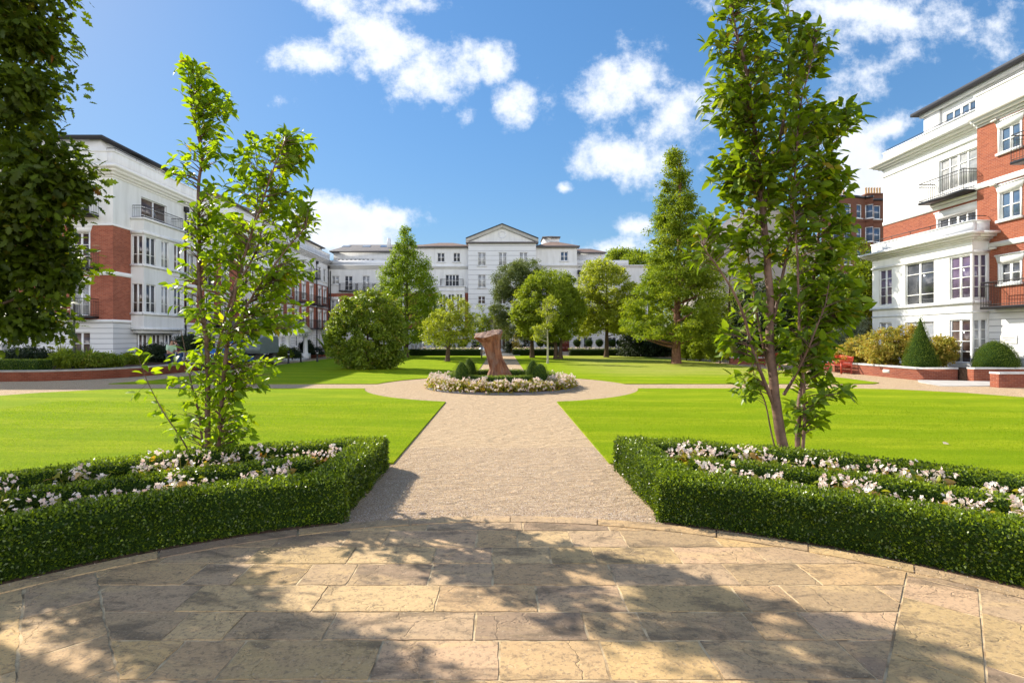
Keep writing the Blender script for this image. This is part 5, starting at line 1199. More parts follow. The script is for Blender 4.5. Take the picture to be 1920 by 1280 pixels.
lw_pts = [(-34, 22.2), (-24, 22.2), (-21.5, 22.25)]+[(x, y) for x, y in catmull(np.array([(-21.5, 22.25, 0), (-19.6, 22.6, 0), (-18.2, 24.0, 0), (-17.6, 26.6, 0), (-17.5, 33, 0)]), 6)[1:, :2]]
planter('planter_wall', lw_pts[::-1], .47, .3, 'curved low red brick planter wall with pale coping at the foot of the left wing', M['brick'], vent=(-18.9, 23.1, .4, .3) if False else None)
planter('planter_wall', [(-17.4, 44.2), (-17.4, 51)][::-1], .5, .3, 'far low brick planter wall beyond the white porch on the left', M['brick'])
planter('planter_wall', [(-17.4, 34.5), (-17.4, 39.6)][::-1], .5, .3, 'short low brick planter wall between the grey machine and the white porch', M['brick'])
planter('planter_wall', [(18.35, 31.5), (18.35, 22.66), (20.2, 22.66)][::1], .56, .3, 'low orange brick planter wall with pale coping behind the red bench', M['brick_warm'])
planter('planter_wall', [(20.25, 21.95), (26, 21.95)], .6, .3, 'low brick planter wall in front of the domed bush on the right', M['brick_warm'])
planter('planter_wall', [(18.75, 19.3), (26, 19.3)], .58, .35, 'nearest low brick wall with white coping at the right edge', M['brick_warm'])
planter('planter_wall', [(16.2, 36.2), (19, 35.8)], .5, .3, 'short brick planter wall half hidden behind the right-hand young tree', M['brick_warm'])
# vent blocks are built into the two long walls
g = G(); g.box(18.335, 18.36, 24.2, 24.62, .2, .36); o = [x for x in COL.objects if x.get('label', '').startswith('low orange')][0]; part(g, 'vent_block', M['stone'], o)
g = G(); g.box(-19.98, -19.5, 22.35, 22.56, .22, .36); o = [x for x in COL.objects if x.get('label', '').startswith('curved low')][0]; part(g, 'vent_block', M['stone'], o)
# planter soil
def soil(pts, z):
    g = G(); g.prism(pts, -.02, z); single(g, 'planter_soil', M['soil'], (0, 0, 0), None, None, kind='structure')
soil([(-34, 22.5), (-21.5, 22.55), (-19.8, 22.95), (-18.6, 24.2), (-17.95, 26.7), (-17.85, 33), (-22.79, 33), (-22.79, 30.05), (-34, 30.05)], .38)
soil([(18.66, 22.98), (20.2, 22.98), (22.09, 22.98), (22.09, 31.4), (18.66, 31.4)], .46)
soil([(20.3, 22.27), (22.89, 22.27), (22.89, 22.96), (20.3, 22.96)], .5)
g = G(); g.prism([(17.0, 19.8), (27, 19.8), (27, 21.9), (20.2, 21.9), (18.3, 22.5), (17.6, 21.6)], -.02, .03); single(g, 'pavement', M['concrete'], (0, 0, 0), None, None, kind='structure')

# ============ central bed ============
g = G(); g.lathe([(RB-.03, 0), (RB-.03, .07), (RB+.03, .07), (RB+.03, 0)], (0, YC, 0), 90); single(g, 'bed_edging', mat('grey_steel_edging', (.14, .14, .15), .5), (0, YC, 0), 'thin dark circular edging around the white flower ring', 'edging')
g = G(); g.lathe([(RB-.03, .04), (.01, .12)], (0, YC, 0), 60); single(g, 'bed_soil', M['soil'], (0, YC, 0), None, None, kind='structure')
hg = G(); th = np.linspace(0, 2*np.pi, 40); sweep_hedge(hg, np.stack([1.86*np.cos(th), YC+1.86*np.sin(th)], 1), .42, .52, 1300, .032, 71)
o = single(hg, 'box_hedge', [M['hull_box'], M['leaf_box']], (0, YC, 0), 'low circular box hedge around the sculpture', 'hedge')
def cone(name, x, y, r, h, lab, seed, grp='clipped cones in the round bed'):
    return topiary(name, lab, 'topiary', (x, y, 0), [(r*.95, 0), (r, .25*h), (r*.93, .5*h), (r*.72, .76*h), (r*.38, .94*h), (.005, h)], 1500, .032, M['leaf_yew'], seed, grp)
cone('topiary_cone', -1.42, 18.35, .32, 1.02, 'clipped green cone in front, left of the stump sculpture', 1)
cone('topiary_cone', -1.28, 20.9, .30, 1.08, 'clipped green cone behind, left of the stump sculpture', 2)
cone('topiary_cone', 1.38, 18.35, .33, .95, 'clipped green dome in front, right of the stump sculpture', 3)
cone('topiary_cone', 1.3, 20.9, .31, .98, 'clipped green dome behind, right of the stump sculpture', 4)
# ring of begonias: hundreds of heads nobody could count
def flower_ring():
    r = np.random.default_rng(8); lf = G(); n = 15000; a = r.uniform(0, 6.283, n); rr = r.uniform(2.08, RB+.06, n)
    top = .33+.05*np.sin(a*23)+.04*np.sin(a*41+1)-.28*np.clip((rr-2.7)/.2, 0, 1)**2
    z = top*r.random(n)**.5
    P = np.stack([rr*np.cos(a), YC+rr*np.sin(a), .05+z], 1)
    leaves(lf, P, np.stack([r.normal(size=n), r.normal(size=n), r.uniform(-.3, .6, n)], 1), np.array([0, 0, 1.])+r.normal(size=(n, 3))*.6, r.uniform(.04, .09, n), r.uniform(.035, .07, n), np.clip(r.normal(.5, .28, n), 0, 1), 'rhomb')
    m = 1500; a = r.uniform(0, 6.283, m); rr = r.uniform(2.08, RB+.08, m); top = .37+.05*np.sin(a*23)+.04*np.sin(a*41+1)-.27*np.clip((rr-2.7)/.2, 0, 1)**2
    C = np.stack([rr*np.cos(a), YC+rr*np.sin(a), .05+top*r.uniform(.6, 1.05, m)], 1); k = 11; P = np.repeat(C, k, 0)+r.normal(size=(m*k, 3))*.014
    leaves(lf, P, rdir(m*k, r)+np.array([0, -.1, .2]), rdir(m*k, r)+np.array([0, 0, .7]), .042, .04, r.random(m*k), 'rhomb', 1)
    single(lf, 'bedding_flowers', [M['leaf_begonia'], M['petal']], (0, YC, 0), 'ring of white begonias with yellow green leaves around the round bed', None, kind='stuff')
flower_ring()
# ============ the stump sculpture ============
def sculpture():
    r = np.random.default_rng(4); k = .003857
    def X(xz): return (760+.1875*xz-940)*.02057
    def Z(yz): return 3.381-k*yz
    S = [(0.0, 800, 1090, .62), (.18, 812, 1078, .58), (.45, 822, 1058, .52), (.68, 845, 1030, .46), (1.06, 820, 975, .38), (1.45, 790, 948, .36), (1.76, 748, 945, .40), (1.92, 715, 958, .50), (2.02, 690, 966, .56)]
    z = np.array([s[0] for s in S]); x0 = np.array([X(s[1]) for s in S]); x1 = np.array([X(s[2]) for s in S]); dp = np.array([s[3] for s in S])
    zs = np.linspace(0, 2.02, 46); X0 = np.interp(zs, z, x0); X1 = np.interp(zs, z, x1); D = np.interp(zs, z, dp)
    n = 96; th = np.linspace(0, 2*np.pi, n, endpoint=False); rings = []
    for i, zz in enumerate(zs):
        cx, rx = (X0[i]+X1[i])/2, (X1[i]-X0[i])/2; c, s = np.cos(th), np.sin(th)
        e = .75; px = np.sign(c)*np.abs(c)**e; py = np.sign(s)*np.abs(s)**e
        ridge = 1+.035*np.sin(th*9+zz*1.2)+.03*np.sin(th*17+zz*2)+.10*np.maximum(0, np.cos(th-4.35))**6*(-1)+.015*np.sin(th*37)
        x = cx+px*rx*ridge; y = py*D[i]*ridge; zr = np.full(n, zz)
        # the top slab slopes: high on the right, its tip drooping on the left
        t = max(0, (zz-1.62)/.4); tilt = ((x-cx)/rx*.10+(-y)/D[i]*-.10+.0)
        zr = zz+t*(tilt+.03*np.sin(th*5+1))+.0*x
        if zz < .15: x = x+.05*np.sin(th*7)
        rings.append(np.stack([x, YC+y, zr+.1*(zz > -1)-.1], 1))
    V = np.stack(rings); V[..., 2] += np.linspace(0, .0, 46)[:, None]
    V += .018*wob(V*np.array([1, 1, .35]), 11, 3)[..., None]*np.array([1, 1, .3])
    g = G(); i = np.arange(45)[:, None]*n; j = np.arange(n)[None]; kk_ = (j+1) % n; g.add(V.reshape(-1, 3), np.stack([i+j, i+kk_, i+n+kk_, i+n+j], -1).reshape(-1, 4), 0)
    # broken uneven top, its own weathered wood
    top = V[-1]; c = top.mean(0); c[2] += .10; t_ = [top]
    for q, f in enumerate((.97, .8, .6, .4, .2, .02)):
        p = c+(top-c)*f; p[:, 2] += (.035+.10*(1-f))*(.6+.4*np.sign(p[:, 0]+.2))+.045*wob(p, 7, 9)+.02*wob(p, 22, 2); t_.append(p)
    T = np.stack(t_); T[0] += 0; gt = G(); m = len(t_); i = np.arange(m-1)[:, None]*n; gt.add(T.reshape(-1, 3), np.stack([i+j, i+kk_, i+n+kk_, i+n+j], -1).reshape(-1, 4), 0)
    mw = mat('weathered_red_wood', (.28, .12, .06), .8, .25); nt = mw.node_tree; N = nt.nodes; L = nt.links; b = N['Principled BSDF']; geo = N.new('ShaderNodeNewGeometry')
    def nz(scale, det, vs):
        mp = N.new('ShaderNodeMapping'); mp.inputs['Scale'].default_value = vs; mp.inputs['Rotation'].default_value = (0, R(-8), 0); L.new(geo.outputs['Position'], mp.inputs[0]); t = N.new('ShaderNodeTexNoise'); t.inputs['Scale'].default_value = scale; t.inputs['Detail'].default_value = det; t.inputs['Roughness'].default_value = .7; L.new(mp.outputs[0], t.inputs[0]); return t.outputs['Fac']
    cr = N.new('ShaderNodeValToRGB'); el = cr.color_ramp.elements; el[0].position = .3; el[0].color = (.06, .022, .012, 1); el[1].position = .68; el[1].color = (.38, .19, .10, 1); e2 = el.new(.5); e2.color = (.24, .095, .045, 1)
    L.new(nz(5, 8, (1, 1, .14)), cr.inputs[0]); 
    mr = N.new('ShaderNodeMapRange'); mr.inputs['From Min'].default_value = .5; mr.inputs['From Max'].default_value = .7; L.new(nz(2.2, 6, (1, 1, .8)), mr.inputs[0])
    mx = N.new('ShaderNodeMix'); mx.data_type = 'RGBA'; L.new(mr.outputs[0], mx.inputs[0]); L.new(cr.outputs[0], mx.inputs[6]); mx.inputs[7].default_value = (.24, .16, .12, 1); L.new(mx.outputs[2], b.inputs['Base Color'])
    bp = N.new('ShaderNodeBump'); bp.inputs['Strength'].default_value = 1; bp.inputs['Distance'].default_value = .045; L.new(nz(9, 8, (1, 1, .12)), bp.inputs['Height']); L.new(bp.outputs[0], b.inputs['Normal'])
    root = empty('wood_sculpture', (0, YC, 0), 'reddish carved tree stump sculpture flaring to a slanted top, in the round bed', 'sculpture')
    part(g, 'stump', mw, root, True); part(gt, 'cut_top', mat('grey_weathered_wood', (.32, .22, .17), .85, .2, noise=(6, (.16, .085, .055), 9), bump=(18, 1, .04)), root, True)
    g = G(); g.ball((X(830), YC-.55, .15), (.16, .14, .17), 0, seg=14); V = g.v[0]; V += .02*wob(V, 18, 3)[:, None]; part(g, 'root_knob', M['concrete'], root, True)
sculpture()

# ============ parterre hedges and flowers at the terrace ============
fd = lambda q: np.where((q[:, 1] > 2.2) & (np.abs(q[:, 0]) < q[:, 1]*1.12+.5), 1.0, .12)
for s in (-1, 1):
    side = 'left' if s < 0 else 'right'
    def pa(r, a0, a1, n=40): return [(s*r*math.cos(a), PC+r*math.sin(a)) for a in np.linspace(R(a0), R(a1), n)]
    w = .40; xi = 1.66+w/2; rf = 5.64+w/2; rb = 7.93-w/2
    aF = math.degrees(math.acos((xi-w/2+.01)/rf)); aB = math.degrees(math.acos((xi-w/2+.01)/rb))
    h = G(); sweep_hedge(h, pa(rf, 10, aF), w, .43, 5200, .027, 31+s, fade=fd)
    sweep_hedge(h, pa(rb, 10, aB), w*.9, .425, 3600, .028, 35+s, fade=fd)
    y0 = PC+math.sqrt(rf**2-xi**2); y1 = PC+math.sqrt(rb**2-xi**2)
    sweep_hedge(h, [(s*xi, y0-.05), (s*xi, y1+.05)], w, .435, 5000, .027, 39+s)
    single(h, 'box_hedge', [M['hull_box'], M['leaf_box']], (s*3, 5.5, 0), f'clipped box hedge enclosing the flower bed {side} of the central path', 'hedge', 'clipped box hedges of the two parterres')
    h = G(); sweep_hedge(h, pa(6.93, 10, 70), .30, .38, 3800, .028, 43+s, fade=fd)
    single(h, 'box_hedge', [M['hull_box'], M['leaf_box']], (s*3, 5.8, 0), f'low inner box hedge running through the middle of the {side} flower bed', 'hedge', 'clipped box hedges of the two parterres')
r_ = random.Random(12)
protos = []
for k in range(5):
    protos.append(flower_plant('begonia_plant', 60+k, 'x', 'plant', 'x'))
cnt = 0
for s in (-1, 1):
    side = 'left' if s < 0 else 'right'; lst = []
    for rr, a0, a1, st in ((6.30, 20, 68, .155), (6.48, 20, 66, .24), (7.3, 24, 73, .17), (7.42, 26, 72, .3)):
        a = a0
        while a < a1:
            a += math.degrees(st*r_.uniform(.7, 2.9)/rr)
            x, y = s*rr*math.cos(R(a)), PC+rr*math.sin(R(a))+r_.uniform(-.05, .05)
            if abs(x) > y*1.0+.4 or abs(x) < 2.05: continue
            lst.append((x+r_.uniform(-.05, .05), y))
    for x, y in lst:
        src = protos[cnt % 5]; o = src if cnt < 5 else copy_tree(src); cnt += 1
        o.location = (x, y, .012); o.rotation_euler.z = r_.uniform(0, 6.28); k = r_.uniform(1.0, 1.42); o.scale = (k, k, k*1.08)
        o['label'] = f'pale pink begonia plant growing between the box hedges of the {side} bed'; o['category'] = 'plant'; o['group'] = f'begonias in the {side} parterre'
print('begonias', cnt)

# ============ the two young trees in the beds ============
YL = 6.9
def pp(l, Y, jy=0.0, seed=0):
    r = random.Random(seed); out = []
    for i, (a, b) in enumerate(l):
        yy = Y+(jy*i/(len(l)-1) if len(l) > 1 else 0); out.append(at(a, b, yy))
    x, y, z = out[0]; out[0] = (x, y, -.02) if z < .45 else out[0]; return out
stL = [(pp([(386, 905), (388, 800), (386, 650), (375, 560), (372, 440), (370, 347), (377, 296), (370, 250), (360, 196), (362, 120)], YL, .1), .040, .006),
       (pp([(404, 905), (412, 780), (424, 640), (440, 540), (465, 450), (500, 350), (535, 265)], YL, -.35), .033, .006),
       (pp([(396, 700), (420, 600), (452, 500), (480, 400), (482, 300)], YL, .4), .022, .005),
       (pp([(425, 640), (470, 560), (520, 490), (575, 425)], YL, -.2), .02, .005),
       (pp([(384, 905), (372, 780), (352, 700), (340, 620)], YL, .35), .018, .004),
       (pp([(440, 540), (480, 470), (500, 400), (555, 290)], YL, .5), .016, .004)]
blL = px_blobs([(365,150,34,40,1.0),(398,205,42,50,1.5),(385,270,40,45,1.0),(340,300,22,40,.25),(500,300,75,50,2.2),(550,275,38,35,.8),(470,395,110,70,4.2),(545,400,50,70,1.4),(395,450,60,55,1.3),(475,500,95,60,3.0),(555,510,38,30,.8),
                (430,600,85,60,2.6),(365,540,50,50,.9),(520,590,55,45,1.0),(420,700,70,55,2.0),(385,790,60,60,1.6),(435,790,40,60,1.0),(350,700,35,50,.6),(480,690,40,45,.6)], YL, .8)
exL = [pp([(378, 900), (345, 830), (305, 770), (272, 705), (255, 655)], YL, -.3)]
young_tree('young_cherry_tree', 'slender backlit multi-stemmed young tree with yellow green leaves in the left bed', 'tree', (XX(392, YL), YL, 0), stL, blL, 1050, .132, M['leaf_cherry'], M['bark_cherry'], 5, exL, .062, 'young trees in the parterre beds')
YR = 7.2
stR = [(pp([(1478, 895), (1462, 800), (1449, 700), (1443, 600), (1438, 500), (1430, 400), (1420, 280), (1402, 150), (1372, 20), (1355, -70)], YR, .0), .076, .010),
       (pp([(1493, 893), (1499, 760), (1514, 620), (1530, 480), (1543, 380), (1530, 260), (1500, 150)], YR, .4), .040, .007),
       (pp([(1500, 890), (1508, 780), (1500, 650), (1495, 500), (1492, 350), (1500, 200), (1535, 60)], YR, -.3), .024, .006),
       (pp([(1452, 760), (1424, 690), (1395, 590), (1352, 510), (1318, 462)], YR, -.2), .03, .006),
       (pp([(1450, 740), (1436, 660), (1412, 560), (1400, 470), (1395, 400)], YR, .3), .022, .006),
       (pp([(1470, 740), (1496, 690), (1520, 640), (1545, 570)], YR, -.4), .024, .006),
       (pp([(1445, 620), (1465, 520), (1490, 420), (1560, 280), (1612, 215)], YR, .2), .026, .005),
       (pp([(1430, 400), (1455, 300), (1475, 180), (1480, 60), (1470, -60)], YR, .4), .03, .006),
       (pp([(1462, 870), (1436, 760), (1420, 720), (1400, 640)], YR, .3), .012, .004)]
blR = px_blobs([(1365,70,42,65,1.2),(1400,-20,60,60,1),(1460,110,80,85,3.6),(1525,95,40,45,1.2),(1368,190,50,60,1.6),(1450,230,95,60,3.6),(1555,230,55,35,1.3),(1605,215,20,16,.35),(1400,325,68,60,2.6),(1495,325,85,65,3.6),(1560,340,35,50,.9),
                (1350,440,48,50,1.5),(1308,475,20,25,.35),(1450,430,75,60,2.2),(1540,440,58,75,2.8),(1555,545,60,50,1.7),(1490,540,45,50,.9),(1590,590,28,18,.35),(1525,665,38,45,1.1),(1575,730,22,16,.3),(1510,770,35,45,.8),(1500,650,60,70,2.2),(1420,600,45,70,1.2),(1545,600,45,40,1.0),(1400,700,30,50,.6),(1365,640,16,32,.35),(1398,715,20,22,.3),(1415,500,40,40,.6)], YR, .8)
young_tree('young_cherry_tree', 'tall dense multi-stemmed young tree with deep green leaves in the right bed', 'tree', (XX(1480, YR), YR, 0), stR, blR, 1550, .165, M['leaf_cherry_dark'], M['bark_cherry'], 9, None, .062, 'young trees in the parterre beds')

# ============ big oak at the left edge ============
YO = 7.6
bo = []
for q_, y_ in (((20,40,70,70,1.2),6.0),((20,130,66,70,1.1),6.0),((10,220,72,60,1.1),6.1),((86,330,66,60,1.7),6.1),((50,400,80,50,1.4),6.2),((20,460,80,60,1.2),6.4),((92,500,44,50,.9),6.5),((10,575,88,45,1.4),6.8),((60,600,40,26,.5),6.8),((20,-70,80,80,1.2),6.0)): bo += px_blobs([q_], y_, .7)
bo += [(-7.9, 6.2, 3.0, 1.4, 1.0, 1.3, 1.8), (-8.3, 5.9, 5.2, 1.6, 1.1, 1.5, 3), (-8.1, 5.9, 7.9, 1.9, 1.2, 1.8, 3), (-8.1, 5.9, 10.4, 1.5, 1.1, 1.4, 2)]
big_tree('oak_tree', 'large dark leafy oak leaning into the left edge of the garden', 'tree', (-8.1, 6.1, 0), 12, .2, bo, 430, 60, .33, .125, M['leaf_oak'], M['bark'], 14, .62, .3, kind='oak', updir=.8,
         trunks=[((-8.1, 6.1, -.05), (-8.1, 6.1, 3), (-8.1, 6.0, 7), (-8.1, 5.9, 11)), ((-8.1, 6.1, 2.4), (-7.4, 6.1, 3.4), (-6.2, 6.2, 4.6)), ((-8.1, 6.1, 3.8), (-7.2, 6.0, 5.5), (-6.1, 6.0, 7.4))], tm=.42)

# ============ trees and shrubs of the garden ============
def tb(px, py, rx, ry, Y, w=1, dy=0): 
    c = at(px, py, Y); s = Y/960; return (c[0], Y+dy, c[2], rx*s, rx*s*.9, ry*s, w)
TG = 'garden trees on the far lawns'
b = [tb(688,622,66,62,30.3,3), tb(690,585,55,38,30.3,1.4), tb(650,640,34,45,30.3,1), tb(730,635,30,48,30.3,1), tb(688,668,60,24,30.3,1)]
big_tree('rounded_shrub', 'big rounded glossy shrub reaching the ground left of the small garden tree', 'shrub', (XX(688, 30.3), 30.3, 0), 4.6, .1, b, 520, 80, .30, .15, M['leaf_camellia'], M['bark'], 22, .6, .92, tm=.35, updir=.6)
def prof_horn(t): return 2.75*min(1, (1-t)*1.55+.06)*min(1, t*6+.55)
big_tree('hornbeam_tree', 'tall dense conical green tree in front of the white range', 'tree', (XX(761, 48), 48, 0), 12.5, .26, None, 620, 75, .48, .17, M['leaf_horn'], M['bark'], 23, .55, profile=(1.6, 12.3, prof_horn), group=TG)
b = [tb(845,612,48,38,40,3), tb(850,580,32,22,40,1.2), tb(812,620,28,28,40,1), tb(880,612,26,26,40,1), tb(845,638,42,14,40,.8)]
big_tree('small_round_tree', 'small spreading tree with yellowish leaves left of the sculpture', 'tree', (XX(839, 40), 40, 0), 5, .2, b, 190, 70, .34, .15, M['leaf_light'], M['bark'], 24, .5, .5, group=TG, tm=.45)
b = [tb(905,610,14,16,46,1), tb(900,588,6,18,46,.5), tb(918,600,12,20,46,.8), tb(895,630,16,12,46,.8)]
big_tree('garden_sapling', 'thin young tree rising just left of the sculpture top', 'tree', (XX(903, 46), 46, 0), 4.5, .06, b, 45, 55, .3, .15, M['leaf_mid'], M['bark'], 25, .5, .4)
b = [tb(962,525,36,32,47,2.4), tb(985,505,32,18,47,1.2), tb(940,570,20,45,47,1.5), tb(955,610,26,26,47,1), tb(985,600,26,40,47,1.2), tb(1005,520,18,18,47,.6)]
big_tree('pine_tree', 'dark grey green pine in front of the pediment', 'tree', (XX(998, 47), 47, 0), 9.2, .22, b, 380, 110, .42, .17, M['leaf_pine'], M['bark'], 26, .34, .55, group=TG, trunks=[((XX(998,47),47,-.05),(XX(996,47),47,2.2),(XX(985,47),47,5),(XX(972,47),47,8.3))])
b = [tb(1028,575,64,52,44.3,3.4), tb(1030,538,48,30,44.3,1.8), tb(985,585,26,30,44.3,1), tb(1070,580,26,35,44.3,1), tb(1025,620,55,18,44.3,1)]
big_tree('round_tree', 'round fresh green tree with twin trunks right of the pine', 'tree', (XX(1044, 44.3), 44.3, 0), 7.6, .2, b, 560, 95, .44, .18, M['leaf_mid'], M['bark'], 27, .5, .6, group=TG, tm=.55,
         trunks=[((XX(1042,44.3),44.3,-.05),(XX(1041,44.3),44.3,1.6),(XX(1032,44.3),44.3,4.5),(XX(1020,44.3),44.3,6.4)),((XX(1051,44.3),44.3,-.05),(XX(1052,44.3),44.3,1.7),(XX(1060,44.3),44.2,4.4))])
b = [tb(1020,600,24,24,36.6,1), tb(1032,580,18,22,36.6,.8), tb(1012,622,14,14,36.6,.4)]
big_tree('pale_stemmed_sapling', 'young tree with a straight pale stem in front of the round tree', 'tree', (XX(1027, 36.6), 36.6, 0), 4, .085, b, 40, 60, .26, .14, M['leaf_light'], M['bark_pale'], 28, .5, .4, tm=.4, limb=True, trunks=[((XX(1027,36.6),36.6,-.05),(XX(1027,36.6),36.6,1.4),(XX(1026,36.6),36.6,2.6),(XX(1024,36.6),36.6,3.8))])
b = [tb(1140,550,58,50,48,3), tb(1132,512,42,24,48,1.2), tb(1165,600,36,26,48,1), tb(1105,570,26,36,48,1), tb(1180,560,26,35,48,1), tb(1140,600,55,26,48,1.4), tb(1100,612,26,18,48,.6)]
big_tree('pale_leafed_tree', 'airy pale green tree with spreading limbs beside the redwood', 'tree', (XX(1137, 48), 48, 0), 9, .22, b, 470, 85, .46, .19, M['leaf_light'], M['bark'], 29, .5, .5, group=TG, tm=.55)
def prof_red(t): return (3.15*(1-t)**1.0+.2)*min(1, .75+t*4)
big_tree('redwood_tree', 'tallest tree, a pointed feathery redwood with a thick reddish trunk on the right lawn', 'tree', (XX(1268, 36.5), 36.5, 0), 15.3, .42, None, 620, 125, .5, .18, M['leaf_redwood'], M['bark_red'], 30, .42, profile=(1.75, 15.2, prof_red), group=TG, updir=.2, flat=.5,
         trunks=[((XX(1268,36.5),36.5,-.05),(XX(1268,36.5),36.5,.5),(XX(1269,36.5),36.5,3),(XX(1274,36.5),36.5,9),(XX(1275,36.5),36.5,14.8))], tm=.5)
# planting behind the right lawn, its shade put into the dark leaf colour
DG = 'dense planting behind the right lawn'
specs = [(1215,640,48,30,50,1215,'leaf_dark','dark clipped shrub mass left behind the redwood trunk','dark_shrub'),(1310,625,50,45,47,1310,'leaf_dark','dark shrub behind the redwood trunk, on its right','dark_shrub'),
         (1365,560,48,80,45,1365,'leaf_mid','broad mid green tree behind the left branches of the right-hand young tree','broad_tree'),(1430,600,50,70,40,1430,'leaf_dark','dark tree behind the stems of the right-hand young tree','dark_tree'),
         (1490,560,45,85,42,1490,'leaf_mid','leafy green tree below the grey house','broad_tree'),(1545,600,45,60,38,1545,'leaf_dark','dark shrub behind the red bench','dark_shrub'),
         (1590,520,45,70,44,1590,'leaf_mid','tall green tree in front of the old brick mansion','broad_tree'),(1625,545,30,50,36,1625,'leaf_mid','green tree pressed against the white house corner','broad_tree')]
for px, py, rx, ry, Y, tx, lm, lab, nm in specs:
    b = [tb(px,py,rx,ry,Y,3), tb(px-rx*.4,py+ry*.5,rx*.7,ry*.5,Y,1), tb(px+rx*.4,py+ry*.4,rx*.7,ry*.6,Y,1)]
    zb = ZZ(py+ry, Y); b.append((XX(px,Y), Y, max(.7, zb/2), rx*Y/960*.8, rx*Y/960*.8, max(.7, zb/2), 1.2))
    big_tree(nm, lab, 'tree' if 'tree' in nm else 'shrub', (XX(tx, Y), Y, 0), 6, .2, b, 300, 60, .5, .2, M[lm], M['bark'], 40+int(px), .55, .7, tm=.4, limb=False, group=DG)
for px, py, rx, ry, Y, lm, lab in ((1287,652,16,18,41,'leaf_mid','small dusky shrub just right of the redwood trunk'),(1350,650,24,24,37,'leaf_mid','bright round shrub at the right edge of the far lawn'),(1312,655,18,16,40,'leaf_mid','low green shrub between redwood and bright round shrub'),(1560,640,24,26,31,'leaf_silver','silvery leaved shrub behind the red bench'),(1605,620,22,30,31.2,'leaf_silver','taller silvery shrub at the white house corner'),(1530,655,25,20,31,'leaf_mid','green shrub beside the red bench, away from the house')):
    b = [tb(px,py,rx,ry,Y,3), tb(px-rx*.5,py+ry*.4,rx*.7,ry*.6,Y,1), tb(px+rx*.5,py+ry*.4,rx*.7,ry*.6,Y,1)]
    big_tree('round_shrub', lab, 'shrub', (XX(px, Y), Y, 0), 2, .05, b, 130, 60, .22, .12, M[lm], M['bark'], int(px*7), .5, .7, tm=.6, limb=False)
# yellowing acers on the planter
for px, py, rx, ry, Y, lab in ((1665,645,40,30,25.5,'yellowing acer shrub spreading over the planter left of the pointed cone'),(1610,655,34,22,27.5,'low orange tinged acer shrub next to the red bench'),(1768,652,20,22,24.2,'small yellow acer between the pointed cone and the glazed bay'),(1700,632,24,22,25.8,'taller golden acer behind the pointed cone')):
    b = [tb(px,py,rx,ry,Y,3), tb(px-rx*.6,py+ry*.5,rx*.8,ry*.6,Y,1.4), tb(px+rx*.5,py+ry*.5,rx*.7,ry*.6,Y,1.2), tb(px,py+ry*.9,rx*.8,ry*.5,Y,1.2)]
    big_tree('acer_shrub', lab, 'shrub', (XX(px, Y), Y, .4), 2, .03, b, 150, 50, .17, .10, M['leaf_acer'], M['bark'], int(px*3), .7, .5, tm=.45, limb=True, group='yellowing acers in the right-hand planter')
topiary('topiary_cone', 'tall pointed dark green cone in the right-hand planter', 'topiary', (XX(1726, 23.6), 23.6, .5), [(.62, 0), (.64, .25), (.5, .75), (.33, 1.25), (.18, 1.75), (.07, 2.15), (.005, 2.4)], 1100, .05, M['leaf_yew'], 51)
topiary('topiary_dome', 'rounded clipped dome in front of the house plaque', 'topiary', (21.95, 22.75, .5), [(.74, 0), (.76, .25), (.67, .6), (.46, .95), (.23, 1.13), (.005, 1.2)], 1100, .05, M['leaf_yew'], 52)
# far hedge with lollipop topiaries, flowers
for (xa, xb, lab) in ((fx(765, 52), fx(900, 52), 'dark low hedge at the far end, left of the central path'), (fx(962, 52), fx(1047, 52), 'dark low hedge at the far end, right of the central path'), (fx(1070, 52), fx(1310, 52), 'dark low hedge at the far end, right of the brown door')):
    h = G(); sweep_hedge(h, [(xa, 52.5), (xb, 52.5)], .7, .62, 900, .05, int(xb*9)+400); single(h, 'clipped_hedge', [M['hull_box'], M['leaf_dark']], (xa, 52.5, 0), lab, 'hedge', 'clipped hedges at the far end')
    r = np.random.default_rng(int(xb*7)+300); n = int((xb-xa)*110); P = np.stack([r.uniform(xa, xb, n), r.uniform(53.1, 53.9, n), r.uniform(.3, .85, n)], 1); f = G()
    leaves(f, P, rdir(n, r)+[0, 0, .3], rdir(n, r), .1, .09, r.random(n), 'rhomb', 0); n2 = n*2; P = np.stack([r.uniform(xa, xb, n2), r.uniform(53.1, 53.9, n2), r.uniform(.05, .75, n2)], 1); leaves(f, P, rdir(n2, r), rdir(n2, r), .13, .08, r.random(n2), 'rhomb', 1)
    single(f, 'bedding_flowers', [M['petal'], M['leaf_mid']], (xa, 53.5, 0), 'strip of pale bedding flowers behind a far hedge', None, kind='stuff')
lol = [(870,'behind the small spreading tree'),(1013,'first to the right of the dark pine'),(1027,'behind the pale-stemmed sapling'),(1034,'between the pale stem and the twin trunks'),(1046,'seen between the twin trunks of the round tree'),(1082,'first to the right of the brown door, below the downpipe'),(1104,'in front of the window right of the brown door'),(1124,'just left of the airy tree trunk'),(1148,'just right of the airy tree trunk'),(1163,'last one towards the redwood')]
lp = topiary('topiary_ball_tree', 'x', 'topiary', (0, 0, 1.35), [(.005, -.42), (.25, -.34), (.42, 0), (.34, .26), (.005, .42)], 700, .05, M['leaf_dark'], 61, 'ball topiaries along the far white wall', stem=(0, .035))
for i, (px, where) in enumerate(lol):
    o = lp if i == 0 else copy_tree(lp); Y = 54.6; o.location = (fx(px, Y), Y, 1.2 if False else 1.3); o['label'] = 'ball topiary, '+where
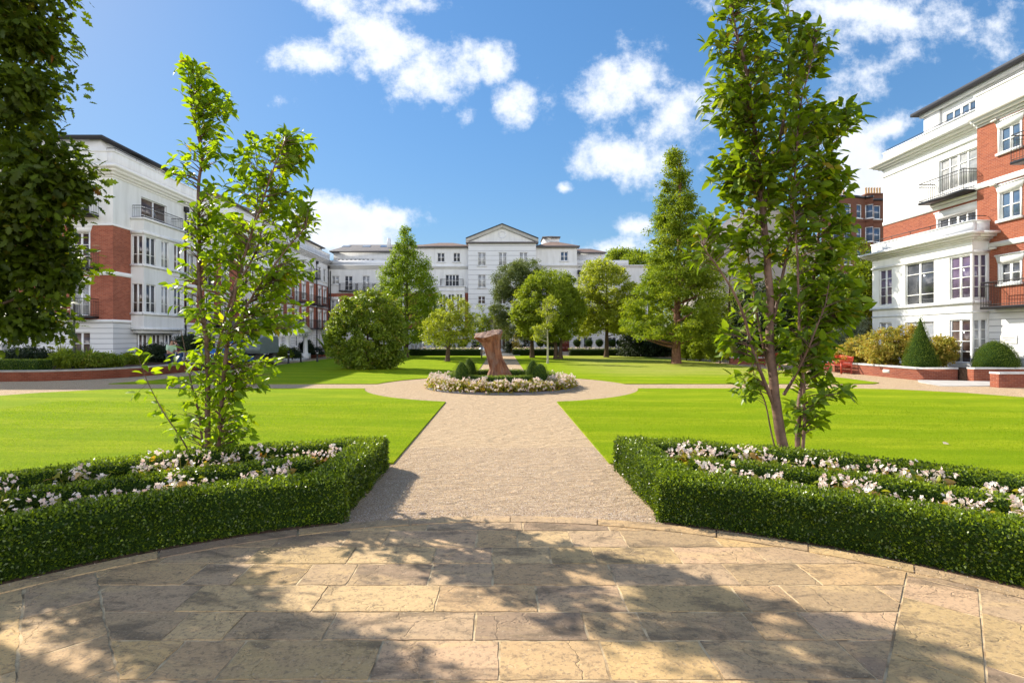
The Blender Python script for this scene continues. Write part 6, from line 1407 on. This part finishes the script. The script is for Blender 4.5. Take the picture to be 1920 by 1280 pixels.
# far trees on the skyline
for px, py, rx, ry, Y, lab in ((1165,482,26,12,84,'distant tree top above the right end of the white range'),(1195,495,24,22,80,'distant tree behind the redwood'),(1240,520,40,40,78,'distant dark tree behind the redwood, lower right')):
    b = [tb(px,py,rx,ry,Y,2), (XX(px,Y),Y,6,2.6,2.6,6,2)]; big_tree('distant_tree', lab, 'tree', (XX(px, Y), Y, 0), 12, .3, b, 160, 60, .8, .35, M['leaf_mid'], M['bark'], int(px*11), .55, .6, limb=False)

# ============ planting along the left wing ============
def phormium(name, x, y, z, h, n, lab, seed, m=None, grp=None, w=.05):
    r = np.random.default_rng(seed); root = empty(name, (x, y, z), lab, 'plant', grp); g = G()
    for i in range(n):
        a = r.uniform(0, 6.28); l = h*r.uniform(.6, 1.1); lean = r.uniform(.15, .9); t = np.linspace(0, 1, 8)
        rad = lean*l*(t**1.4)*.75; zz = l*(t-.45*lean*t**2.5); wd = w*np.sin(np.pi*np.clip(t*.9+.12, 0, 1)); c, s = math.cos(a), math.sin(a)
        C = np.stack([x+rad*c, y+rad*s, z+zz], 1); S_ = np.array([-s, c, 0])*wd[:, None]; V = np.concatenate([C-S_, C+S_]); g.add(V, np.array([[k, k+1, k+9, k+8] for k in range(7)]), 0, r.random())
    part(g, 'blades', m or M['leaf_mid'], root); return root
phormium('flax_plant', XX(118, 25.2), 25.2, .38, 1.35, 70, 'arching striped flax plant left of the black lamp post', 1, leafmat('flax_leaf', [(.10,.13,.04),(.18,.2,.07),(.35,.33,.16)], .3, .4, .4))
phormium('flax_plant', XX(168, 25.0), 25.0, .38, 1.2, 60, 'arching dark flax plant right of the black lamp post', 2)
phormium('palm_plant', XX(612, 43.5), 43.5, .3, 2.6, 60, 'spiky palm-like plant beyond the white porch', 3, M['leaf_mid'], None, .07)
for px, py, rx, ry, Y, lm, lab in ((55,664,38,12,25.5,'leaf_dark','dark shrub under the oak at the foot of the left wing'),(140,672,34,14,24.6,'leaf_mid','yellow green shrub below the flax plants'),(200,676,24,9,25.5,'leaf_mid','low shrub at the curved end of the planter'),(180,673,16,8,24.6,'leaf_camellia','small reddish shrub behind the planter wall'),(290,660,26,16,31,'leaf_dark','shrubs beneath the bay of the left wing'),(250,672,16,8,28.5,'leaf_mid','low shrub in front of the left wing corner'),
                                   (360,644,34,16,32.2,'leaf_dark','wide dark domed shrub behind the left young tree'),(530,662,14,12,37.5,'leaf_mid','light rounded bush in front of the white porch'),(548,664,12,10,38.0,'leaf_dark','dark rounded bush in front of the white porch'),(604,662,22,12,46,'leaf_dark','dark shrub row beyond the white porch'),(575,650,10,12,44.8,'leaf_dark','dark upright shrub inside the porch')):
    b = [tb(px,py,rx,ry,Y,3), tb(px-rx*.5,py+ry*.3,rx*.6,ry*.6,Y,1), tb(px+rx*.5,py+ry*.3,rx*.6,ry*.6,Y,1)]
    big_tree('planter_shrub', lab, 'shrub', (XX(px, Y), Y, .3), 1.5, .04, b, 120, 55, .22, .11, M[lm], M['bark'], int(px*13+py), .5, .75, tm=.45, limb=False)
h = G(); sweep_hedge(h, [(-33, 23.3), (XX(84, 23.3), 23.3)], .8, .85, 900, .045, 77); single(h, 'clipped_hedge', [M['hull_box'], M['leaf_box']], (-25, 23.3, 0), 'low clipped hedge behind the left planter wall', 'hedge')
# ============ porch of the left wing ============
PX0, PX1, PY0, PY1 = -22.7, -16.6, 40.0, 44.3
PO = empty('porch', (PX1, PY0, 0), 'white columned porch with grey slate gable roof on the left wing', 'porch')
g = G(); ze = 2.3
g.box(PX0, PX1, PY0, PY0+.35, 1.95, ze); g.box(PX0, PX1, PY1-.35, PY1, 1.95, ze); g.box(PX1-.35, PX1, PY0+.35, PY1-.35, 1.95, ze); g.box(PX0, PX1+.12, PY0-.12, PY1+.12, ze, ze+.1)
g.box(PX0, PX1-.36, PY0+.36, PY1-.36, ze-.05, ze-.01)
g.add([(PX1+.02, PY0, ze+.1), (PX1+.02, PY1, ze+.1), (PX1+.02, (PY0+PY1)/2, 3.12)], [(0, 1, 2)])
for a, b in ((PY0-.15, (PY0+PY1)/2), (PY1+.15, (PY0+PY1)/2)):
    v = [(x, y, z) for x in (PX1-.02, PX1+.16) for y, z in ((a, ze+.1), (b, 3.12), (b, 3.24), (a, ze+.2))]; g.add(v, [(0,1,2,3), (4,5,6,7), (0,1,5,4), (3,2,6,7)])
part(g, 'pediment', M['trim'], PO)
g = G(); ym = (PY0+PY1)/2; g.add([(PX0, PY0-.2, ze+.19), (PX1+.14, PY0-.2, ze+.19), (PX1+.14, ym, 3.26), (PX0, ym, 3.26), (PX1+.14, PY1+.2, ze+.19), (PX0, PY1+.2, ze+.19)], [(0, 1, 2, 3), (3, 2, 4, 5)]); part(g, 'roof', M['slate'], PO)
g = G()
for i in range(7): u = PY0+.35+i*(PY1-PY0-.7)/6; g.box(PX1-.01, PX1+.012, u-.06, u+.06, 2.05, 2.18)
for i in range(9): u = PX1-.4-i*.62; g.box(u-.06, u+.06, PY0-.012, PY0+.01, 2.05, 2.18)
part(g, 'metope', M['lead'], PO)
for x, y in ((PX1-.25, PY0+.25), (PX1-.8, PY0+.25), (PX1-.25, PY1-.25), (PX1-3.8, PY0+.25), (PX0+.4, PY0+.25)):
    g = G(); g.lathe([(.24, .5), (.24, .56), (.2, .6), (.19, 1.2), (.17, 1.85), (.22, 1.88), (.23, 1.95), (.0, 1.95)], (x, y, 0), 14); part(g, 'column', M['trim'], PO, True)
g = G()
for y in (PY0-.02, PY1-.75): g.box(PX1-1.15, PX1+.1, y, y+.8, -.02, .5)
part(g, 'plinth', M['trim'], PO)
g = G(); g.box(PX1-1.0, PX1+.4, PY0+.8, PY1-.8, -.02, .12); g.box(PX1-5, PX1-.9, PY0+.4, PY1-.4, -.02, .24); part(g, 'step', M['concrete'], PO)

# ============ bollards, lamp posts ============
b0 = None
for i, (px, Y, w) in enumerate(((564, 38.6, 'nearer the white porch plinth'), (595, 39.2, 'further right, by the lawn edge'), (541, 36.5, 'behind the grey machine'))):
    if b0 is None:
        g = G(); g.lathe([(.09, 0), (.09, .08), (.065, .1), (.065, .78), (.085, .8), (.085, .86), (.06, .9), (.0, .92)], (0, 0, 0), 14)
        b0 = empty('bollard', (0, 0, 0), 'x', 'bollard', 'black bollards along the drive'); g.build('post', M['blackmetal'], b0, True)
        g = G(); g.lathe([(.067, .66), (.067, .72)], (0, 0, 0), 14); g.build('reflective_band', M['trim'], b0, True); o = b0
    else: o = copy_tree(b0)
    o.location = (XX(px, Y), Y, 0); o['label'] = 'black bollard '+w
def lamp_post(x, y, h, lab):
    root = empty('lamp_post', (x, y, 0), lab, 'lamp post', 'black garden lamp posts'); g = G()
    g.lathe([(.13, 0), (.13, .25), (.09, .3), (.085, .9), (.05, 1.0), (.045, h-.1), (.07, h), (.0, h)], (x, y, 0), 12); part(g, 'post', M['blackmetal'], root, True)
    g = G(); g.lathe([(.09, h), (.17, h+.36)], (x, y, 0), 6); part(g, 'glass', mat('frosted_lantern_glass', (.6, .6, .56), .3), root)
    g = G(); g.lathe([(.2, h+.36), (.2, h+.39), (.1, h+.5), (.03, h+.55), (.0, h+.62)], (x, y, 0), 6)
    for k in range(6): a = k*math.pi/3; g.tube([(x+.09*math.cos(a), y+.09*math.sin(a), h), (x+.17*math.cos(a), y+.17*math.sin(a), h+.36)], .01, 4)
    part(g, 'lantern_cap', M['blackmetal'], root)
lamp_post(XX(139, 24.4), 24.4, 4.5, 'tall black lamp post in front of the left wing')
lamp_post(XX(1170, 53.9), 53.9, 3.2, 'slim black lamp post right of the airy pale tree')
# ============ red bench ============
def bench(x, y, lab, rz=0):
    """built facing -x, length along y"""
    root = empty('garden_bench', (x, y, 0), lab, 'bench', 'red garden benches', rz); m = M['paint_red']; L_ = 1.8
    g = G()
    for i in range(5): g.box(-.27+i*.1, -.27+i*.1+.075, -L_/2, L_/2, .41, .435)
    g.box(-.27, .2, -L_/2+.02, -L_/2+.07, .33, .409); g.box(-.27, .2, L_/2-.07, L_/2-.02, .33, .409); g.build('seat', m, root)
    g = G(); k = .18
    def bx(z): return .22+k*(z-.43)
    for z0, z1 in ((.46, .52), (.78, .80)): g.add([(bx(z)+d, yy, z) for yy in (-L_/2, L_/2) for z in (z0, z1) for d in (0, .035)], [(0,1,3,2), (4,5,7,6), (0,1,5,4), (2,3,7,6), (0,2,6,4), (1,3,7,5)])
    # curved top rail
    n = 16; V = []
    for i in range(n+1): yy = -L_/2+L_*i/n; zt = .88+.07*math.sin(math.pi*i/n); V += [(bx(.8), yy, .80), (bx(zt), yy, zt), (bx(zt)+.035, yy, zt), (bx(.8)+.035, yy, .80)]
    g.add(V, np.array([[4*i+a, 4*i+(a+1) % 4, 4*i+4+(a+1) % 4, 4*i+4+a] for i in range(n) for a in range(4)])); g.add(V[:4], [(0, 1, 2, 3)]); g.add(V[-4:], [(0, 1, 2, 3)])
    for i in range(17): yy = -L_/2+.08+i*(L_-.16)/16; g.add([(bx(z)+d+.006, yy+e, z) for e in (-.02, .02) for z in (.52, .80) for d in (0, .02)], [(0,1,3,2), (4,5,7,6), (0,1,5,4), (2,3,7,6), (0,2,6,4), (1,3,7,5)])
    g.build('backrest', m, root)
    for s in (-1, 1):
        yy = s*(L_/2+.025)
        g = G(); g.box(-.3, -.24, yy-.03, yy+.03, 0, .63); g.build('leg', m, root)
        g = G(); g.add([(bx(z)+d-.01 if z > .4 else .21+d, yy+e, z) for e in (-.03, .03) for z in (0, .43, .9) for d in (0, .06)], [(0,1,3,2), (2,3,5,4), (6,7,9,8), (8,9,11,10), (0,2,8,6), (2,4,10,8), (1,3,9,7), (3,5,11,9), (4,5,11,10)]); g.build('leg', m, root)
        g = G(); g.box(-.34, .26, yy-.038, yy+.038, .63, .66); g.build('armrest', m, root)
        g = G(); g.box(-.24, .21, yy-.02, yy+.02, .33, .405); g.box(-.24, .21, yy-.02, yy+.02, .12, .16); g.build('side_rail', m, root)
    return root
bench(17.85, 27.4, 'red slatted bench against the low wall by the white house')
bench(17.3, 33.2, 'second red bench further back, behind the leaves of the young tree')

# ============ grey lift machine on the drive ============
def lift():
    x, y = -16.35, 33.4; root = empty('boom_lift', (x, y, 0), 'grey self-propelled boom lift with four fat tyres on the left drive', 'machine')
    def B(g, a, b, c, d, e, f, m=0): g.box(x+a, x+b, y+c, y+d, e, f, m)
    # drives along y; front wheels nearest
    for sx in (-1, 1):
        for sy in (-1, 1):
            cx, cy = x+sx*.92, y+sy*.95+.2; w = G(); pr = [(.25, -.15), (.39, -.16), (.43, -.12), (.44, 0), (.43, .12), (.39, .16), (.25, .15)]; w.lathe(pr, (0, 0, 0), 28)
            V = w.v[0]; w.v[0] = np.stack([cx+V[:, 2], cy+V[:, 0], .44+V[:, 1]], 1)
            for k in range(22):
                a = k*2*math.pi/22; ca, sa = math.cos(a), math.sin(a); w.add([(cx+dx, cy+(r_2)*ca-t*sa, .44+(r_2)*sa+t*ca) for dx in (-.15, .15) for r_2 in (.41, .465) for t in (-.025, .025)], [(0,1,3,2), (4,5,7,6), (2,3,7,6), (0,2,6,4), (1,3,7,5)])
            wo = part(w, 'wheel', M['rubber'], root, False)
            r2 = G(); r2.lathe([(.26, -.13), (.24, -.06), (.10, -.04), (.09, -.1), (0.001, -.1)], (0, 0, 0), 20); V = r2.v[0]; r2.v[0] = np.stack([cx-sx*V[:, 2]*1.0, cy+V[:, 0], .44+V[:, 1]], 1)
            r3 = G(); r3.v = [r2.v[0], r2.v[0]*[1, 1, 1]]; r2.build('rim', M['wheelrim'], wo, True)
    g = G(); B(g, -.62, .62, -1.05, 1.35, .38, .72); B(g, -.85, .85, -.9, -.6, .42, .58); B(g, -.85, .85, .95, 1.25, .42, .58); part(g, 'chassis', M['blue_paint'], root)
    g = G(); g.lathe([(.45, .72), (.45, .86), (.0, .86)], (x, y+.2, 0), 20); part(g, 'turntable', M['blackmetal'], root)
    g = G(); pts = [(-1.35, .86), (1.25, .86), (1.35, 1.0), (1.35, 1.75), (1.2, 1.95), (.2, 2.0), (-1.2, 1.85), (-1.35, 1.7)]
    for xa, xb in ((-1.15, -.32), (.32, 1.15)):
        v = [(x+xa, y+.2+a, b) for a, b in pts]+[(x+xb, y+.2+a, b) for a, b in pts]; n = 8; g.add(v, np.array([[i, (i+1) % n, (i+1) % n+n, i+n] for i in range(n)])); g.add(v[:8], [tuple(range(8))]); g.add(v[8:], [tuple(range(8))])
    B(g, -.32, .32, -1.0, 1.3, .9, 1.3); B(g, -1.17, 1.17, -1.2, -1.1, .95, 1.35)
    bo_ = part(g, 'body_cover', M['grey_paint'], root)
    g = G()
    for z in (1.5, 1.42): 
        for i in range(9): g.box(x+.42+i*.06, x+.46+i*.06, y-1.157, y-1.152, z, z+.045)
    V = g.v; part(g, 'lettering', M['trim'], root)
    g = G(); g.tube([(x, y+1.0, 1.5), (x, y+1.2, 2.0), (x, y-2.6, 1.55)], .13, 4); g.tube([(x, y-2.6, 1.55), (x-.1, y-3.4, .9)], .09, 4); part(g, 'boom', M['blue_paint'], root)
    fix_children(root)
    k = empty('work_basket', (x-.1, y-4.0, .15), 'blue work basket beside the workmen, behind the left young tree', 'basket')
    g = G(); bx_, by_ = x-.1, y-4.0; g.box(bx_-.9, bx_+.9, by_-.4, by_+.4, .12, .2); part(g, 'floor', M['blue_paint'], k)
    g = G()
    for zz in (.2, .7, 1.2):
        for a, b in (((-.9, -.4), (.9, -.4)), ((.9, -.4), (.9, .4)), ((.9, .4), (-.9, .4)), ((-.9, .4), (-.9, -.4))): g.tube([(bx_+a[0], by_+a[1], zz), (bx_+b[0], by_+b[1], zz)], .025, 6)
    for a in (-.9, -.3, .3, .9):
        for b in (-.4, .4): g.tube([(bx_+a, by_+b, .2), (bx_+a, by_+b, 1.2)], .022, 6)
    g.box(bx_-.35, bx_+.35, by_-.47, by_-.41, .75, 1.15); part(g, 'rails', M['blue_paint'], k)
lift()

# ============ two workmen ============
def person(x, y, lab, face, top, legs, skin=(.45, .24, .16), hair=(.06, .035, .02), hivis=True, bend=.0, arm=.5):
    root = empty('person', (x, y, 0), lab, 'person', None, face)
    # skeleton in local space, facing -y
    J = {'pel': (0, 0, .95), 'sp': (0, -.02-bend*.2, 1.15), 'ch': (0, -.05-bend*.6, 1.38-bend*.1), 'nk': (0, -.06-bend*.8, 1.5-bend*.15), 'hd': (0, -.08-bend, 1.62-bend*.2), 'tp': (0, -.07-bend, 1.75-bend*.22)}
    E = [('pel', 'sp'), ('sp', 'ch'), ('ch', 'nk'), ('nk', 'hd'), ('hd', 'tp')]; Rr = {'pel': .155, 'sp': .14, 'ch': .165, 'nk': .058, 'hd': .098, 'tp': .07}
    for s, n in ((-1, 'l'), (1, 'r')):
        cy = J['ch'][1]; cz = J['ch'][2]
        J.update({'sh'+n: (s*.2, cy, cz+.04), 'el'+n: (s*.27, cy-.06*arm, cz-.24), 'wr'+n: (s*.2, cy-.32*arm, cz-.30-.12*(1-arm)), 'ha'+n: (s*.18, cy-.40*arm, cz-.32-.17*(1-arm)),
                  'hp'+n: (s*.1, 0, .88), 'kn'+n: (s*.12, -.03*s*1.5-.02, .5), 'an'+n: (s*.12, .03-.03*s, .09), 'to'+n: (s*.14, -.17-.03*s, .035)})
        Rr.update({'sh'+n: .082, 'el'+n: .052, 'wr'+n: .034, 'ha'+n: .042, 'hp'+n: .105, 'kn'+n: .068, 'an'+n: .048, 'to'+n: .04})
        E += [('ch', 'sh'+n), ('sh'+n, 'el'+n), ('el'+n, 'wr'+n), ('wr'+n, 'ha'+n), ('pel', 'hp'+n), ('hp'+n, 'kn'+n), ('kn'+n, 'an'+n), ('an'+n, 'to'+n)]
    def skin_obj(name, names, edges, mul, mats, add=0.0):
        me = bpy.data.meshes.new(name); ids = {n: i for i, n in enumerate(names)}
        me.from_pydata([J[n] for n in names], [(ids[a], ids[b]) for a, b in edges if a in ids and b in ids], []); o = bpy.data.objects.new(name, me); COL.objects.link(o); o.parent = root
        o.modifiers.new('skin', 'SKIN'); sv = me.skin_vertices[0].data
        for n, i in ids.items(): rr = Rr[n]*mul+add; sv[i].radius = (rr, rr*.8 if n in ('sp', 'ch', 'pel') else rr)
        sv[0].use_root = True; m_ = o.modifiers.new('s', 'SUBSURF'); m_.levels = 2; m_.render_levels = 2
        me.materials.append(mats); return o
    names = list(J); body = skin_obj('body', names, E, .93, mat('skin', skin, .5, .4))
    t = ['ch', 'sp', 'pel', 'shl', 'ell', 'shr', 'elr']; skin_obj('jacket', t, E, 1.12, top, .006)
    l = ['pel', 'hpl', 'knl', 'anl', 'hpr', 'knr', 'anr']; skin_obj('trousers', l, E, 1.13, legs, .006)
    hd = np.array(J['hd']); g = G(); c = hd+[0, .012, .055]; g.ball(c, (.098, .108, .10), 0, seg=16); V = g.v[0]; V[:, 1] = np.maximum(V[:, 1], c[1]-.085+ (V[:, 2] < c[2]+.02)*.07); g.build('hair', mat('hair', hair, .7), root, True)
    g = G(); f = hd+[0, -.088, .0]; g.tube([f+[0, 0, .04], f+[0, -.028, .005]], [.01, .017], 6); g.ball(f+[-.036, -.004, .04], .011, 1, seg=8); g.ball(f+[.036, -.004, .04], .011, 1, seg=8); g.box(f[0]-.026, f[0]+.026, f[1]-.006, f[1]+.01, f[2]-.045, f[2]-.036, 1)
    g.build('face', [mat('skin_face', skin, .5), mat('dark_features', (.05, .02, .015), .5)], root, True)
    for s, n in ((-1, 'l'), (1, 'r')):
        g = G(); h = np.array(J['ha'+n])
        for k in range(4): b = h+[(k-1.5)*.018, 0, 0]; L2 = (.065, .08, .075, .06)[k]; g.tube([b, b+[0, -.03*arm, -L2*.5], b+[0, -.03*arm+.01, -L2]], [.0095, .009, .007], 6)
        g.tube([h+[-s*.03, 0, .02], h+[-s*.05, -.02, -.015], h+[-s*.045, -.03, -.04]], [.011, .010, .008], 6); g.build('hand', body.data.materials[0], root, True)
    return root
hv = mat('pale_green_work_vest', (.45, .62, .42), .8); nv = mat('dark_navy_cloth', (.03, .035, .07), .85); br = mat('maroon_cloth', (.14, .05, .06), .85); bl_ = mat('blue_work_cloth', (.04, .1, .25), .85)
person(XX(318, 29.2), 29.2, 'workman in a pale green vest standing behind the left young tree', R(70), hv, nv, bend=.1, arm=.8)
person(XX(337, 30.0), 30.0, 'workman in dark maroon top next to the blue basket', R(-60), br, bl_, bend=.15, arm=.7, skin=(.5, .3, .22))

# ============ small pale sculpture at the end of the path ============
g = G(); cx, cy = XX(910, 53.6), 53.6
P = catmull(np.array([(cx-.75, cy, .45), (cx-.45, cy, .62), (cx, cy, .62), (cx+.35, cy, .72), (cx+.6, cy, 1.1), (cx+.72, cy, 1.32)]), 6); rr = np.interp(np.linspace(0, 1, len(P)), [0, .2, .45, .65, .85, 1], [.05, .22, .2, .12, .07, .03]); g.tube(P, rr, 12)
root = empty('animal_sculpture', (cx, cy, 0), 'small pale metal animal sculpture at the far end of the central path', 'sculpture'); pm_ = mat('polished_pale_metal', (.7, .7, .72), .3, .6, metal=.6); part(g, 'body', pm_, root, True)
for dx in (-.5, -.3, .1, .3): g = G(); g.tube([(cx+dx, cy, .55), (cx+dx+.06, cy, .3), (cx+dx, cy, .0)], [.06, .04, .03], 8); part(g, 'leg', pm_, root, True)
g = G(); g.box(-1.9, 1.9, 51.6, 52.2, -.02, .10); g.box(-2.1, 2.1, 52.2, 53.2, -.02, .2); single(g, 'path_steps', M['concrete'], (0, 52, 0), None, None, kind='structure')
# potted plants by the entrance
for px, lab, lm in ((968, 'orange leaved shrub by the dark entrance', 'leaf_acer'), (985, 'dark red-leaved shrub by the entrance, behind the pine', 'leaf_dark'), (955, 'dark upright plant just right of the sculpture', 'leaf_dark'), (893, 'dark shrub left of the entrance', 'leaf_dark')):
    b = [tb(px, 640, 7, 14, 57, 1), tb(px, 652, 9, 8, 57, 1)]; big_tree('entrance_shrub', lab, 'shrub', (XX(px, 57), 57, 0), 2, .05, b, 40, 40, .3, .16, M[lm], M['bark'], int(px*17), .5, .6, limb=False)
# grass: blades along the near lawns, nobody could count them
def blades():
    r = np.random.default_rng(2); g = G(); n = 230000
    x = r.uniform(-13, 13, n); y = 6.0+r.random(n)**1.35*9
    ok = (np.abs(x) > 1.625) & (x*x+(y-PC)**2 > 8.03**2) & (x*x+(y-YC)**2 > (RC+.01)**2) & (np.abs(x) < y*1.06) & (y < YC-.96)
    x, y = x[ok], y[ok]; n = len(x); a = r.uniform(0, 6.28, n); h = r.uniform(.012, .028, n)*(.8+.4*(wob(np.stack([x, y, x*0], 1), 2.5, 4))); w = r.uniform(.0018, .0036, n)*(.6+y*.09)
    c, s = np.cos(a), np.sin(a); lx, ly = r.normal(0, .011, n), r.normal(0, .011, n)
    V = np.stack([np.stack([x-c*w, y-s*w, np.full(n, .026)], 1), np.stack([x+c*w, y+s*w, np.full(n, .026)], 1), np.stack([x+lx, y+ly, .028+h], 1)], 1)
    g.add(V.reshape(-1, 3), np.arange(n)[:, None]*3+[0, 1, 2], 0, np.repeat(np.clip(r.normal(.5, .22, n), 0, 1), 3))
    single(g, 'grass', leafmat('grass_blade', [(.12, .21, .006), (.18, .29, .008), (.25, .35, .010), (.34, .38, .05)], .45, .6, .08, (1.6, 1.55, .4)), (0, 0, 0), 'short mown grass blades of the near lawns', None, kind='stuff')
blades()
def fallen():
    r = np.random.default_rng(3); P = [(XX(1776, 1), 0)]; base = None
    x, y, _ = gp(1776, 833, .03); root = empty('fallen_leaf', (x, y, .045), 'single pale fallen leaf lying on the right lawn', 'leaf'); g = G()
    leaves(g, np.array([[-.07, 0, 0.]]), np.array([[1, .2, .05]]), np.array([[0, -.35, 1.]]), .13, .09, np.array([1.]), 'leaf8'); g.build('blade', mat('dry_pale_leaf', (.62, .5, .36), .7), root, True)
fallen()
